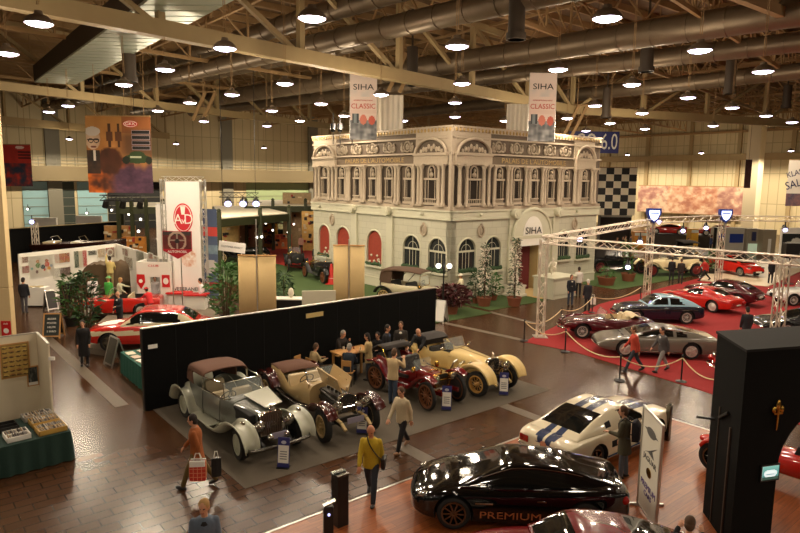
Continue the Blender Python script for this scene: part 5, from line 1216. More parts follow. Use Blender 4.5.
for i in range(7):
    a = .35 + .32 * i; rings.append([(-1.15 - .45 * cos(a) * 1.0, y, 1.15 + .36 * sin(a) + .03 * (i % 2)) for y in (-.58, -.3, 0, .3, .58)])
b.loft(rings, False); o = b.build('folded_hood', mat('hood_black', (46, 40, 36), .85, noise=.2, nscale=14), v, smooth=30); m_ = o.modifiers.new('t', 'SOLIDIFY'); m_.thickness = .05
for q in (-1, 1): strip_tube(v, 'hood_bow', [(-.7, q * .58, 1.0), (-1.0, q * .6, 1.5), (-1.2, q * .6, 1.5)], .015, BRASS, 5); ell_part(v, 'side_lamp', BRASS, (.45, q * .52, 1.06), (.08, .07, .11), 10, 7)
b = MB(); b.add([(.36, -.36, 1.0), (.36, .36, 1.0), (.28, .36, 1.3), (.28, -.36, 1.3)], [(0, 1, 2, 3)]); b.build('windscreen', CLEAR, v); strip_tube(v, 'bonnet_strap', [(.8, -.33, .7), (.8, -.2, 1.03), (.8, 0, 1.06), (.8, .2, 1.03), (.8, .33, .7)], .02, BRASS, 4)
box_part(v, 'number_plate', WHITE, 1.34, -.2, .5, 1.36, .2, .62)
# --- cream yellow roadster
CRY = paint('cream_yellow', (222, 194, 128), .3); YRIM = mat('yellow_rim', (196, 150, 78), .4)
SP = dict(wb=3.35, r=.42, ty=.72, ww=.18, style='wire', rim=YRIM, steer=.1, body=CRY, fm=CRY, fw=[(2.34, .56, .85), (2.22, .8, 1), (1.95, 1.0, 1.05), (1.6, 1.04, 1.05), (1.2, .92, 1), (.9, .68, 1), (.62, .44, .95)], rw=[(-1.05, .42, .9), (-1.2, .7, 1), (-1.45, .95, 1), (-1.75, 1.02, 1), (-2.1, .92, 1), (-2.35, .6, .9)], fhw=.21, crown=.13, board=(-1.05, .62, .42),
          tub=[(.1, .54, .46, 1.08), (-.25, .6, .44, 1.08), (-.7, .64, .44, .96), (-1.1, .64, .46, 1.08), (-1.7, .56, .5, 1.02), (-2.25, .36, .56, .84)], bonnet=[(.1, .54, .5, 1.16), (.8, .44, .52, 1.14), (1.6, .30, .54, 1.1)], arch=.55, rad=(1.7, .28, .5, 1.18, CHROME, DARK, .35), lamp=(1.96, .40, .9, .16), screen=(-.1, .5, 1.12, .36, .14), seats=[(-.7, .28, .52), (-.7, -.28, .52)], seatm=leather('black', (30, 28, 26)), wheel=(-.35, -.28, 1.12), irons=CRY)
v = vint('cream yellow long-bonnet roadster with flared wings, rightmost by the black wall', (2.05, 21.55, .012), HU, SP, scale=1.0)
b = MB(); b.loft(spl_ring([(-1.1, 1.08), (-1.0, 1.3), (-1.3, 1.4), (-1.75, 1.36), (-1.95, 1.14), (-1.7, 1.04)], 0, 1.1), True, True); b.build('folded_hood', mat('hood_black', (46, 40, 36), .85), v, smooth=50)
for i in range(3): strip_tube(v, 'exhaust_hose', [(.5 + .28 * i, -.44 + .03 * i, .92), (.46 + .28 * i, -.56, .86), (.36 + .28 * i, -.62, .6), (.3 + .28 * i, -.58, .5)], .045, CHROME, 8)
strip_tube(v, 'bonnet_hinge', [(.1, 0, 1.175), (1.6, 0, 1.115)], .012, CHROME, 5)
for q in (-1, 1): strip_tube(v, 'bonnet_seam', [(.1, q * .53, .96), (1.6, q * .30, .92)], .008, DARK, 4); b = MB(); b.sph((-.06, q * .66, 1.2), (.04, .1, .07), 8, 6); b.bar((-.06, q * .5, 1.14), (-.06, q * .64, 1.2), .02, .02); b.build('mirror', CHROME, v, smooth=True)
# --- touring car with brown hood by the palace
BUF = paint('buff', (206, 196, 162), .4)
def closed_top(root, m, st, z0s=None, name='roof'):
    b = MB(); rings = []
    for x, hw, z0, z1 in spl(st, 3):
        h = spl([(hw, z0), (hw * .96, z1 - .04), (hw * .6, z1), (0, z1 + .02)], 3); rings.append([(x, y, z) for y, z in h] + [(x, -y, z) for y, z in h[-2::-1]])
    b.loft(rings, False); o = b.build(name, m, root, smooth=60); s = o.modifiers.new('t', 'SOLIDIFY'); s.thickness = .03; return o
TOUR = dict(wb=3.1, r=.42, ty=.66, ww=.13, style='wood', rim=CRIM, body=BUF, fm=BLACK, frame=BLACK, fw=[(2.05, .66, .8), (1.85, .88, 1), (1.5, .96, 1), (1.15, .82, 1), (.8, .5, 1), (.5, .44, 1)], rw=[(-1.0, .46, 1), (-1.2, .8, 1), (-1.55, .96, 1), (-1.9, .86, 1), (-2.1, .62, .9)], fhw=.15, crown=.05, board=(-1.0, .5, .44), boardm=BLACK,
            tub=[(.5, .46, .56, 1.08), (.1, .54, .54, 1.1), (-.6, .58, .54, 1.08), (-1.5, .58, .56, 1.14), (-1.85, .5, .6, 1.12)], bonnet=[(.5, .44, .58, 1.1), (1.0, .36, .6, 1.08), (1.45, .29, .62, 1.06)], rad=(1.55, .29, .6, 1.12, BRASS, DARK, .2), lamp=(1.76, .40, .9, .14), lampm=BRASS, screen=(.45, .48, 1.1, .5, .02, BRASS), seats=[(-.2, 0, .62), (-1.2, 0, .64)], seatw=1.0, seatm=leather('black', (30, 28, 26)), wheel=(.15, .26, 1.16))
def touring_hood(root, m):
    closed_top(root, m, [(.55, .60, 1.72, 1.80), (-.2, .62, 1.78, 1.9), (-1.2, .62, 1.76, 1.9), (-1.75, .6, 1.6, 1.8), (-1.9, .57, 1.2, 1.4)], name='folding_hood')
    for q in (-1, 1):
        strip_tube(root, 'hood_bow', [(-.9, q * .6, 1.1), (-.3, q * .61, 1.76)], .018, BLACK, 5); strip_tube(root, 'hood_stay', [(.46, q * .48, 1.6), (.55, q * .58, 1.74)], .014, BLACK, 5)
        b = MB(); b.add([(-1.2, q * .6, 1.12), (-1.88, q * .55, 1.12), (-1.86, q * .57, 1.4), (-1.7, q * .6, 1.7), (-1.1, q * .61, 1.74)], [(0, 1, 2, 3, 4)]); f = b.build('hood_side', m, root); s = f.modifiers.new('t', 'SOLIDIFY'); s.thickness = .02
v = vint('buff touring car with raised brown hood on the grass by the palace', (.95, 34.45, .02), HD(.845, -.534), TOUR, scale=1.1)
touring_hood(v, mat('brown_canvas', (84, 62, 46), .9, noise=.1)); b = MB(); b.lathe([(.05, -.07), (.3, -.07), (.4, 0), (.3, .07), (.05, .07)], 20, M=Matrix.Translation((-2.0, 0, .98)) @ Matrix.Rotation(pi / 2, 4, 'Y')); b.build('spare_tyre', RUBBER, v, smooth=40)
ell_part(v, 'side_lamp', BRASS, (.5, -.6, 1.1), (.12, .08, .1), 8, 6)
# --- dark old cars beyond
VBLK = paint('old_black', (20, 19, 20)); BR = paint('dark_brown', (46, 26, 20))
def dark_tourer(label, loc, rz, body, hood=True, spare=False, scale=1.05, rim=WOODR, base=TOUR, group=None, seatm=None):
    d = dict(base); d.update(body=body, rim=rim); 
    if seatm: d['seatm'] = seatm
    v = vint(label, loc, rz, d, scale=scale, group=group)
    if hood: touring_hood(v, mat('hood_black', (46, 40, 36), .85))
    if spare: b = MB(); b.lathe([(.05, -.07), (.3, -.07), (.4, 0), (.3, .07), (.05, .07)], 20, M=Matrix.Translation((-2.02, 0, .98)) @ Matrix.Rotation(pi / 2, 4, 'Y')); b.build('spare_tyre', RUBBER, v, smooth=40); b = MB(); b.sph((-2.1, 0, .98), .09, 8, 6); b.build('spare_hub', CHROME, v, smooth=True)
    return v
p = G(292, 271); dark_tourer('black old car seen from behind with a spare wheel on its tail', (p.x, p.y + 1.6, .02), pi / 2 + .25, BR, False, True, 1.0)
p = G(322, 281); dark_tourer('black old open car behind the beige screen near the traffic cone', (p.x, p.y + .6, .02), HD(-.5, .86), VBLK, False)
p = G(612, 272); dark_tourer('dark old car with red wheels on the grass at the right end of the palace', (p.x + .2, p.y + .3, .02), HD(.96, .25), VBLK, True, False, 1.05, mat('dark_red_rim', (110, 26, 26), .4))
CRW = dict(TOUR); CRW.update(fm=paint('ivory', (226, 210, 170)), style='disc', ww=.17)
p = G(668, 275); v = dark_tourer('ivory vintage car with dark red wheels behind the truss leg', (p.x, p.y, 0), pi + .15, paint('ivory', (226, 210, 170)), False, True, 1.15, mat('dark_red_rim', (110, 26, 26), .4), CRW)
p = G(692, 268); v = dark_tourer('black vintage car with chrome lamps facing the hall behind the striding visitor', (p.x + .4, p.y + 1.5, 0), -pi / 2 - .1, VBLK, True, False, 1.1, CRIM)
for i, (px, py, lab, col, rz) in enumerate(((243, 262, 'yellow-wheeled old car behind the white tilted board', VBLK, pi + .2), (268, 247, 'dark old car at the left under the dark green pavilion', BR, pi - .3), (283, 240, 'dark green old car in the middle of the pavilion', paint('dark_green', (26, 42, 36)), .4))):
    p = G(px, py); dark_tourer(lab, (p.x, p.y, .02), rz, col, i == 2, i == 1, 1.05, CRIM)
# --- long mahogany boat at the far left
MAHOG = mat('mahogany', (104, 34, 16), .2, 0, 1, noise=.35, nscale=5)
p = G(80, 262); t = thing('motor_boat', 'long low dark mahogany motor boat before the black backdrop at the far left', 'boat', (p.x, p.y, 0), .12)
b = MB(); rings = []
for x, w, zk, zd in spl([(-3.4, 1.0, .75, 1.5), (-2, 1.12, .65, 1.55), (0, 1.15, .6, 1.62), (1.8, .9, .62, 1.72), (3.0, .5, .75, 1.84), (3.7, .05, 1.3, 1.95)], 4):
    h = [(0, zk), (w * .5, zk + .2), (w * .9, zk + .55), (w, zd - .05), (w * .95, zd)]; rings.append([(x, y, z) for y, z in h] + [(x, -y, z) for y, z in h[-1:0:-1]])
b.loft(rings, True, True); b.build('hull', mat('boat_dark', (38, 16, 12), .2, 0, 1), t, smooth=40)
b = MB(); b.loft([[(x, y * w, z + .02 + .05 * (1 - y * y)) for y in (-1, -.5, 0, .5, 1)] for x, w, z in spl([(-3.4, .96, 1.5), (-2, 1.07, 1.55), (0, 1.1, 1.62), (1.8, .86, 1.72), (3.0, .47, 1.84), (3.68, .04, 1.95)], 4)], False); b.build('deck', MAHOG, t, smooth=50)
for x in (-1.6, .5):
    b = MB(); b.box(x - .9, -.7, 1.6, x, .7, 1.7); b.build('cockpit_well', leather('cream', (196, 176, 138)), t); f = MB(); f.tube([(x, -.75, 1.66), (x - .25, -.68, 2.1), (x - .25, .68, 2.1), (x, .75, 1.66)], .025, 5); f.build('windscreen_frame', CHROME, t)
for x in (-2, 1.6): box_part(t, 'cradle', WOODL, x - .1, -.8, 0, x + .1, .8, .72)
# ================================================================ people
def capsule(b, p0, p1, r0, r1, n=10):
    p0, p1 = Vector(p0), Vector(p1); b.cyl(p0, p1, r0, r1, n); b.sph(p0, r0, n, 6); b.sph(p1, r1, n, 6)
def remeshed(b, voxel, it=2):
    o = b.build('tmp', SKIN); m = o.modifiers.new('r', 'REMESH'); m.mode = 'VOXEL'; m.voxel_size = voxel; m.use_smooth_shade = True
    if it: s = o.modifiers.new('s', 'SMOOTH'); s.iterations = it; s.factor = .5
    me = evaluated(o); d = o.data; bpy.data.objects.remove(o); bpy.data.meshes.remove(d); me.materials.clear(); return me
def link(name, me, mats, parent):
    for m in mats: me.materials.append(m)
    o = bpy.data.objects.new(name, me); C.objects.link(o); o.parent = parent; me.polygons.foreach_set('use_smooth', [True] * len(me.polygons)); return o
POSES = dict(
    stand=dict(lean=.02, legs=((.03, .02), (-.03, .04)), arms=((.08, .14, .25), (.08, .14, .25))),
    walk=dict(lean=.06, legs=((.42, .12), (-.36, .22)), arms=((-.35, .12, .2), (.4, .12, .35))),
    stride=dict(lean=.08, legs=((.55, .15), (-.5, .25)), arms=((-.5, .12, .3), (.5, .12, .5))),
    photo=dict(lean=.08, legs=((.06, .05), (-.08, .05)), arms=((.75, .35, 1.75), (.75, .35, 1.75))),
    hold=dict(lean=.05, legs=((.05, .05), (-.05, .05)), arms=((.25, .12, 1.35), (.1, .14, .3))),
    fold=dict(lean=.05, legs=((.05, .05), (-.05, .05)), arms=((.35, .12, 1.3), (.35, .12, 1.3))),
    reach=dict(lean=.15, legs=((.05, .05), (-.05, .05)), arms=((2.3, .2, .2), (.5, .2, .5))),
    point=dict(lean=.1, legs=((.05, .05), (-.05, .05)), arms=((1.1, .1, .25), (.3, .15, .6))),
    sit=dict(lean=.15, legs=((1.5, 1.45), (1.45, 1.4)), arms=((.55, .15, 1.1), (.5, .15, 1.15))),
    chin=dict(lean=.25, legs=((1.5, 1.45), (1.45, 1.4)), arms=((.7, .1, 2.0), (.5, .15, 1.15))),
    crouch=dict(lean=.5, legs=((1.9, 2.2), (1.4, 2.0)), arms=((.9, .15, .5), (.8, .15, .6))),
    bend=dict(lean=.45, legs=((.1, .1), (-.05, .1)), arms=((.8, .15, .4), (.8, .15, .4))),
)
HAIRC = {}
def hairm(n): return mat('hair_' + n, {'dark': (38, 28, 22), 'brown': (82, 58, 38), 'blond': (176, 138, 84), 'grey': (150, 142, 132), 'white': (206, 200, 190)}[n], .8, noise=.2, nscale=40)
def person(label, loc, rz, pose, top, legs, hair='dark', h=1.75, lod=1, head=0, nod=.1, coat=None, shoes=(30, 26, 24), group=None, name='person', skin=None, hat=None, seat=.5, stone=None, bald=False, shirt=None, skirt=False, pedestal=None):
    k = h / 1.75; P = POSES[pose]; root = thing(name, label, 'statue' if stone else 'person', loc, rz, group); root.scale = (k,) * 3
    sk = stone or skin or SKIN; V3 = Vector
    vox = {0: .0075, 1: .017, 2: .028}[lod]; cv = {0: .013, 1: .018, 2: .03}[lod]
    L = P['lean']; hipz = .93; sit = pose in ('sit', 'chin')
    legj = []
    for s, (a, kn) in zip((1, -1), P['legs']):
        hj = V3((0, s * .09, 0)); kj = hj + V3((sin(a), s * .02, -cos(a))) * .43; q = a - kn; aj = kj + V3((sin(q), 0, -cos(q))) * .42; legj.append((hj, kj, aj, q))
    low = min(j[2].z for j in legj) - .085
    hipz = seat + .1 if sit else -low
    up = lambda x, y, z: V3((x * cos(L) + z * sin(L), y, hipz + z * cos(L) - x * sin(L)))     # z above the hips
    off = V3((0, 0, hipz)); legj = [(a + off, b_ + off, c + off, q) for a, b_, c, q in legj]
    hc = up(.03, 0, .71); Hm = Matrix.Translation(hc) @ Matrix.Rotation(head, 4, 'Z') @ Matrix.Rotation(nod + L * .4, 4, 'Y')
    arms = []
    for s, (p, o, e) in zip((1, -1), P['arms']):
        S = up(0, s * .174, .462); d = V3((sin(p), s * sin(o) * cos(p * .5), -cos(p) * cos(o))).normalized(); E = S + d * .29
        inw = .35 if e > .9 else .05; f = V3((sin(p + e), -s * sin(inw), -cos(p + e))).normalized(); W = E + f * .25; arms.append((S, E, W, f, s))
    # ---- body
    b = MB()
    b.sph((0, 0, .02), (.098, .078, .118), 16, 12, M=Hm); b.sph((.03, 0, -.055), (.066, .058, .066), 12, 8, M=Hm); b.sph((.102, 0, -.012), (.02, .014, .024), 8, 6, M=Hm)
    for s in (-1, 1): b.sph((-.005, s * .08, 0), (.022, .012, .032), 8, 6, M=Hm)
    capsule(b, up(0, 0, .5), Hm @ V3((-.01, 0, -.06)), .056, .052)
    def torso(bb, e, lo=-.1, hi=.5, bulge=0):
        st = [(-.12, .115, .155), (-.02, .112, .16), (.10, .105 + bulge, .145), (.22, .11 + bulge * .6, .155), (.36, .12, .178), (.45, .105, .175), (.51, .075, .11), (.54, .055, .06)]
        rings = []
        for z, rx, ry in spl([q for q in st], 3):
            if lo - .02 <= z <= hi + .05: rings.append([up(rx_ * 1.0, ry_, z) for rx_, ry_ in [((rx + e) * cos(2 * pi * i / 16), (ry + e) * sin(2 * pi * i / 16)) for i in range(16)]])
        bb.loft(rings, True, True)
    torso(b, -.012)
    for S, E, W, f, s in arms:
        capsule(b, S, E, .047, .04); capsule(b, E, W, .04, .028)
        side = V3((0, 0, 1)).cross(f); side = side.normalized() if side.length > .1 else V3((1, 0, 0)); nrm = f.cross(side)
        hnd = W + f * .055; Mh = Matrix((f, side, nrm)).transposed().to_4x4(); Mh.translation = hnd
        b.sph((0, 0, 0), (.055, .044, .02), 10, 6, M=Mh)
        if lod == 0:
            for i, ln in enumerate((.062, .072, .068, .052)):
                y = -.034 + .0228 * i; a_ = Mh @ V3((.035, y, 0)); c_ = Mh @ V3((.035 + ln * .55, y * 1.1, -.008)); d_ = Mh @ V3((.035 + ln * .95, y * 1.05, -.034)); capsule(b, a_, c_, .0085, .008, 7); capsule(b, c_, d_, .008, .0065, 7)
            t0 = Mh @ V3((-.02, -s * .035, 0)); t1 = Mh @ V3((.02, -s * .068, -.012)); t2 = Mh @ V3((.05, -s * .064, -.028)); capsule(b, t0, t1, .012, .0095, 7); capsule(b, t1, t2, .0095, .0075, 7)
        else: b.sph((.06, 0, -.012), (.045, .036, .016), 8, 5, M=Mh)
    for hj, kj, aj, q in legj:
        capsule(b, hj, kj, .075, .05); capsule(b, kj, aj, .05, .036); capsule(b, aj, aj + V3((.10, 0, -.05)), .035, .028)
    if stone and skirt: pass
    me = remeshed(b, vox, 1 if lod == 0 else 2); body = link('body', me, [sk, stone or EYE, stone or LIP], root)
    if lod < 2 and not stone:
        Hi = Hm.inverted(); idx = [0] * len(me.polygons); ex = .014 if lod == 0 else .019
        for p in me.polygons:
            c = p.center
            if c.z > hc.z - .16:
                l = Hi @ c
                if l.x > .05:
                    if abs(abs(l.y) - .034) < ex and abs(l.z - .016) < ex * .62: idx[p.index] = 1
                    elif abs(l.y) < .027 and abs(l.z + .062) < .010: idx[p.index] = 2
        me.polygons.foreach_set('material_index', idx)
    if stone:
        if skirt:
            b = MB(); b.loft([[up(r * cos(2 * pi * i / 14) * .8, r * sin(2 * pi * i / 14), z) for i in range(14)] for z, r in ((.05, .17), (-.3, .22), (-.6, .25), (-.9, .27))], True, True); b.build('drapery', stone, root, smooth=50)
        if pedestal: b = MB(); w_, hp = pedestal; b.box(-w_, -w_, -hp / k, w_, w_, -.02); b.box(-w_ * 1.15, -w_ * 1.15, -hp / k, w_ * 1.15, w_ * 1.15, -hp / k + .15); b.box(-w_ * 1.1, -w_ * 1.1, -.12, w_ * 1.1, w_ * 1.1, -.02); b.build('pedestal', stone, root, bevel=.01)
        return root
    # ---- clothes
    b = MB(); lo = coat if coat is not None else -.08; torso(b, .026, -.1, .5)
    if lo < -.1: b.loft([[up(.0 + (r * .78) * cos(2 * pi * i / 16), r * sin(2 * pi * i / 16), z) for i in range(16)] for z, r in ((.05, .175), (-.1, .19), (lo, .205))], True, True)
    for S, E, W, f, s in arms: capsule(b, S, E, .064, .058); capsule(b, E, W - f * .02, .056, .045)
    tm = cloth('%d_%d_%d' % top, top); link('top_garment', remeshed(b, cv), [tm], root)
    b = MB(); b.sph(up(0, 0, -.02), (.125, .165, .13), 14, 8)
    if skirt: b.loft([[V3((r * cos(2 * pi * i / 14) * .8, r * sin(2 * pi * i / 14), z)) for i in range(14)] for z, r in ((hipz + .03, .15), (hipz - .4, .24), (.12, .30))], True, True)
    for hj, kj, aj, q in legj:
        capsule(b, hj, kj, .092, .068); capsule(b, kj, aj + V3((0, 0, .02)), .068, .055)
    lm = cloth('%d_%d_%d' % legs, legs); link('skirt' if skirt else 'trousers', remeshed(b, cv), [lm], root)
    sm = mat('shoe_%d_%d_%d' % shoes, shoes, .5)
    for hj, kj, aj, q in legj:
        b = MB(); M = Matrix.Translation(aj + V3((.05, 0, -.04))) @ Matrix.Rotation(max(-.6, min(.6, -q * .8)) if not sit else 0, 4, 'Y'); b.sph((0, 0, 0), (.135, .05, .048), 10, 6, M=M); b.build('shoe', sm, root, smooth=True)
    if not bald:
        b = MB(); b.sph((-.014, 0, .038), (.1, .09, .112), 14, 9, M=Hm); b.sph((-.045, 0, -.02), (.07, .082, .09), 12, 8, M=Hm)
        if hair.endswith('long'): b.sph((-.07, 0, -.1), (.05, .085, .13), 12, 8, M=Hm)
        b.build('hair', hairm(hair.replace('long', '')), root, smooth=True)
    else:
        b = MB(); b.sph((-.035, 0, -.015), (.075, .083, .06), 12, 8, M=Hm); b.build('hair', hairm(hair), root, smooth=True)
    if shirt:
        b = MB(); b.loft([[up(.125 + .012 * (1 - abs(t)), t * w_, z) for t in (-1, -.5, 0, .5, 1)] for z, w_ in ((.16, .02), (.3, .045), (.44, .06), (.5, .03))], False); o = b.build('shirt_front', cloth('%d_%d_%d' % shirt, shirt), root, smooth=True); s_ = o.modifiers.new('t', 'SOLIDIFY'); s_.thickness = .03
    if hat:
        b = MB(); b.lathe([(.001, .15), (.08, .14), (.10, .09), (.105, .05)], 14, M=Hm); b.lathe([(.10, .06), (.165, .045), (.165, .055), (.10, .07)], 14, M=Hm); b.build('hat', mat('hat_%d_%d_%d' % hat, hat, .8), root, smooth=50)
    root['hand'] = [list(a[2] + a[3] * .07) for a in arms][0]
    return root
def hand_pos(p, i=0):
    return Matrix.Translation(p.location) @ Matrix.Rotation(p.rotation_euler.z, 4, 'Z') @ Matrix.Scale(p.scale[0], 4) @ Vector(p['hand'])
D_ = R
def PG(px, py, z=0): v = G(px, py); v.z = z; return v
# nearest visitors
brown = person('person in a rust-brown jacket and olive trousers walking left with shopping bags', PG(198, 487), D_(186), 'walk', (150, 82, 36), (104, 86, 46), 'dark', 1.76, 0, coat=-.22)
hp = hand_pos(brown)
def bag(name, label, p, rz, w, h, d, m, m2=None, strap=None):
    t = thing(name, label, 'bag', (p.x, p.y, p.z - h - .16), rz)
    b = MB(); n = 8; b.loft([[(w / 2 * (1 + .08 * sin(3 * z)) * sx, d / 2 * sy * (1 - .5 * z), h * z) for sx, sy in ((-1, -1), (0, -1.25), (1, -1), (1, 1), (0, 1.25), (-1, 1))] for z in (0, .25, .5, .75, 1)], True, True); bd = b.build('bag_body', m, t)
    if m2: b = MB(); b.box(-w / 2 * .96, -d / 2 - .014, h * .72, w / 2 * .96, d / 2 + .014, h * 1.0); b.build('bag_top_band', m2, t)
    b = MB()
    for s in (-1, 1): b.tube([(-w / 4, s * d / 4, h), (-w / 8, s * d / 8, h + .15), (w / 8, s * d / 8, h + .15), (w / 4, s * d / 4, h)], .008, 5)
    b.build('bag_handles', WHITE, t); return t
def plaid_material():
    m = bpy.data.materials.new('red_plaid'); m.use_nodes = True; nt = m.node_tree; b = nt.nodes['Principled BSDF']; tc = nt.nodes.new('ShaderNodeTexCoord'); br = nt.nodes.new('ShaderNodeTexBrick')
    br.offset = 0; br.inputs['Scale'].default_value = 1; br.inputs['Brick Width'].default_value = .09; br.inputs['Row Height'].default_value = .09; br.inputs['Mortar Size'].default_value = .008; br.inputs['Color1'].default_value = rgb((196, 40, 28)); br.inputs['Color2'].default_value = rgb((206, 52, 34)); br.inputs['Mortar'].default_value = rgb((230, 150, 110))
    mp = nt.nodes.new('ShaderNodeMapping'); mp.inputs['Rotation'].default_value = (pi / 2, 0, 0); nt.links.new(tc.outputs['Object'], mp.inputs[0]); nt.links.new(mp.outputs[0], br.inputs['Vector']); nt.links.new(br.outputs['Color'], b.inputs['Base Color']); return m
bag('shopping_bag', 'red plaid shopping bag with white top carried by the person in rust brown', Vector((hp.x - .02, hp.y - .14, .80 + .16)), D_(186), .34, .46, .14, plaid_material(), WHITE)
bag('shopping_bag', 'black shopping bag carried behind the red plaid bag', Vector((hp.x + .34, hp.y + .02, .78 + .16)), D_(200), .2, .42, .12, BLACK)
person('person with blond hair in a blue denim jacket cut off by the bottom edge', (-3.17, 9.7, 0), D_(-75), 'stand', (92, 104, 120), (54, 60, 74), 'blond', 1.76, 0, head=-.3, nod=.1, shirt=(30, 28, 30))
yel = person('bald person in a yellow sweater and jeans walking towards the viewer', PG(371, 500), D_(-98), 'walk', (186, 156, 36), (46, 50, 58), 'grey', 1.80, 0, nod=.5, bald=True, skin=SKIN2)
def shoulder_bag(label, p, rz, s=1, m=BLACK):
    t = thing('shoulder_bag', label, 'bag', p.location, rz); t.scale = p.scale
    b = MB(); pts = [(.03, -s * .10, 1.50), (.16, -s * .02, 1.34), (.17, s * .10, 1.15), (.08, s * .215, .98), (-.04, s * .24, .98), (-.16, s * .10, 1.2), (-.13, -s * .04, 1.42), (-.02, -s * .11, 1.51)]
    b.tube(spl(pts, 3), .013, 5); b.build('strap', m, t, smooth=60); b = MB(); b.cbox((.0, s * .27, .88), (.28, .09, .24)); b.build('pouch', m, t, bevel=.02); return t
shoulder_bag('black shoulder bag worn across by the person in yellow', yel, yel.rotation_euler.z, 1)
person('person in a cream jacket and black trousers striding left in front of the veteran car', PG(402, 450), D_(-128), 'walk', (196, 180, 148), (24, 22, 24), 'brown', 1.76, 0, nod=.35, shoes=(150, 110, 80))
bk = person('person in an olive parka with a backpack beside the white coupe', PG(622, 480, .05), D_(150), 'hold', (74, 70, 52), (96, 104, 112), 'brown', 1.74, 0, head=.2, coat=-.3, shirt=(150, 130, 96))
t = thing('backpack', 'dark backpack on the person in the olive parka', 'backpack', bk.location, bk.rotation_euler.z); b = MB(); b.loft(spl_ring([(-.33, 1.0), (-.17, .98), (-.16, 1.44), (-.24, 1.48), (-.34, 1.36)], 0, .3), True, True); b.build('pack', cloth('pack', (30, 30, 36)), t, smooth=50)
for s in (-1, 1): strip_tube(t, 'strap', [(-.16, s * .11, 1.44), (0, s * .12, 1.53), (.13, s * .12, 1.36), (.1, s * .15, 1.1), (-.15, s * .14, 1.04)], .018, BLACK, 5)
ph = person('person in a dark jacket raising a camera, cut off at the bottom right', (4.62, 9.3, .05), D_(60), 'photo', (28, 27, 30), (40, 40, 44), 'brown', 1.68, 0, nod=.25)
t = thing('camera', 'small camera held up by the person in dark at the bottom right', 'camera', (4.62 + .30 * cos(D_(60)), 9.3 + .30 * sin(D_(60)), 1.50), D_(60)); b = MB(); b.box(-.03, -.065, -.04, .03, .065, .04); b.build('camera_body', BLACK, t, bevel=.006); b = MB(); b.cyl((.03, 0, 0), (.09, 0, 0), .033, n=14); b.build('camera_lens', DARKCH, t)
# around the pre-war cars
p = GD(397, 346, 18.6); p.z = .012; person('person in a beige sweater and jeans photographing the dark red veteran, seen from behind', (p.x - .12, 18.95, .012), D_(62), 'photo', (188, 164, 124), (62, 76, 96), 'brown', 1.76, 0)
person('person in a dark suit turned sideways behind the veteran car, left of the pair', (-.46, 22.15, .012), D_(-20), 'stand', (26, 25, 30), (26, 25, 28), 'dark', 1.78, 1, shirt=(60, 74, 110))
person('person in a grey suit and white shirt facing the viewer behind the veteran car', (.06, 22.6, .012), D_(-95), 'stand', (52, 46, 40), (38, 35, 33), 'brown', 1.8, 1, shirt=(226, 220, 206))
person('bald person in a black sweater leaning at the cream yellow roadster', (.85, 22.2, .012), D_(-120), 'bend', (22, 22, 24), (34, 33, 34), 'dark', 1.8, 1, bald=True, nod=.2)
p = G(332, 333, 1.5); person('grey-haired person in dark clothes resting chin on hand at the wooden table', (-2.15, 22.05, .012), D_(-40), 'chin', (40, 34, 30), (34, 32, 32), 'grey', 1.75, 1, seat=.72)
person('person in a dark blue coat sitting with back to the viewer at the wooden table', (-1.72, 20.75, .012), D_(75), 'sit', (34, 44, 56), (32, 34, 40), 'grey', 1.75, 1, seat=.5)
person('long-haired person in a beige cardigan standing right of the wooden table', (-1.05, 21.35, .012), D_(175), 'hold', (176, 152, 104), (58, 66, 78), 'darklong', 1.66, 1, coat=-.25)
person('person in black sitting by the black wall right of the wooden table', (-.75, 22.75, .012), D_(-110), 'sit', (20, 20, 22), (24, 24, 26), 'dark', 1.72, 1)
person('person in beige sitting at the left end of the wooden table', (-2.95, 20.95, .012), D_(40), 'sit', (176, 154, 112), (50, 46, 42), 'brown', 1.7, 1, seat=.5)
# walkers by the red carpet and the palace
person('person in an orange-red jacket and jeans walking left past the grey-brown coupe', PG(633, 372, .014), D_(176), 'walk', (176, 62, 44), (52, 54, 62), 'brown', 1.76, 1)
person('person in a grey jacket and light trousers walking left behind the orange-red jacket', PG(661, 372, .014), D_(195), 'walk', (76, 74, 74), (142, 140, 138), 'dark', 1.74, 1, shirt=(200, 196, 190))
person('person in a black jacket with pale shirt beside the truss leg before the entrance', PG(570, 306), D_(-80), 'stand', (28, 30, 36), (52, 62, 78), 'brown', 1.78, 1, shirt=(212, 204, 180))
person('white-haired person in a dark coat with a white bag by the rope barrier', PG(587, 311), D_(100), 'stand', (34, 34, 40), (26, 26, 30), 'white', 1.72, 1, coat=-.25)
hp = PG(592, 311); bag('carrier_bag', 'white carrier bag held by the white-haired person by the rope barrier', Vector((hp.x, hp.y - .1, .95)), 0, .26, .4, .1, WHITE)
person('person in a white shirt and black trousers near the white statue box', PG(578, 296), D_(80), 'stand', (214, 208, 200), (26, 26, 30), 'dark', 1.78, 1)
person('person in an old-fashioned white suit at the palace corner', PG(453, 301, .021), D_(-60), 'stand', (226, 214, 180), (222, 210, 178), 'dark', 1.7, 1, coat=-.4)
person('person in a long cream dress and white hat beside the white suit', PG(461, 303, .021), D_(200), 'fold', (232, 220, 186), (228, 214, 180), 'brown', 1.66, 1, skirt=True, hat=(240, 232, 210))
person('person in a dark suit seen from behind on the red carpet above the black tower', (14.85, 26.35, .014), D_(85), 'stand', (30, 30, 36), (28, 28, 32), 'dark', 1.75, 1)
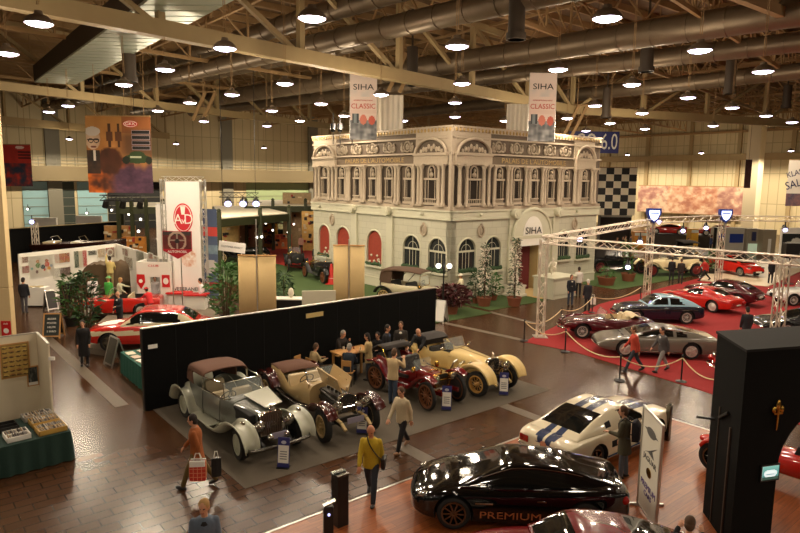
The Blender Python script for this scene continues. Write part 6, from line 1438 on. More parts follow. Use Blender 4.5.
# right background
person('person in black standing by the ivory car, left of two', PG(671, 282), D_(80), 'stand', (30, 30, 36), (44, 42, 44), 'dark', 1.75, 2)
person('person in a dark coat with brown hair standing by the ivory car, right of two', PG(680, 284), D_(60), 'stand', (44, 36, 34), (46, 42, 42), 'brown', 1.76, 2)
person('visitor in a red top and black trousers striding right of the ivory car', PG(704, 281), D_(185), 'stride', (176, 42, 36), (24, 24, 26), 'dark', 1.76, 2)
person('person in black beside the red cabriolet at the right edge', PG(770, 284), D_(-90), 'stand', (24, 24, 28), (28, 28, 30), 'dark', 1.76, 2)
person('person in dark brown behind the red cabriolet, left of the pale doorway', (27.5, 60, 0), D_(-90), 'stand', (70, 52, 40), (40, 36, 34), 'brown', 1.75, 2)
person('person in green standing in front of the pale lit doorway', (31.2, 61, 0), D_(-100), 'stand', (52, 72, 58), (40, 38, 36), 'dark', 1.75, 2)
person('person in grey at the far stand right of the pale doorway', (37.5, 60, 0), D_(-80), 'stand', (120, 100, 84), (50, 46, 44), 'grey', 1.75, 2)
# left stand
person('person in a black shirt and grey trousers seen from behind at the left stand', PG(25, 313), D_(95), 'stand', (26, 26, 34), (70, 66, 72), 'dark', 1.8, 1)
person('person in a white shirt with a tie left of the green jacket', PG(94, 309), D_(-60), 'stand', (230, 222, 222), (44, 46, 62), 'dark', 1.8, 1, shirt=(60, 40, 70))
person('person in a bright green jacket and green cap seen from behind', PG(109.5, 309.5), D_(80), 'stand', (70, 170, 70), (32, 36, 34), 'blond', 1.74, 1, hat=(120, 190, 120))
person('person in a white and green top reaching forward beside the green jacket', PG(120, 309), D_(20), 'point', (206, 206, 176), (50, 60, 56), 'blond', 1.66, 1)
person('bald person in a dark suit standing between the two red cars', (-12.85, 28.35, 0), D_(-110), 'hold', (30, 32, 38), (34, 34, 38), 'grey', 1.75, 1, bald=True, shirt=(220, 214, 206))
person('person in a red top and red cap bending over the red car', (-12.3, 30.6, 0), D_(150), 'bend', (206, 40, 42), (60, 40, 40), 'dark', 1.6, 1, hat=(214, 44, 44))
person('dark figure in a long black coat in front of the bamboo plant', PG(85, 366), D_(-70), 'stand', (22, 19, 20), (24, 21, 22), 'dark', 1.72, 1, coat=-.55)
person('person in white in the doorway of the white booth', (-13.0, 33.0, 0), D_(-70), 'stand', (224, 220, 222), (38, 40, 50), 'dark', 1.75, 2)
person('person in a white shirt and dark trousers right of the white counter tower', (-10.3, 32.2, 0), D_(-160), 'stand', (228, 224, 224), (34, 32, 38), 'dark', 1.78, 2)
p = GD(111, 272, 33.6); person('person in beige on a ladder platform reaching up at the brown tarpaulin', (p.x, 33.5, GD(111, 288, 33.5).z), D_(110), 'reach', (196, 176, 112), (150, 130, 88), 'dark', 1.7, 2)
q = GD(111, 288, 33.5); b = MB(); b.box(-.5, -.4, 0, .5, .4, q.z); tag(b.build('work_platform', mat('platform_brown', (74, 60, 46), .8), loc=(q.x, 33.5, 0)), 'brown work platform under the person in beige at the tarpaulin', 'platform')
p = PG(290, 262); person('person in a pink shirt behind the black old car with spare wheel', (p.x, p.y + 6, 0), D_(-90), 'stand', (216, 170, 150), (60, 50, 48), 'grey', 1.75, 2)
p = PG(311, 272); person('person in black holding greenery near the left palace wall', (p.x, p.y + 2.5, .02), D_(-80), 'hold', (24, 24, 24), (24, 24, 24), 'dark', 1.75, 2, shirt=(226, 220, 200))
# statues of the entrance
e0 = P0 + AV * (DOORX[0] - .75) - AU * .75
person('white robed statue on a pedestal left of the palace entrance', (e0.x, e0.y, .72), ANG_V - pi / 2, 'fold', (0, 0, 0), (0, 0, 0), h=1.75, lod=1, name='statue', stone=STONE, skirt=True, pedestal=(.45, .70))
e1 = P0 + AV * (GP(566, 297, P0, AV)[0]) - AU * 1.6
sb = MB(); w0 = P0 + AV * (DOORX[1] + .9) - AU * .2; 
w0 = G(553, 300) + AU * 1.5; b = MB(); b.box(0, 0, 0, 2.3, -1.5, 1.2); b.box(-.08, .06, 1.2, 2.38, -1.58, 1.3); b.box(.1, -1.53, .25, 2.2, -1.5, 1.0)
tag(b.build('statue_box', PST, loc=(w0.x, w0.y, 0), rz=ANG_V, bevel=.01), 'large pale box pedestal right of the palace entrance', 'pedestal')
e2 = w0 + AV * .9 - AU * .8
person('white crouching statue on the large pale box right of the entrance', (e2.x, e2.y, 1.31), ANG_V + pi + .4, 'crouch', (0, 0, 0), (0, 0, 0), h=1.6, lod=1, name='statue', stone=STONE)
# ================================================================ stands, fittings, plants
def panel(name, label, cat, p, q, z0, z1, m, th=.06, group=None):
    """upright panel between two floor points"""
    p = Vector((p[0], p[1], 0)); q = Vector((q[0], q[1], 0)); d = q - p
    t = thing(name, label, cat, (p.x, p.y, z0), atan2(d.y, d.x), group)
    b = MB(); b.box(0, -th / 2, 0, d.length, th / 2, z1 - z0); b.build('board', m, t); return t, d.length, z1 - z0
# black partition
PBK = mat('black_partition', (12, 12, 11), .9, noise=.12, nscale=1.2, spec=.15)
a, c = G(145, 411), G(434, 347); dv = (c - a).normalized()
zl, zr = GP(141, 328, a, dv)[1], GP(434, 289, a, dv)[1]; ZW = (zl + zr) / 2
t, L, h = panel('partition', 'long black partition behind the four pre-war cars', 'partition', a, c, 0, ZW, PBK, .12)
b = MB(); b.box(0, -.07, h, L, .07, h + .03); b.build('top_rail', ALU, t); b = MB(); b.box(-.03, -.07, 0, 0, .07, h); b.build('end_rail', BLACK, t)
b = MB()
for i in range(1, 12): b.box(L * i / 12 - .006, -.064, 0, L * i / 12 + .006, -.058, h)
b.build('panel_joints', DARK, t)
s0, z0 = GP(305, 318, a, dv); s1, z1 = GP(322, 311, a, dv); b = MB(); b.box(s0, -.085, z0, s1, -.06, z1); pl_ = b.build('nameplate', mat('nameplate_gold', (196, 172, 112), .5), t)
b = MB(); b.box(.15, -.085, h - .62, .42, -.06, h - .5); b.build('stand_number', WHITE, t)
# beige screens
SCR = mat('beige_screen', (206, 178, 126), .85, noise=.05)
def screen(label, x0, x1, yt, D, mid, zbot=.4):
    p, q = GD(x0, yt, D), GD(x1, yt, D); zt = p.z; t = thing('beige_screen', label, 'screen', (p.x, D, 0), 0, 'beige fabric screens'); w_ = q.x - p.x
    for i in range(2):
        b = MB(); n = 10; b.loft([[(w_ * (i + .02 + .96 * j / n) / 2, .03 * sin(pi * j / n), z) for j in range(n + 1)] for z in (zbot, zbot + (zt - zbot) * .5, zt - .1)], False); o = b.build('fabric_panel', SCR, t, smooth=True); s = o.modifiers.new('t', 'SOLIDIFY'); s.thickness = .02
    b = MB(); b.cyl((0, 0, zt - .06), (w_, 0, zt - .06), .035, n=8); b.cyl((0, 0, zbot), (w_, 0, zbot), .03, n=8); b.build('cross_bars', WOODL, t)
    b = MB(); b.cyl((w_ / 2, -.05, 0), (w_ / 2, -.05, zt + mid), .03, n=8); b.cyl((w_ / 2, -.05, 0), (w_ / 2, -.05, .04), .35, n=16); b.build('pole', ALU, t)
screen('beige fabric screen on a tall pole behind the black partition, left one', 237.5, 276, 254, 28.5, 1.6)
screen('beige fabric screen behind the black partition beside the traffic cone', 333, 365, 244, 30.5, .25)
p, q = GD(302, 291, 27.6), GD(335, 291, 27.6); t, L, h = panel('pale_board', 'low pale board standing behind the black partition below the traffic cone', 'board', (p.x, 27.6), (q.x, 27.9), 0, p.z, mat('pale_board', (206, 198, 172), .6), .08); b = MB(); b.box(.1, -.3, 0, .2, .3, .05); b.box(L - .2, -.3, 0, L - .1, .3, .05); b.build('feet', ALU, t)
# counter with figures between screens
p = GD(289, 300, 29.5); t = thing('display_counter', 'small black display counter with pale top between the beige screens', 'counter', (p.x, 29.5, 0)); b = MB(); b.box(-.65, -.3, 0, .65, .3, 1.3); b.build('cabinet', BLACK, t); b = MB(); b.box(-.7, -.35, 1.3, .7, .35, 1.35); b.build('counter_top', PLATE, t)
b = MB(); b.lathe([(.001, 0), (.09, .05), (.15, .22), (.1, .42), (.001, .5)], 14); tag(b.build('white_egg_ornament', STONE, loc=(p.x + .1, 29.5, 1.352), smooth=True), 'white egg-shaped ornament on the small display counter', 'ornament')
# traffic cone
p = GD(328, 293, G(328, 293).y + 3.4); p = G(325.5, 293); t = thing('traffic_cone', 'red traffic cone with pale bands near the left palace wall', 'cone', (p.x, p.y + 3.4, 0)); b = MB(); b.lathe([(.30, .04), (.06, 1.35), (.001, 1.36)], 18); b.build('cone_body', mat('cone_red', (200, 44, 36), .5), t, smooth=50); b = MB(); b.box(-.38, -.38, 0, .38, .38, .05); b.build('cone_base', mat('cone_red', (200, 44, 36), .5), t); b = MB(); b.lathe([(.235, .4), (.185, .62)], 18); b.lathe([(.155, .78), (.12, .94)], 18); b.build('cone_bands', PLATE, t, smooth=50)
# ---- plants
def foliage(n, R_, h, z0, size, shape='ball', up=.3):
    b = MB()
    for i in range(n):
        a = random.random() * 2 * pi; u = random.random(); f = random.random() ** .5
        if shape == 'ball': z = z0 + h * u; r = R_ * f * sin(pi * (.12 + .8 * u))
        elif shape == 'col': z = z0 + h * u; r = R_ * f * (1 - .55 * u)
        else: z = z0 + h * u; r = R_ * f * (.25 + .75 * u)
        p = Vector((r * cos(a), r * sin(a), z)); d = Vector((cos(a) + random.uniform(-.6, .6), sin(a) + random.uniform(-.6, .6), up + random.uniform(-.7, .7))).normalized(); s = d.cross(Vector((random.uniform(-1, 1), random.uniform(-1, 1), 1))).normalized()
        L = size * random.uniform(.7, 1.3); w_ = L * .16; b.add([p, p + d * L * .5 + s * w_, p + d * L - Vector((0, 0, L * .2)), p + d * L * .5 - s * w_], [(0, 1, 2, 3)])
    return b
def plant(name, label, loc, pot, fol, stem, cat='plant', group=None):
    t = thing(name, label, cat, loc, 0, group)
    for b, m, nm in fol: b.build(nm, m, t)
    if stem:
        b = MB()
        for q in range(stem[2]): a = 2 * pi * q / stem[2] + .4; r = stem[3]; b.tube([(r * .3 * cos(a), r * .3 * sin(a), stem[0]), (r * cos(a), r * sin(a), stem[1])], [.03, .012], 5)
        b.build('stems', BARK, t)
    if pot:
        b = MB(); r, h, m = pot; b.lathe([(r * .75, 0), (r * .95, h * .8), (r, h), (r * .88, h), (r * .85, h * .85), (.01, h * .85)], 16); b.build('pot', m, t, smooth=35)
        b = MB(); b.lathe([(r * .99, h * .9), (r * 1.05, h * .92), (r * 1.05, h), (r * .95, h)], 16); b.build('pot_rim', m, t, smooth=35)
    return t
def bamboo(label, loc, h, n=420, R_=.6, m=LEAF): return plant('bamboo_plant', label, loc, (.32, .45, BLACK), [(foliage(n, R_, h - .5, .45, .36, 'ball', .6), m, 'foliage')], (.35, h * .8, 9, .35), group=None)
p = G(72, 326); bamboo('tall green bamboo plant nearest the left pier, behind the chalkboard', (p.x, p.y, 0), 2.5, 230, .46)
p = G(92, 335); bamboo('dark green bamboo plant directly behind the dark figure', (p.x, p.y - .4, 0), 2.9, 300, .5, LEAFD)
p = GD(226, 305, 29.5); bamboo('bushy green plant between the counter tower and the beige screen', (p.x, 29.5, 0), 3.0, 420, .8)
p = G(452, 314); plant('red_leaf_plant', 'dark red leafy plant in a terracotta pot at the right end of the black partition', (p.x, p.y, .02), (.34, .42, TERRA), [(foliage(420, .85, 1.0, .45, .42, 'ball', .5), LEAFR, 'foliage')], (.35, .9, 6, .3))
def flower_col(label, px, py, h):
    p = G(px, py); t = plant('flowering_column', label, (p.x, p.y, .02), (.42, .5, TERRA), [(foliage(260, .30, h - .7, .6, .22, 'col', .2), LEAFD, 'foliage'), (foliage(330, .36, h - 1.0, .8, .17, 'col', .2), PETAL, 'blossom')], (.4, h * .9, 3, .08), group=None); return t
flower_col('tall white-flowering column in a terracotta tub below the second palace window from the corner', 484, 306, 3.6)
flower_col('tall slim white-flowering column in a tub beside the robed entrance statue', 514, 306, 3.9)
p = G(476, 303); plant('shrub', 'green shrub left of the first flowering column', (p.x, p.y - .1, .022), (.25, .3, TERRA), [(foliage(240, .5, 1.5, .3, .3, 'ball'), LEAFD, 'foliage')], (.2, 1.1, 5, .2))
p = G(493, 300); plant('shrub', 'green shrub right of the first flowering column', (p.x, p.y - .1, .022), (.25, .3, TERRA), [(foliage(200, .42, 1.3, .3, .28, 'ball'), LEAF, 'foliage')], (.2, 1.0, 5, .2))
for px, py, lab, h in ((606, 285, 'small green plant in a terracotta tub on the grass right of the white statue box', .7), (628, 281, 'slender flowering tree in a terracotta tub beside the second truss leg', 2.4), (553, 278, 'low green plant in a tub before the right palace windows', .7)):
    p = G(px, py); plant('potted_plant', lab, (p.x, p.y, .02), (.62 if h < 1 else .5, .55, TERRA), [(foliage(120 if h < 1 else 220, .5, h, .5, .24, 'ball' if h < 1 else 'cone'), LEAF, 'foliage')], (.45, .5 + h * .8, 4, .1), group=None)
p = GD(666, 264, 47); plant('conifer_plant', 'narrow dark plant beside the third truss leg', (G(711, 274).x, G(711, 274).y, 0), (.3, .4, BLACK), [(foliage(200, .45, 1.6, .4, .25, 'col'), LEAF, 'foliage')], (.3, 1.4, 3, .08))
p = GD(284, 290, 31); plant('small_fir', 'dark green small fir behind the black display counter', (p.x, 31, 0), (.28, .4, BLACK), [(foliage(260, .5, 1.9, .5, .3, 'col', -.1), LEAFD, 'foliage')], (.35, 2.0, 3, .06))
# lamp post by the palace corner
p = G(443, 322); t = thing('lamp_post', 'black lamp post with two glowing globes at the end of the black partition', 'lamp post', (p.x, p.y + .2, 0))
zl = GD(441, 266, p.y + .2).z
b = MB(); b.lathe([(.18, 0), (.18, .1), (.07, .3), (.05, .6), (.04, zl - .3), (.05, zl - .2), (.02, zl + .35)], 10); b.tube([(-.27, 0, zl - .2), (-.14, 0, zl - .3), (0, 0, zl - .22), (.14, 0, zl - .3), (.27, 0, zl - .2)], .02, 5); b.build('post', BLACK, t, smooth=40)
GLOW = mat('globe_glow', (255, 246, 232), .4, emit=6)
for s in (-1, 1): b = MB(); b.sph((s * .27, 0, zl), .13, 12, 8); g = b.build('globe', GLOW, t, smooth=True); b = MB(); b.cyl((s * .27, 0, zl - .2), (s * .27, 0, zl - .1), .05, .09, 10); b.build('globe_holder', BLACK, g)
# ---- rope barrier
ROPE = mat('rope_pale', (206, 182, 140), .7)
posts = [(524, 341), (561, 327), (565, 352), (619.5, 381), (681, 382), (592, 313), (640, 302), (726, 404)]
plabs = ['at the near left corner of the red carpet', 'second along the left edge of the red carpet', 'at the first bend of the front rope', 'in front of the orange-red jacket', 'right of the grey jacket', 'beside the white-haired person', 'beside the second truss leg', 'at the right end beside the black tower']
def post_top(px, py): v = G(px, py); return Vector((v.x, v.y, .88))
for (px, py), lab in zip(posts, plabs):
    v = G(px, py); t = thing('barrier_post', 'thin dark rope barrier post ' + lab, 'barrier post', (v.x, v.y, .014), 0, 'rope barrier posts round the red carpet'); b = MB(); b.cyl((0, 0, .03), (0, 0, .9), .028, n=10); b.sph((0, 0, .92), .045, 10, 6); b.build('post', BLACK, t, smooth=40); b = MB(); b.lathe([(.19, 0), (.19, .02), (.08, .05), (.03, .06)], 16); b.build('foot', BLACK, t, smooth=40)
for i, (a, c) in enumerate(((0, 1), (0, 2), (2, 3), (3, 4), (1, 5), (5, 6), (4, 7))):
    p, q = post_top(*posts[a]), post_top(*posts[c]); pts = [p.lerp(q, k / 12) - Vector((0, 0, .34 * (1 - (2 * k / 12 - 1) ** 2))) for k in range(13)]; b = MB(); b.tube([v - p for v in pts], .022, 6)
    tag(b.build('barrier_rope', ROPE, loc=p, smooth=60), 'pale rope slung between the barrier posts ' + ('along the left end of the carpet', 'from the near corner to the first bend', 'in front of the maroon roadster', 'in front of the two walkers', 'behind the maroon roadster', 'behind the dark blue saloon', 'running to the black tower')[i], 'rope', 'ropes of the barrier')
# ---- lattice trusses
def lattice(b, p, q, w=.3, r=.028, step=.42):
    p, q = Vector(p), Vector(q); d = (q - p); L = d.length; d.normalize(); u = Vector((0, 0, 1)) if abs(d.z) < .9 else Vector((1, 0, 0)); a = d.cross(u).normalized() * (w / 2); c = d.cross(a).normalized() * (w / 2)
    K = [a + c, a - c, -a - c, -a + c]
    for k in K: b.cyl(p + k, q + k, r, n=6)
    n = max(2, int(L / step))
    for i in range(n):
        for j in range(4):
            k0, k1 = K[j], K[(j + 1) % 4]
            if i % 2: k0, k1 = k1, k0
            b.cyl(p + d * (L * i / n) + k0, p + d * (L * (i + 1) / n) + k1, r * .55, n=4)
TR = mat('truss_aluminium', (214, 202, 184), .4, .5)
T1, T2, T3, T4 = G(540, 337), G(646, 302), G(717, 292), Vector((13.25, 21.6, 0))
TZ = GD(540, 240, T1.y).z
for (P_, lab, zt) in ((T1, 'nearest the palace entrance', TZ), (T2, 'behind the dark blue saloon', TZ + .5), (T3, 'beside the red cabriolet', TZ + .5), (T4, 'rising behind the black tower', TZ)):
    t = thing('truss_leg', 'upright silver lattice truss leg ' + lab, 'truss', (P_.x, P_.y, .014), 0, 'lattice truss legs'); b = MB(); lattice(b, (0, 0, .03), (0, 0, zt)); b.build('lattice', TR, t); b = MB(); b.box(-.3, -.3, 0, .3, .3, .03); b.build('base_plate', ALU, t)
def beam_truss(p, q, label): b = MB(); lattice(b, Vector((0, 0, 0)), Vector(q) - Vector(p)); tag(b.build('truss_beam', TR, loc=p), label, 'truss', 'lattice truss beams')
up_ = lambda P_, z: Vector((P_.x, P_.y, z))
beam_truss(up_(T1, TZ), up_(T4, TZ) + (T4 - T1).normalized() * 6, 'horizontal silver truss beam running from the entrance leg to the lower right')
beam_truss(up_(T1, TZ + .02), up_(T2, TZ + .35), 'horizontal silver truss beam from the entrance leg to the second leg')
beam_truss(up_(T2, TZ + .4), up_(T3, TZ + .4), 'horizontal silver truss beam between the second and third legs')
beam_truss(up_(T3, TZ + .4), up_(T3, TZ + .4) + Vector((9, -1, 0)), 'horizontal silver truss beam from the third leg off to the right edge')
SGL = mat('badge_glow', (214, 224, 255), .3, emit=2.6, ecol=(190, 206, 255)); BRIM = mat('badge_blue', (40, 60, 140), .3)
for (P_, lab, zz) in ((T2, 'on the second truss leg', TZ + .75), (T3, 'on the third truss leg', TZ + .6)):
    t = thing('badge_lantern', 'glowing blue-rimmed shield lantern ' + lab, 'lantern', (P_.x, P_.y - .25, zz)); sh = [(x * .68, z * .7) for x, z in ((-.5, .45), (.5, .45), (.52, .1), (.3, -.4), (0, -.62), (-.3, -.4), (-.52, .1))]
    b = MB(); b.side([(x * 1.18, z * 1.15) for x, z in sh], -.12, .12); b.build('shield_case', BRIM, t); b = MB(); b.side([(x * .86, z * .82) for x, z in sh], -.15, -.121); g = b.build('shield_face', SGL, t); b = MB(); b.disc((0, .02), .22, .24, -.165, -.151, 16); b.build('emblem', BRIM, g) if 0 else None
    b = MB(); b.box(-.25, -.165, .07, .25, -.151, .13); b.build('emblem_bar', BRIM, g); b = MB(); b.bar((0, .02, -.9), (0, .02, .2), .08, .08); b.build('bracket', ALU, t)
SPG = mat('spot_glow', (225, 220, 255), .3, emit=7, ecol=(196, 190, 255))
def spot(label, p, aim, r=.22, group=None, m=SPG):
    t = thing('spotlight', label, 'spotlight', p, 0, group); d = Vector(aim).normalized(); b = MB(); b.cyl(-d * .35, d * .12, r * .5, r * .62, 14); b.build('lamp_housing', BLACK, t, smooth=40); b = MB(); b.cyl(d * .115, d * .135, r * .55, n=14); b.build('lit_lens', m, t); b = MB(); b.bar((0, 0, .05), (0, 0, .5), .05, .05); b.bar((-r, 0, .05), (r, 0, .05), .04, .04); b.build('yoke', BLACK, t)
for px, py, D, lab in ((628, 266, 34, 'left of the second truss leg, lowest'), (659, 221, 38, 'beside the first shield lantern'), (683, 230, 40, 'between the two shield lanterns, lower'), (706, 227, 40.5, 'just left of the second shield lantern'), (785, 229, 40, 'near the right edge under the far truss'), (640, 241, 36, 'under the truss beside the second leg'), (580, 238, 32, 'on the truss over the right palace windows')):
    p = GD(px, py, D); spot('small violet-white spotlight on the truss ' + lab, p, (-.3, -.8, -.45), .24, 'spotlights on the lattice truss')
# hanging spot bar left of the palace
p = GD(239, 195, 46); b = MB(); lattice(b, (-1.4, 0, 0), (1.4, 0, 0), .35); 
for x in (-1.2, 1.2): b.cyl((x, 0, .1), (x, 0, ROOFZ - p.z), .02, n=4)
tag(b.build('spot_bar', BLACK, loc=p), 'black lattice bar with three spotlights hanging left of the palace', 'truss')
for i, px in enumerate((228, 243, 256)): q = GD(px, 203, 45.6); spot('bright spotlight under the hanging black bar, ' + ('left', 'middle', 'right')[i], q, (.2, -.8, -.5), .42, 'spotlights under the hanging bar')
p = GD(122, 198, 48); b = MB(); lattice(b, (-1.6, 0, 0), (1.6, 0, 0), .4, .04)
for x in (-1.3, 0, 1.3): b.cyl((x, 0, -.7), (x + .2, -.2, -.2), .25, .2, 8)
for x in (-1.2, 1.2): b.cyl((x, 0, .1), (x, 0, ROOFZ - p.z), .02, n=4)
tag(b.build('spot_bar', BLACK, loc=p), 'black lattice bar with dark lamps below the portrait banner', 'truss')
# ---- white counter tower with round logo
D = 33.0; p = GD(186, 292, D); zt = GD(184, 181, D).z; w_ = (GD(203, 230, D).x - GD(166, 230, D).x) * .9
t = thing('logo_tower', 'tall white banner tower with a round red AvD logo at the left', 'banner tower', (p.x, D, 0)); M_WB = mat('white_banner', (236, 232, 226), .6)
b = MB(); b.box(-w_ / 2, -.03, .5, w_ / 2, .03, zt); bd = b.build('banner_panel', M_WB, t)
zc = GD(184, 218, D).z; b = MB(); b.disc((0, zc), w_ * .29, w_ * .44, -.05, -.031, 32); lg = b.build('logo_disc', mat('logo_red', (206, 44, 56), .5), bd)
b = MB(); b.tube([(w_ * .25 * cos(2 * pi * i / 32), -.055, zc + w_ * .385 * sin(2 * pi * i / 32)) for i in range(32)], .018, 4, closed=True); b.build('logo_ring', WHITE, lg)
text('A', lg, WHITE, w_ * .42, (-w_ * .15, -.06, zc - .08), sx=.9); text('v', lg, WHITE, w_ * .26, (.01, -.06, zc - .14)); text('D', lg, WHITE, w_ * .42, (w_ * .16, -.06, zc - .08), sx=.9)
b = MB(); b.side([(-.13, zc + .62), (.13, zc + .62), (.08, zc + .18), (-.08, zc + .18)], -.062, -.05); b.build('logo_torch', WHITE, lg)
text('AUTOMOBILCLUB', bd, mat('print_lilac', (176, 164, 176), .6), .17, (-w_ * .41, -.04, zc - 2.2), (pi / 2, -pi / 2, 0)); text('VETERANEN', bd, INK, .26, (.1, -.04, GD(184, 289, D).z), sx=1.0)
print_art('printed_map', bd, w_ * .5, 1.0, lambda u, v: mixc((236, 228, 220), (206, 150, 120), max(0, fbm(u * 7, v * 7, 71) * 1.8 - .5) * (1 if hypot((u - .5) * 2, (v - .5) * 2) < .95 else 0)), 24, 24, (w_ * .12, -.04, zc - 2.6))
for s in (-1, 1): b = MB(); lattice(b, (s * (w_ / 2 + .16), .1, 0), (s * (w_ / 2 + .16), .1, zt + .1), .24, .025, .35); b.build('truss_post', ALU, t)
b = MB(); lattice(b, (-w_ / 2 - .2, .1, zt + .1), (w_ / 2 + .2, .1, zt + .1), .24, .02, .35); b.build('truss_top', ALU, t)
p = GD(161, 228, 34.5); q = GD(161, 207, 34.5); t = thing('upright_board', 'plain white upright board left of the AvD tower', 'panel', (p.x, 34.5, 0)); b = MB(); b.box(-.24, -.03, .4, .26, .03, GD(161, 204, 34.5).z); b.build('face', M_WB, t); b = MB(); b.box(-.3, -.3, 0, .3, .3, .03); b.cyl((0, 0, 0), (0, 0, .5), .03, n=6); b.build('stand', ALU, t)
# hanging steering wheel sign
D = 29.0; p = GD(177.5, 244, D); s_ = D / 630; t = thing('steering_wheel_sign', 'shield-shaped red sign picturing a steering wheel in front of the AvD tower', 'sign', (p.x, D, p.z))
hw, ht, hb = 14.5 * s_, 13 * s_, 15 * s_
b = MB(); b.side([(-hw, ht), (hw, ht), (hw, -hb * .45), (0, -hb), (-hw, -hb * .45)], -.03, .03); sg = b.build('sign_plate', mat('sign_crimson', (176, 30, 44), .5), t)
def swp(u, v):
    r = hypot((u - .5) / .32, (v - .45) / .55); c = mixc((70, 24, 24), (120, 46, 40), fbm(u * 6, v * 5, 81))
    if v > .8: c = (62, 52, 50)
    if .82 < r < 1.05: c = (176, 150, 130)
    if r < .82 and (abs(u - .5) < .03 or abs(v - .5) < .05): c = (150, 130, 116)
    if r < .25: c = (40, 34, 34)
    return c
print_art('steering_wheel_picture', sg, hw * 1.94, ht + hb * .30, swp, 34, 24, (0, -.04, -hb * .33)); text('AUTOMOBIL', sg, WHITE, .16, (0, -.045, -hb * .52), sx=1.0)
b = MB(); b.cyl((-.3, .06, -p.z), (-.3, .06, ht), .025, n=6); b.cyl((.12, .06, -p.z), (.12, .06, ht), .025, n=6); b.box(-.5, -.15, -p.z, .4, .25, -p.z + .04); b.build('sign_poles', ALU, t)
# blue roll-up and tilted white board
D = 33.5; p = GD(211, 265, D); t = thing('rollup_banner', 'tall blue-grey picture banner right of the AvD tower', 'banner', (p.x, D, 0), -.25); h0 = .5; ht = GD(211, 209, D).z
def rollp(u, v):
    c = mixc((96, 112, 140), (64, 78, 108), v)
    if .70 < v < .80: c = (196, 66, 58)
    if .5 < v < .6: c = mixc((150, 176, 186), (90, 110, 130), fbm(u * 5, v * 20, 91))
    if .28 < v < .45 and hypot((u - .5) / .45, (v - .36) / .08) < 1: c = (206, 200, 196)
    if .1 < v < .18: c = (170, 70, 66)
    return c
print_art('printed_sheet', t, .85, ht - h0, rollp, 16, 60, (0, 0, h0)); b = MB(); b.cyl((0, .04, 0), (0, .04, ht), .025, n=6); b.box(-.5, -.15, 0, .5, .2, .06); b.build('stand', ALU, t)
D = 34.5; p = GD(232, 247, D); t = thing('tilted_sign', 'long white tilted sign board behind the first beige screen', 'sign', (p.x, D, p.z)); b = MB(); M = Matrix.Rotation(.12, 4, 'Y'); b.box(-.72, -.04, -.27, .74, .04, .27, M=M); sb = b.build('sign_board', M_WB, t); text('OLDTIMER MARKT', sb, mat('print_grey', (120, 116, 120), .6), .15, (0, -.05, 0), (pi / 2, .12, 0), sx=.95); b = MB(); b.cyl((-.5, .05, -p.z), (-.5, .05, .2), .025, n=6); b.cyl((.5, .05, -p.z), (.5, .05, .0), .025, n=6); b.build('sign_posts', ALU, t)
# white booth with doorway
D = 32.4; x0, x1 = GD(136, 260, D).x, GD(170, 260, D).x; zt = GD(150, 262, D).z; t = thing('white_booth', 'white booth with a doorway and red emblems left of the AvD tower', 'booth', (x0, D, 0)); w_ = x1 - x0; dx0, dx1 = GD(150, 280, D).x - x0, GD(160, 280, D).x - x0
b = MB(); b.box(0, 0, 0, dx0, .08, zt); b.box(dx1, 0, 0, w_, .08, zt); b.box(dx0, 0, GD(150, 277, D).z, dx1, .08, zt); b.box(0, .08, 0, .08, 1.3, zt); b.box(w_ - .08, .08, 0, w_, 1.3, zt); bw = b.build('booth_walls', WHITEP, t)
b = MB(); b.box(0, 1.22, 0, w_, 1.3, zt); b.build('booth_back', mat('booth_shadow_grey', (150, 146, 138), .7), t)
cx, cz = GD(141, 280, D).x - x0, GD(141, 281, D).z; b = MB(); b.side([(cx - .2, cz + .35), (cx + .2, cz + .35), (cx + .22, cz - .05), (cx, cz - .42), (cx - .22, cz - .05)], -.03, -.005); b.build('red_shield', RED, t); b = MB(); b.disc((cx, cz), .1, .1, -.04, -.03, 14); b.build('shield_dot', WHITE, t)
cx, cz = GD(166, 281, D).x - x0, GD(166, 281, D).z; b = MB(); b.box(cx - .2, -.03, cz - .32, cx + .2, -.005, cz + .32); rs = b.build('red_square', RED, t); b = MB(); b.disc((cx, cz), .14, .17, -.04, -.03, 16); b.build('square_emblem', WHITE, rs)
text('CLUB', t, RED, .16, (w_ * .5, -.01, zt - .2), sx=1.4)
p = G(150, 306); t = thing('round_table', 'small pale round table in front of the white booth', 'table', (p.x, p.y, 0)); b = MB(); b.cyl((0, 0, .72), (0, 0, .76), .45, n=20); b.build('table_top', PLATE, t); b = MB(); b.cyl((0, 0, 0), (0, 0, .72), .04, n=8); b.cyl((0, 0, 0), (0, 0, .03), .28, n=16); b.build('pedestal_leg', ALU, t)
for i, (px, py, lab) in enumerate(((180, 297, 'left of the two by the logo tower'), (197, 299, 'right of the two by the logo tower'))):
    p = G(px, py + 14); t = thing('red_counter', 'bright red topped counter ' + lab, 'counter', (p.x, p.y, 0)); b = MB(); b.box(-.5, -.25, 0, .5, .25, .95); b.build('counter_body', WHITEP, t); b = MB(); b.box(-.6, -.35, .95, .6, .35, 1.02); b.build('counter_top', RED, t)
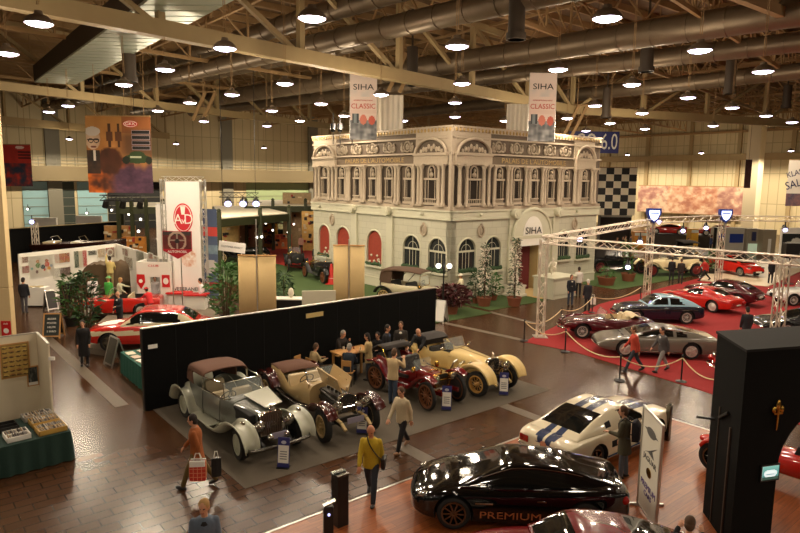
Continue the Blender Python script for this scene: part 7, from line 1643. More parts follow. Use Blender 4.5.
# ---- picture walls on the left
def art(seed, base, hi, k=6):
    def f(u, v):
        if u < .04 or u > .96 or v < .05 or v > .95: return (226, 220, 210)
        n = fbm(u * k, v * k, seed); n2 = fbm(u * k * 1.7 + 9, v * k + 4, seed + 7); c = mixc(base, hi, n * 1.5 - .25); return mixc(c, (50, 46, 44), max(0, n2 * 2 - 1.1))
    return f
A1, A2, A3 = G(18, 254, 2.7), G(116, 243.5, 2.7), G(165, 259, 2.7).lerp(G(116, 243.5, 2.7), .16)
t1, L1, h1 = panel('picture_wall', 'white exhibition wall with posters at the far left', 'wall panel', A1, A2, 0, 2.7, WHITEP, .08)
t2, L2, h2 = panel('picture_wall', 'white exhibition wall with small pictures running right to the white booth', 'wall panel', A2, A3, 0, 2.7, WHITEP, .08)
def hang(px0, py0, px1, py1, o, d, label, fn, cat='poster', nx=24, ny=18):
    s0, z0 = GP(px0, py1, o, d); s1, z1 = GP(px1, py0, o, d); m_ = (s0 + s1) / 2; n = Vector((d[1], -d[0])); P_ = Vector((o[0] + d[0] * m_ + n.x * .08, o[1] + d[1] * m_ + n.y * .08, z0))
    t = thing('poster', label, cat, P_, atan2(d[1], d[0])); print_art('printed_sheet', t, s1 - s0, z1 - z0, fn, nx, ny); b = MB(); w_, h = s1 - s0, z1 - z0
    b.box(-w_ / 2 - .02, 0, -.02, w_ / 2 + .02, .03, h + .02); b.build('backing_board', PLATE, t)
d1 = (A2 - A1).normalized(); d2 = (A3 - A2).normalized()
def figs(u, v):
    c = (226, 220, 208)
    for cx, cz, r, col in ((.35, .72, .07, (190, 120, 60)), (.36, .55, .1, (90, 140, 70)), (.72, .72, .07, (170, 90, 50)), (.72, .55, .1, (206, 60, 40)), (.1, .42, .05, (60, 170, 150)), (.9, .46, .05, (50, 120, 170)), (.55, .45, .09, (40, 70, 80)), (.3, .25, .06, (90, 40, 36)), (.8, .35, .07, (220, 160, 60)), (.62, .3, .05, (200, 70, 50))):
        if hypot((u - cx) / r, (v - cz) / r * .8) < 1: c = col
    return c
hang(29, 254, 52, 278, A1, d1, 'large white poster with colourful figures on the far left wall', figs, nx=40, ny=36)
hang(21, 256, 28.5, 263.5, A1, d1, 'small dark red portrait picture, upper one at the left end of the wall', art(3, (120, 80, 70), (190, 160, 140)))
hang(21, 265, 28.5, 274, A1, d1, 'small red picture below the dark portrait at the left end of the wall', art(5, (150, 50, 44), (206, 150, 130)))
hang(53.5, 252, 69, 264, A1, d1, 'yellow and red racing picture, upper one on the far left wall', art(8, (206, 170, 70), (200, 60, 36), 4))
hang(53.5, 266, 70, 278, A1, d1, 'reddish crowd picture below the yellow racing picture', art(13, (150, 120, 110), (90, 60, 56), 8))
hang(74, 250, 85.5, 268, A1, d1, 'green, white and red striped flag panel on the far left wall', lambda u, v: (60, 90, 66) if u < .34 else (226, 214, 190) if u < .68 else (196, 48, 44), 'flag')
hang(87.5, 250, 96, 255.5, A1, d1, 'small black picture right of the striped flag panel', lambda u, v: mixc((26, 30, 26), (150, 140, 110), max(0, fbm(u * 5, v * 4, 3) * 2 - 1)))
hang(97, 248, 104, 258, A1, d1, 'beige picture next to the small black picture', art(23, (176, 140, 96), (226, 206, 170)))
hang(105, 247, 113, 258, A1, d1, 'grey picture with a white wheel at the right end of the wall', lambda u, v: (226, 222, 206) if .55 < hypot((u - .5) / .45, (v - .5) / .42) < .9 else mixc((120, 100, 90), (170, 90, 70), v))
for i, (a, c, y0, y1, col) in enumerate(((124, 129, 249, 255, (150, 60, 50)), (138, 145, 252, 262, (110, 130, 90)), (150, 154, 254, 262, (200, 60, 40)), (156, 160, 257, 265, (196, 160, 80)), (126, 133, 258, 266, (150, 120, 90)))):
    hang(a, y0, c, y1, A2, d2, 'small %s picture on the white wall left of the booth' % ('dark red', 'olive', 'scarlet', 'ochre', 'brown')[i], art(31 + i, col, (200, 180, 160)), nx=12, ny=12)
# far black backdrop and lattice post, pale stand fascias
B1, B2 = G(8, 229, 2.7), G(116, 222, 2.7); t, L, h = panel('backdrop', 'long black backdrop wall behind the boat at the far left', 'backdrop', B1, B2, 0, 2.7, PBK, .1); b = MB(); b.box(0, -.06, h, L, .06, h + .06); b.build('top_rail', STEEL, t)
p = G(37, 262); b = MB(); lattice(b, (0, 0, 0), (0, 0, 3.2), .35, .035, .5); tag(b.build('lattice_post', TR, loc=(p.x, p.y, 0)), 'pale lattice post in front of the black backdrop', 'truss'); spot('glowing spotlight on top of the pale lattice post', (p.x, p.y - .3, 3.3), (.3, -1, -.2), .3)
for i, (a, c, y0, y1) in enumerate(((33, 56, 218, 226.5), (76, 101, 216, 225))):
    D = 68; p, q = GD(a, y1, D), GD(c, y0, D); t = thing('stand_fascia', 'white stand fascia above the black backdrop, ' + ('left one' if i == 0 else 'right one'), 'fascia', (p.x, D, 0), 0, 'white fascias above the backdrop'); b = MB(); b.box(0, 0, p.z, q.x - p.x, .3, q.z); b.build('fascia_panel', WHITEP, t); b = MB()
    for x in (.1, q.x - p.x - .1): b.cyl((x, .15, 0), (x, .15, p.z), .06, n=6)
    b.build('posts', ALU, t)
for i, (px, py, D) in enumerate(((28, 209, 70), (87, 213, 66), (112, 210, 64), (126, 209, 60), (129, 214, 58), (141, 219, 55), (139, 231, 52))):
    spot('tiny glowing stand lamp at far left, ' + ('above the left fascia', 'above the right fascia', 'right of the right fascia', 'upper one beside the green posts', 'lower one beside the green posts', 'between two green posts', 'low between the green posts')[i], GD(px, py, D), (.1, -1, -.1), .2, 'tiny stand lamps', GLOW)
# brown tarpaulin
p = G(99, 291); t = thing('tarpaulin', 'large brown tarpaulin draped over a tall stand behind the green jacket', 'tarpaulin', (GD(103, 280, 34.8).x, 34.8, 0)); b = MB(); n = 20
prof = [(-1.7, 1.05), (-1.2, 1.4), (-.6, 2.1), (-.1, 2.3), (.4, 2.25), (.9, 2.32), (1.15, 2.3), (1.2, .8)]
b.loft([[(x + .05 * sin(j * 1.7), y_, max(0.0, z * zf + .04 * sin(j * 2.3 + x * 3))) for j, (x, z) in enumerate(spl(prof, 3))] for y_, zf in ((-.9, .02), (-.85, .5), (-.7, .96), (0, 1.0), (.7, .9), (.75, .02))], False); o = b.build('draped_cloth', mat('tarp_brown', (88, 70, 48), .9, noise=.15, nscale=4), t, smooth=70); s = o.modifiers.new('t', 'SOLIDIFY'); s.thickness = .02
# chalkboard, A-boards
def aboard(label, loc, rz, w, h, face, frame=ALU, cat='sign board', txt=None, group=None, ang=.28):
    t = thing('a_frame_board', label, cat, loc, rz, group)
    for s, nm in ((1, 'front_board'), (-1, 'rear_board')):
        M = Matrix.Translation((0, -s * h * sin(ang) * .5 * -1 * -1, 0)) if 0 else Matrix.Translation((0, -s * h * sin(ang), 0)) @ Matrix.Rotation(-s * ang, 4, 'X'); b = MB(); b.box(-w / 2, -.012, .08, w / 2, .012, h, M=M); o = b.build(nm, face, t); b = MB()
        for x in (-w / 2, w / 2): b.box(x - .025, -.02, 0, x + .025, .02, h, M=M)
        b.box(-w / 2, -.02, h - .05, w / 2, .02, h, M=M); b.box(-w / 2, -.02, .08, w / 2, .02, .13, M=M); b.build('board_frame', frame, o)
    if txt:
        for i, (s_, z) in enumerate(txt): text(s_, t, WHITE, .11, (0, -h * sin(ang) - .03 + z * sin(ang), z * cos(ang)), (pi / 2 - ang, 0, 0))
    return t
aboard('wooden chalkboard with white writing on the floor left of the bamboo plants', G(54, 337), .15, .66, 1.1, mat('chalk_green', (44, 50, 48), .8), WOODL, txt=(('BILDER', .86), ('POSTER', .68), ('HEUTE', .5), ('5 EURO', .32)))
aboard('dark-faced A-frame board in front of the red rally coupe', G(116, 365), -.75, .7, 1.12, mat('board_grey_print', (74, 72, 62), .6, noise=.4, nscale=6), ALU)
aboard('pale A-frame board beside the small white cabinet at the far left', G(51, 310), .9, .5, 1.1, mat('board_dark', (50, 48, 44), .6), ALU)
aboard('white A-frame board at the right end of the black partition', G(441, 322), -.5, .5, 1.15, WHITEP, ALU)
p = G(38, 306); t = thing('display_cabinet', 'small white cabinet with papers beside the person in the black shirt', 'cabinet', (p.x, p.y, 0)); b = MB(); b.box(-.55, -.3, .08, .55, .3, 1.05); b.build('cabinet_body', WHITEP, t); b = MB(); b.box(-.5, -.25, 0, .5, .25, .08); b.build('base', BLACK, t); b = MB(); b.box(-.4, -.25, 1.05, -.1, .1, 1.09); b.box(0, -.2, 1.05, .3, .15, 1.1); b.build('papers', mat('papers', (176, 160, 120), .7), t)
b = MB(); b.box(-.35, -.25, 0, .35, .25, 1.15); tag(b.build('dark_cabinet', BLACK, loc=(p.x + 1.25, p.y + .8, 0), bevel=.02), 'dark cabinet right of the small white cabinet', 'cabinet')
# red picture on the pier
p0 = GP(9.0, 338, (PIERX, PIERY), (1, 0)); p1 = GP(-2, 320.5, (PIERX, PIERY), (1, 0))
s0, z0 = GP(2.5, 338.5, (PIERX, PIERY), (1, 0)); s1, z1 = GP(16, 321, (PIERX, PIERY), (1, 0)); s1 = min(s1, -.03); t = thing('wall_notice', 'red notice with a white round emblem on the pier at the left edge', 'notice', (PIERX + (s0 + s1) / 2, PIERY - .02, z0)); w_, h = s1 - s0, z1 - z0
b = MB(); b.box(-w_ / 2, -.01, 0, w_ / 2, .01, h); nb = b.build('notice_sheet', RED, t); b = MB(); b.disc((0, h * .45), w_ * .28, w_ * .28, -.016, -.01, 18); b.build('emblem', WHITE, nb); text('AvD', nb, WHITE, h * .14, (0, -.014, h * .84))
# ================================================================ foreground fittings and far stands
# black tower at the right
TB = mat('tower_black_cloth', (8, 7, 6), .9, noise=.2, nscale=1.5, spec=.2)
Q0, Q1 = Vector((6.52, 12.6, 0)), Vector((6.36, 11.2, 0)); ZTW = 3.95
Q2 = Vector((7.28, 11.45, 0)); Q3 = Vector((7.45, 12.85, 0))
t = thing('black_tower', 'tall black gateway tower with a small screen at the right edge', 'tower', (Q1.x, Q1.y, .05)); o_ = Q1
b = MB(); b.prism([((q - o_).x, (q - o_).y) for q in (Q0, Q1, Q2, Q3)], 0, ZTW - .05); b.build('pillar', TB, t)
dF = (Q2 - Q1).normalized(); dB = (Q0 - Q1); LF = (Q2 - Q1).length
fr = [(LF, ZTW - .05), (LF + 3.2, ZTW - .05), (LF + 3.2, 2.72)] + [(LF + 1.25 - 1.25 * sin(a), 1.55 + 1.17 * cos(a)) for a in [pi / 2 * i / 8 for i in range(9)]]
b = MB(); vs = [dF * s + Vector((0, 0, z)) for s, z in fr] + [dF * s + dB + Vector((0, 0, z)) for s, z in fr]; n = len(fr)
b.add(vs, [tuple(range(n)), tuple(range(2 * n - 1, n - 1, -1))] + [(i, (i + 1) % n, (i + 1) % n + n, i + n) for i in range(n)]); b.build('arched_lintel', TB, t)
b = MB(); b.prism([(v.x, v.y) for v in (-dF * .03 + dB * 1.02, -dF * .03 - dB * .02, dF * (LF + 3.25) - dB * .02, dF * (LF + 3.25) + dB * 1.02)], ZTW - .05, ZTW); b.build('top_board', mat('tower_top', (14, 12, 10), .9), t)
b = MB(); dl = (Q0 - Q1).normalized(); nl = Vector((-dl.y, dl.x, 0))
for s0, s1, z0, z1, th in ((.35, .40, .05, 2.3, .03), (.95, .98, .05, 2.5, .02)): p0 = dl * s0; p1 = dl * s1; b.prism([(v.x, v.y) for v in (p0, p1, p1 + nl * th, p0 + nl * th)], z0, z1)
b.build('side_battens', mat('batten_brown', (58, 44, 34), .6), t)
b = MB(); b.bar(dl * .5 + nl * .03 + Vector((0, 0, 2.55)), dl * .9 + nl * .03 + Vector((0, 0, 2.3)), .05, .05); b.bar(dl * 1.2 + Vector((0, 0, 2.15)), dl * 1.2 + nl * .35 + Vector((0, 0, 2.18)), .04, .04); b.build('side_handle', BLACK, t)
nF = Vector((dF.y, -dF.x, 0)); aF = atan2(dF.y, dF.x)
s0, z0 = GP(760, 478, o_, dF); s1, z1 = GP(778, 466, o_, dF); s0, s1 = .36, .60; zc = (z0 + z1) / 2 - .05
def scr(u, v):
    c = mixc((60, 120, 120), (120, 180, 170), v)
    if hypot((u - .5) / .4, (v - .45) / .3) < 1: c = (226, 240, 240)
    if v < .2: c = (50, 80, 70)
    if abs(v - .4) < .05 and .25 < u < .75: c = (120, 150, 160)
    return c
SM = mat('screen_picture', (200, 220, 220), .3, attr='print'); nt = SM.node_tree; vc = [n_ for n_ in nt.nodes if n_.type == 'VERTEX_COLOR'][0]; nt.links.new(vc.outputs['Color'], nt.nodes['Principled BSDF'].inputs['Emission Color']); nt.nodes['Principled BSDF'].inputs['Emission Strength'].default_value = 1.1
s_, z_ = GP(769, 472, o_, dF); P_ = o_ + dF * s_ + nF * .03; tv = thing('monitor', 'small lit screen showing a pale car on the black tower', 'screen', (P_.x, P_.y, z_ - .14), aF); b = MB(); b.box(-.22, 0, -.03, .22, .028, .31); b.build('monitor_case', BLACK, tv); print_art('lit_picture', tv, .38, .27, scr, 20, 14, (0, -.006, .005), m=SM)
s_, z_ = GP(776, 414, o_, dF); P_ = o_ + dF * s_ + nF * .02; tv = thing('emblem_ornament', 'brass fleur-shaped ornament above the small lit screen', 'ornament', (P_.x, P_.y, z_), aF)
b = MB(); b.sph((0, -.02, .18), (.05, .03, .12), 8, 6); b.sph((-.09, -.02, .1), (.05, .03, .07), 8, 6); b.sph((.09, -.02, .1), (.05, .03, .07), 8, 6); b.cyl((0, -.02, .1), (0, -.02, -.3), .03, .015, 8); b.cbox((0, -.02, .03), (.2, .04, .04)); b.build('fleur', BRASS, tv, smooth=50)
# logo board
p0, p1 = G(637.5, 507), Vector((5.17, 11.75, 0)); d_ = p1 - p0; t = thing('logo_board', 'white freestanding board with car emblems in an aluminium frame', 'display board', (p0.x, p0.y, .05), atan2(d_.y, d_.x)); w_ = d_.length
b = MB(); b.box(.03, -.008, .1, w_ - .03, .008, 2.22); bd = b.build('white_sheet', mat('translucent_white', (222, 216, 200), .4), t); b = MB()
for x in (0, w_): b.box(x - .025, -.025, 0, x + .025, .025, 2.27)
b.box(0, -.02, 2.22, w_, .02, 2.27); b.box(0, -.02, .06, w_, .02, .1); b.build('frame', ALU, t)
b = MB(); b.box(-.03, -.55, 0, .03, .55, .05); b.box(w_ - .03, -.55, 0, w_ + .03, .55, .05); b.build('feet', ALU, t)
GR = mat('print_grey_dark', (84, 82, 80), .5)
b = MB(); b.disc((w_ * .5, 1.86), .26, .1, -.02, -.009, 20); b.sph((w_ * .5, -.014, 1.86), (.42, .004, .03), 12, 4); b.build('winged_emblem', GR, bd)
b = MB(); b.side([(w_ * .5 - .3, 1.36), (w_ * .5 - .05, 1.46), (w_ * .5 + .34, 1.66), (w_ * .5 + .1, 1.5), (w_ * .5 + .22, 1.38), (w_ * .5 - .1, 1.42)], -.02, -.009); b.build('leaping_emblem', GR, bd)
text('JAGUAR', bd, GR, .16, (w_ * .5, -.012, 1.26), sx=1.3); b = MB(); b.disc((w_ * .5, 1.0), .14, .1, -.02, -.009, 18); b.build('round_emblem', BRASS, bd); text('PREMIUM', bd, mat('print_violet', (84, 64, 130), .5), .18, (w_ * .5, -.012, .66), sx=1.2); text('CARS', bd, mat('print_violet', (84, 64, 130), .5), .15, (w_ * .5, -.012, .5), sx=1.2)
# bollards of the wooden platform
for px, py, h, lab, z0 in ((340, 526, 1.12, 'black bollard pillar with chrome top at the left corner of the orange platform', .0), (667, 442, .98, 'dark bollard with a steel top behind the white logo board', .05)):
    v = G(px, py); t = thing('bollard', lab, 'bollard', (v.x, v.y, z0), ANG_V); b = MB(); w_ = .13 if px < 400 else .065; b.box(-w_, -w_, 0, w_, w_, h); b.build('column', BLACK if px < 400 else DARKCH, t, bevel=.015); b = MB(); b.box(-w_ - .01, -w_ - .01, h, w_ + .01, w_ + .01, h + .03); b.cyl((-w_, 0, h + .05), (w_, 0, h + .05), .025, n=8); b.build('steel_top', DARKCH, t)
v = Vector((-1.27, 10.9, 0)); t = thing('lectern_stand', 'slim stand with a slanted steel plate at the bottom edge left of the platform', 'stand', (v.x, v.y, 0), .3); b = MB(); b.box(-.09, -.06, 0, .09, .06, 1.02); b.box(-.25, -.2, 0, .25, .2, .03); b.build('column', BLACK, t, bevel=.01); b = MB(); b.box(-.1, -.06, -.01, .14, .06, .01, M=Matrix.Translation((0, 0, 1.07)) @ Matrix.Rotation(-.35, 4, 'Y')); b.build('slanted_plate', DARKCH, t); b = MB(); b.sph((.0, -.07, .88), .025, 8, 6); b.build('blue_lamp', mat('blue_lamp', (190, 190, 255), .3, emit=3), t)
# placards in front of the pre-war cars
for i, (px, py, lab) in enumerate(((284, 466, 'grey-green drophead'), (362, 432, 'beige open tourer'), (446, 409, 'dark red veteran car'), (503, 394, 'cream yellow roadster'))):
    v = G(px, py); t = thing('placard', 'blue stand placard with a white sheet in front of the ' + lab, 'placard', (v.x, v.y - .12, .012), -.15, 'blue placards before the pre-war cars', .74); M = Matrix.Rotation(-.14, 4, 'X')
    b = MB(); b.box(-.2, -.012, .02, .2, .012, 1.0, M=M); b.build('blue_board', mat('placard_blue', (46, 46, 112), .5), t); b = MB(); b.box(-.18, -.018, .16, .18, -.012, .74, M=M); s = b.build('white_sheet', WHITE, t); b = MB()
    for q in range(4): b.box(-.12, -.022, .28 + .08 * q, .12, -.018, .31 + .08 * q, M=M)
    b.build('printed_lines', mat('print_grey', (120, 116, 120), .6), s); b = MB(); b.sph((0, -.02, .84), (.09, .006, .06), 10, 5, M=M); b.build('emblem', mat('placard_silver', (190, 190, 206), .4), t); b = MB(); b.box(-.2, -.1, 0, .2, .22, .02); b.build('foot', BLACK, t)
# tables and chairs by the black partition
def stool(label, x, y, rz, h=.72, back=True):
    t = thing('wooden_chair', label, 'chair', (x, y, .012), rz, 'wooden chairs at the partition'); b = MB(); b.box(-.19, -.19, h - .04, .19, .19, h); b.build('seat', WOODL, t, bevel=.01)
    for sx in (-1, 1):
        for sy in (-1, 1): b = MB(); b.cyl((sx * .16, sy * .16, 0), (sx * .15, sy * .15, h - .04), .018, n=6); b.build('leg', BLACK, t)
    if back: b = MB(); b.box(-.2, -.17, h + .22, -.17, .17, h + .42); b.cyl((-.17, -.15, h), (-.185, -.15, h + .3), .015, n=5); b.cyl((-.17, .15, h), (-.185, .15, h + .3), .015, n=5); b.build('backrest', WOODL, t, bevel=.01)
tx, ty_ = -1.65, 21.55
t = thing('wooden_table', 'tall light wood table with people round it by the black partition', 'table', (tx, ty_, .012), ANG_V); b = MB(); b.box(-.7, -.36, .98, .7, .36, 1.03); b.build('table_top', WOODL, t, bevel=.01)
for sx in (-1, 1):
    for sy in (-1, 1): b = MB(); b.box(sx * .6 - .035, sy * .28 - .035, 0, sx * .6 + .035, sy * .28 + .035, .98); b.build('leg', WOODL, t)
for i, (dx, dy, c) in enumerate(((-.3, .02, (226, 214, 190)), (.05, .1, (150, 90, 60)), (.3, -.05, (226, 214, 190)))):
    b = MB(); b.lathe([(.03, 0), (.035, .1), (.03, .1), (.025, .01)], 10); tag(b.build('cup', mat('cup_%d' % i, c, .4), loc=(tx + dx, ty_ + dy, 1.043), smooth=40), ('white cup at the left on the wooden table', 'brown cup in the middle of the wooden table', 'white cup at the right on the wooden table')[i], 'cup')
stool('wooden chair with a light backrest left of the beige tourer by the partition', -2.95, 20.95, D_(40), .5); stool('wooden chair under the person in the dark blue coat', -1.72, 20.75, D_(75), .5); stool('tall wooden chair under the grey-haired person at the table', -2.15, 22.05, D_(-40), .72, False); stool('wooden chair under the person in black by the partition', -.75, 22.75, D_(-110), .5)
stool('empty wooden chair against the partition behind the beige tourer', -3.35, 21.05, D_(-30), .5)
# stall at the lower left
c0 = Vector((-10.41, 17.65, 0)); STW = mat('stall_white', (226, 214, 186), .6, noise=.03)
t = thing('stall_wall', 'cream L-shaped stall wall behind the postcard table at lower left', 'wall panel', c0, 0); q = c0 - AV * 3.2; e = -AU * 1.6
b = MB(); b.bar((0, 0, 1.26), (-AV.x * 3.4, -AV.y * 3.4, 1.26), .05, 2.5); b.build('rear_panel', STW, t); b = MB(); b.bar((0, 0, 1.26), (e.x, e.y, 1.26), .05, 2.5); b.build('side_panel', STW, t); b = MB(); b.bar((0, 0, 2.52), (e.x, e.y, 2.52), .06, .03); b.bar((0, 0, 2.52), (-AV.x * 3.4, -AV.y * 3.4, 2.52), .06, .03); b.build('edge_trim', ALU, t); b = MB(); b.cbox((e.x * 1.005 + .06, e.y * 1.005, 2.12), (.16, .04, .09)); b.build('stand_number', WHITE, t)
dw = AV
def pins(u, v):
    if u < .05 or u > .95 or v < .04 or v > .96: return (150, 120, 60)
    i, j = int(u * 4), int(v * 7); fu, fv = u * 4 - i, v * 7 - j; k = vnoise(i * 3.7, j * 2.9, 5)
    if hypot((fu - .5) / .42, (fv - .45) / .32) < 1: return mixc((226, 200, 110), (160, 110, 60), k) if fv > .35 + .2 * vnoise(u * 30, v * 30, 8) else (96, 70, 44)
    return mixc((196, 164, 84), (176, 146, 76), vnoise(u * 20, v * 20, 2))
def hang2(px0, py0, px1, py1, label, fn, nx, ny, cat):
    s0, z0 = GP(px0, py1, c0, dw); s1, z1 = GP(px1, py0, c0, dw); m_ = (s0 + s1) / 2; P_ = c0 + dw * m_ - Vector((-dw.y, dw.x, 0)) * .07; t = thing('framed_picture', label, cat, (P_.x, P_.y, z0), ANG_V); w_, h = s1 - s0, z1 - z0; print_art('printed_sheet', t, w_, h, fn, nx, ny); b = MB(); b.box(-w_ / 2 - .03, .004, -.03, w_ / 2 + .03, .035, h + .03); b.build('frame', WOODL, t)
hang2(2.5, 342, 27, 378, 'golden display of collectors pins framed on the stall wall', pins, 48, 56, 'picture'); hang2(28.5, 366, 36.5, 385, 'small dark car photograph right of the golden pin display', lambda u, v: (226, 222, 210) if v < .18 else mixc((40, 44, 44), (150, 150, 140), max(0, fbm(u * 5, v * 4, 9) * 2 - .9)), 14, 18, 'picture')
f0, f1 = G(71, 431, .75), G(0, 448, .75); dl_ = (f1 - f0).normalized(); bk_ = Vector((-dl_.y, dl_.x, 0)); bk_ = bk_ if bk_.y > 0 else -bk_
def cloth_table(label, o, dx, dy, w, dpt, h, col, ripple=.03):
    t = thing('cloth_table', label, 'table', (o.x, o.y, 0)); m = cloth('table_%d_%d_%d' % col, col)
    b = MB(); b.prism([(v.x, v.y) for v in (Vector(), dx * w, dx * w + dy * dpt, dy * dpt)], h - .03, h); b.build('table_top', m, t); b = MB(); per = [Vector(), dx * w, dx * w + dy * dpt, dy * dpt]; ring = []
    for i in range(4):
        a, c = per[i], per[(i + 1) % 4]; L = (c - a).length; n = max(4, int(L / .07)); nn = Vector(((c - a).y, -(c - a).x, 0)).normalized(); ctr = (per[0] + per[2]) / 2; nn = nn if ((a + c) / 2 - ctr).dot(nn) > 0 else -nn
        ring += [(a.lerp(c, k / n), nn, i * 50 + k) for k in range(n)]
    b.loft([[(p.x + nn.x * (.01 + f * ripple * (1 + sin(k * 1.35 + .6 * sin(k * .7)))), p.y + nn.y * (.01 + f * ripple * (1 + sin(k * 1.35 + .6 * sin(k * .7)))), z) for p, nn, k in ring] for z, f in ((h, 0), (h * .6, .7), (.02, 1.2))], True); b.build('cloth_skirt', m, t, smooth=70)
    for x in (.08, .92):
        for y in (.1, .9): q = dx * w * x + dy * dpt * y; b = MB(); b.cyl((q.x, q.y, 0), (q.x, q.y, h - .03), .025, n=6); b.build('leg', ALU, t)
    return t
W2 = 2.6; cloth_table('long table with dark green cloth and postcard trays at lower left', f0, dl_, bk_, W2, 1.75, .75, (26, 52, 44))
def tray(label, u, v, w, d, m, seed, full=True):
    P_ = f0 + dl_ * u + bk_ * v; t = thing('postcard_tray', label, 'tray', (P_.x, P_.y, .755), atan2(-dl_.y, -dl_.x), 'trays on the green table'); b = MB(); b.box(-w / 2, -d / 2, 0, w / 2, d / 2, .02)
    for a in ((-w / 2, -d / 2, w / 2, -d / 2 + .02), (-w / 2, d / 2 - .02, w / 2, d / 2), (-w / 2, -d / 2, -w / 2 + .02, d / 2), (w / 2 - .02, -d / 2, w / 2, d / 2), (-w / 2, -.01, w / 2, .01)): b.box(a[0], a[1], 0, a[2], a[3], .12)
    b.build('tray_box', m, t)
    if full:
        b = MB(); rd = random.Random(seed); mi = 0
        for row in (-1, 1):
            for i in range(int(w / .018)): x = -w / 2 + .03 + i * .018; b.box(x, row * d / 4 - d * .2, .02, x + .008, row * d / 4 + d * .2, .10 + .05 * rd.random(), mi=rd.randrange(4)) if x < w / 2 - .03 else None
        o = b.build('postcards', [mat('card_white', (214, 206, 190), .6), mat('card_grey', (130, 126, 120), .6), mat('card_dark', (66, 58, 54), .6), mat('card_tan', (170, 140, 100), .6)], t); o['kind'] = 'stuff'
YW = mat('tray_yellow_wood', (190, 150, 70), .5); GW = mat('tray_grey', (150, 146, 136), .5)
tray('yellow wooden tray of postcards, front right of the green table', .36, .36, .62, .52, YW, 1); tray('grey tray of postcards behind the front yellow tray', .36, .98, .62, .46, YW, 2); tray('pale grey tray of postcards at the back of the green table', .40, 1.5, .66, .40, GW, 3)
tray('white tray of booklets, front left of the yellow tray', 1.08, .42, .5, .55, WHITEP, 4); tray('dark empty tray at the left of the green table', 1.2, 1.15, .55, .5, BLACK, 5, False); tray('white tray of booklets cut by the left edge on the green table', 1.75, .45, .5, .6, WHITEP, 6)
# green brochure table by the partition
g0 = G(143, 383, .75); cloth_table('teal-clothed brochure table at the left end of the black partition', Vector((-8.35, 19.9, 0)), Vector((-.636, .772, 0)), Vector((.772, .636, 0)), 2.5, .85, .78, (24, 84, 70), .02)
for i in range(8):
    u, v = .2 + .62 * (i // 2), .22 + .42 * (i % 2); P_ = Vector((-8.35, 19.9, 0)) + Vector((-.636, .772, 0)) * u + Vector((.772, .636, 0)) * v; b = MB(); b.box(-.2, -.14, 0, .2, .14, .02 + .01 * (i % 3))
    tag(b.build('brochure_stack', mat('brochure_%d' % (i % 3), ((214, 200, 176), (190, 170, 150), (226, 216, 200))[i % 3], .6), loc=(P_.x, P_.y, .785), rz=ANG_U + .1 * (i % 3), bevel=.003), 'brochure stack on the teal table, %s of the %s row' % (('nearest', 'second', 'third', 'farthest')[i // 2], ('left', 'right')[i % 2]), 'brochures', 'brochures on the teal table')
# green pavilions
OLIVE = mat('olive_green_paint', (54, 58, 30), .6); CANV = mat('cream_canvas', (250, 240, 214), .8, noise=.03)
def pavilion(label, near, far, zr, posts_px):
    a, c = G(near[0][0], near[0][1], zr), G(near[1][0], near[1][1], zr); e, f = G(far[0][0], far[0][1], zr), G(far[1][0], far[1][1], zr); t = thing('pavilion', label, 'pavilion', (a.x, a.y, 0)); o = Vector((a.x, a.y, 0))
    b = MB(); b.prism([((v - o).x, (v - o).y) for v in (a, c, f, e)], zr, zr + .08); b.build('canopy', CANV, t); b = MB()
    for p, q in ((a, c), (c, f), (e, f), (a, e)): b.bar(p - o - Vector((0, 0, .3)), q - o - Vector((0, 0, .3)), .15, .6)
    b.build('fascia', OLIVE, t)
    for k in posts_px: P_ = a.lerp(c, k) - o; b = MB(); b.box(P_.x - .14, P_.y - .14, 0, P_.x + .14, P_.y + .14, zr + .5); b.sph((P_.x, P_.y, zr + .6), .16, 8, 6); b.build('post', OLIVE, t)
    for k in (0, 1): P_ = e.lerp(f, k) - o; b = MB(); b.box(P_.x - .14, P_.y - .14, 0, P_.x + .14, P_.y + .14, zr); b.build('post', OLIVE, t)
pavilion('dark green framed pavilion with a cream canopy left of the palace', ((219, 219), (289, 214)), ((214, 206.5), (258, 206.5)), 4.0, (0, .55, 1))
pavilion('second cream-roofed green pavilion, farther, touching the palace left edge', ((246, 206), (312, 206)), ((248, 201), (312, 200)), 4.3, (0, .4, .9))
pavilion('small green pavilion with cream roof behind the AvD tower', ((118, 207), (163, 207)), ((122, 203), (164, 203)), 4.3, (0, .3, .62, 1))
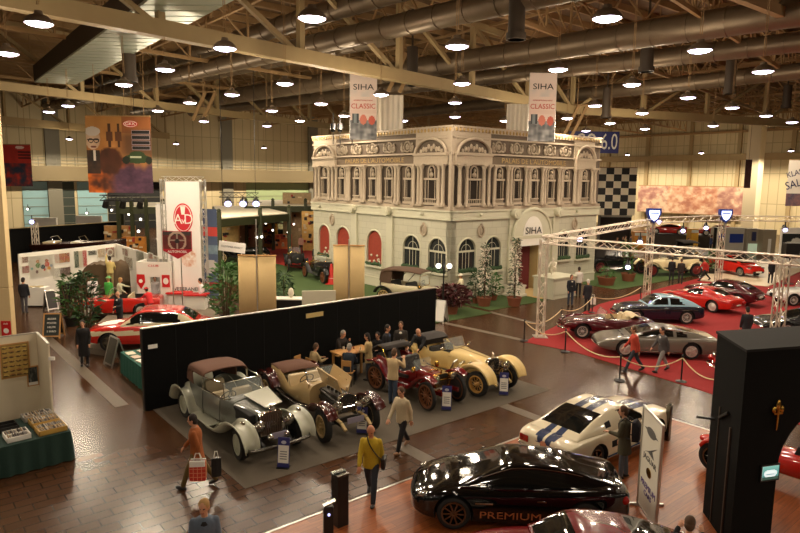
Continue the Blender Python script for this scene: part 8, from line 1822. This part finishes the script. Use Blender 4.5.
for i, (px, py, D, col, w_, h) in enumerate(((228, 236, 47, (206, 176, 110), 1.6, 3.0), (243, 232, 50, (150, 120, 100), 3.2, 2.6), (268, 230, 52, (196, 150, 50), 1.5, 2.0), (297, 232, 53, (186, 160, 120), 2.4, 4.6), (283, 244, 51, (206, 110, 60), 1.4, 1.2), (119, 234, 56, (190, 140, 84), 2.2, 2.6), (133, 240, 54, (200, 130, 50), 1.6, 1.8), (308, 240, 50, (224, 176, 100), 1.0, 3.2))):
    D *= 1.22 if i not in (5, 6) else 1.0; w_ *= 1.2; h *= 1.2 if i not in (5, 6) else 1.0
    p = GD(px, py, D); t = thing('display_stand', ('sand coloured figure-like stand at the left of the pavilion', 'brownish picture wall inside the pavilion', 'yellow goods stand in the pavilion', 'tall sparkling goods rack between pavilion and palace', 'orange counter behind the old cars', 'tan shelf stand between the far left green posts', 'orange goods stand in the small far left pavilion', 'glowing yellow display next to the palace left edge')[i], 'display stand', (p.x, D, 0))
    sh = MB(); sh.box(-w_ / 2, 0, 0, w_ / 2, .5, h); sh.build('rack', mat('rack_%d' % i, col, .7, noise=.4, nscale=4), t, bevel=.02); g = MB()
    for k in range(14): x = (random.random() - .5) * w_ * .9; z = h * (.2 + .75 * random.random()); g.cbox((x, -.06, z), (.18 + .2 * random.random(), .14, .12 + .2 * random.random()), k % 3)
    o = g.build('goods', [mat('goods_light', (226, 206, 170), .5), mat('goods_dark', (50, 40, 36), .5), mat('goods_red', (170, 60, 44), .5)], t); o['kind'] = 'stuff'
flatpoly('carpet', [G(240, 268), G(312, 268), G(312, 246), G(262, 240), G(222, 250)], .016, mat('red_carpet_far', (176, 40, 30), .95), 'red carpet among the old cars left of the palace', 'carpet')
for i, (px, py, D) in enumerate(((261, 226, 49), (266, 223, 51), (273, 230, 50), (257, 237, 46), (262, 236.5, 46), (294, 224, 52), (288, 232, 51))):
    spot('tiny warm glowing lamp in the pavilion, ' + ('upper left', 'top', 'right of the yellow goods', 'on the car at the left', 'on the car at the right', 'high on the sparkling rack', 'low on the sparkling rack')[i], GD(px, py, D * (1.19 if i not in (3, 4) else 1.0)), (0, -1, -.1), .17, 'tiny pavilion lamps', GLOW)
# right background booths
GRYP = mat('booth_pale_grey', (190, 184, 172), .6)
def booth(label, px0, px1, y0, y1, D, m): p, q = GD(px0, y1, D), GD(px1, y0, D); t = thing('exhibition_booth', label, 'booth', (p.x, D, 0)); w_ = q.x - p.x; b = MB(); b.box(0, 0, 0, w_, 1.0, q.z); b.build('booth_wall', m, t); return t, w_, q.z
t, w_, h = booth('pale grey booth with two dark blue signs behind the red cabriolet', 713, 745, 228, 262, 64, GRYP); b = MB(); b.box(.3, -.06, h - 1.5, w_ * .34, -.01, h - .6); b.build('blue_sign', BRIM, t); b = MB(); b.box(w_ * .5, -.06, h - 1.5, w_ * .96, -.01, h - .6); b.build('blue_sign', BRIM, t); b = MB(); b.box(-.15, -.1, 0, .1, .05, h); b.build('dark_edge', BLACK, t)
t, w_, h = booth('grey booth with a lit pale green doorway at the right', 745, 761, 229, 262, 64, mat('booth_grey', (150, 140, 124), .6)); b = MB(); b.box(.15, -.05, .1, w_ - .1, -.01, h - 1.5); b.build('lit_doorway', mat('doorway_lit', (206, 226, 196), .5, emit=.35), t); b = MB(); b.box(w_ * .35, -.07, h - 1.2, w_ * .65, -.01, h - .3); b.build('dark_plaque', NAVY, t)
t, w_, h = booth('brownish booth with a white notice right of the pale doorway', 761, 777, 230, 262, 63, mat('booth_tan', (160, 146, 122), .6)); b = MB(); b.box(w_ * .4, -.05, h - 2.4, w_ * .62, -.01, h - .9); b.build('white_notice', WHITE, t)
p, q = GD(781, 251, 52), GD(812, 234, 52); t = thing('car_poster', 'large dark poster with a silver car at the right edge', 'poster', ((p.x + q.x) / 2, 52, p.z))
print_art('printed_sheet', t, q.x - p.x, q.z - p.z, lambda u, v: (196, 196, 186) if hypot((u - .42) / .36, (v - .38) / .2) < 1 or hypot((u - .5) / .18, (v - .6) / .16) < 1 else (30, 34, 34), 36, 22); b = MB(); b.box(-1.3, .01, -p.z, 1.3, .2, q.z - p.z + .5); b.build('support_wall', WHITEP, t)
p = GD(790, 258, 44); t = thing('speaker_box', 'big black box screen on a pole at the right edge above the white car', 'screen', (p.x, 44, 0)); b = MB(); b.box(-.5, -.3, p.z, .5, .3, p.z + 1.05); b.build('case', BLACK, t, bevel=.03); b = MB(); b.cyl((0, 0, 0), (0, 0, p.z), .05, n=8); b.cyl((0, 0, 0), (0, 0, .04), .4, n=14); b.build('pole', BLACK, t)
for i, (px0, px1, y0, y1, D, m, lab) in enumerate(((690, 699, 229, 246, 66, mat('stand_yellow', (214, 160, 50), .6), 'yellow upright sign stand left of the pale grey booth'), (660, 675, 228, 240, 74, mat('stand_green', (40, 96, 62), .6), 'dark green stand wall above the low red cars'), (677, 681, 226, 243, 73, mat('stand_orange', (206, 96, 40), .6), 'narrow orange sign beside the dark green stand wall'), (634, 647, 232, 240, 68, mat('stand_orange2', (214, 140, 50), .6), 'orange-yellow stand left of the low red cars'), (600, 632, 214, 228, 74, mat('stand_dark', (60, 50, 44), .7), 'long dark stand under the chequered flag'))):
    t, w_, h = booth(lab, px0, px1, y0, y1, D, m); b = MB(); b.box(.05, -.06, h - .4, w_ - .05, -.01, h - .1); b.build('header_strip', PLATE, t)
for i, (px, py) in enumerate(((598, 232), (606, 236), (612, 231), (620, 238), (700, 262))):
    p = GD(px, py, 66); person(('person in brown under the chequered flag, leftmost', 'person in black under the chequered flag, second', 'person in beige under the chequered flag, third', 'person in grey under the chequered flag, rightmost', 'person in blue behind the striding red-topped visitor')[i], (p.x, 60 + i, 0), D_(-90 + 20 * i), 'stand', ((96, 66, 44), (30, 28, 28), (186, 160, 120), (110, 106, 104), (60, 70, 110))[i], (40, 38, 40), 'brown', 1.75, 2)
# red open-wheel racer behind the tower
rt = thing('racing_car', 'red single-seat racing car half hidden behind the black tower', 'car', (8.98, 14.1, .05), HD(-.62, .78)); rb = MB(); rings = []
for x, w_, z0, z1 in spl([(-1.9, .12, .5, .62), (-1.4, .34, .3, .86), (-.6, .42, .24, .9), (.3, .40, .24, .82), (1.2, .30, .28, .74), (1.75, .14, .36, .56), (1.85, .05, .42, .5)], 4): rings.append([(x, w_ * cos(a), (z0 + z1) / 2 + (z1 - z0) / 2 * sin(a)) for a in [2 * pi * k / 16 for k in range(16)]])
rb.loft(rings, True, True); rb.build('body', SRED, rt, smooth=50); seat_part(rt, -.35, 0, .55, BLACK, w=.42, h=.5); steering(rt, .1, 0, .92, .15); windscreen_frame(rt, .35, .28, .82, .18, .06)
for x in (1.15, -1.2):
    for s in (-1, 1): add_wheel(rt, x, s * .72, .36, .2, 'wire', DARKCH); b = MB(); b.cyl((x, s * .2, .4), (x, s * .65, .36), .03, n=6); b.build('suspension_arm', BLACK, rt); fender(rt, 'cycle_wing', SRED, [(x - .36, .52), (x - .2, .72), (x, .8), (x + .2, .72), (x + .34, .56)], s * .72, .11, .04)
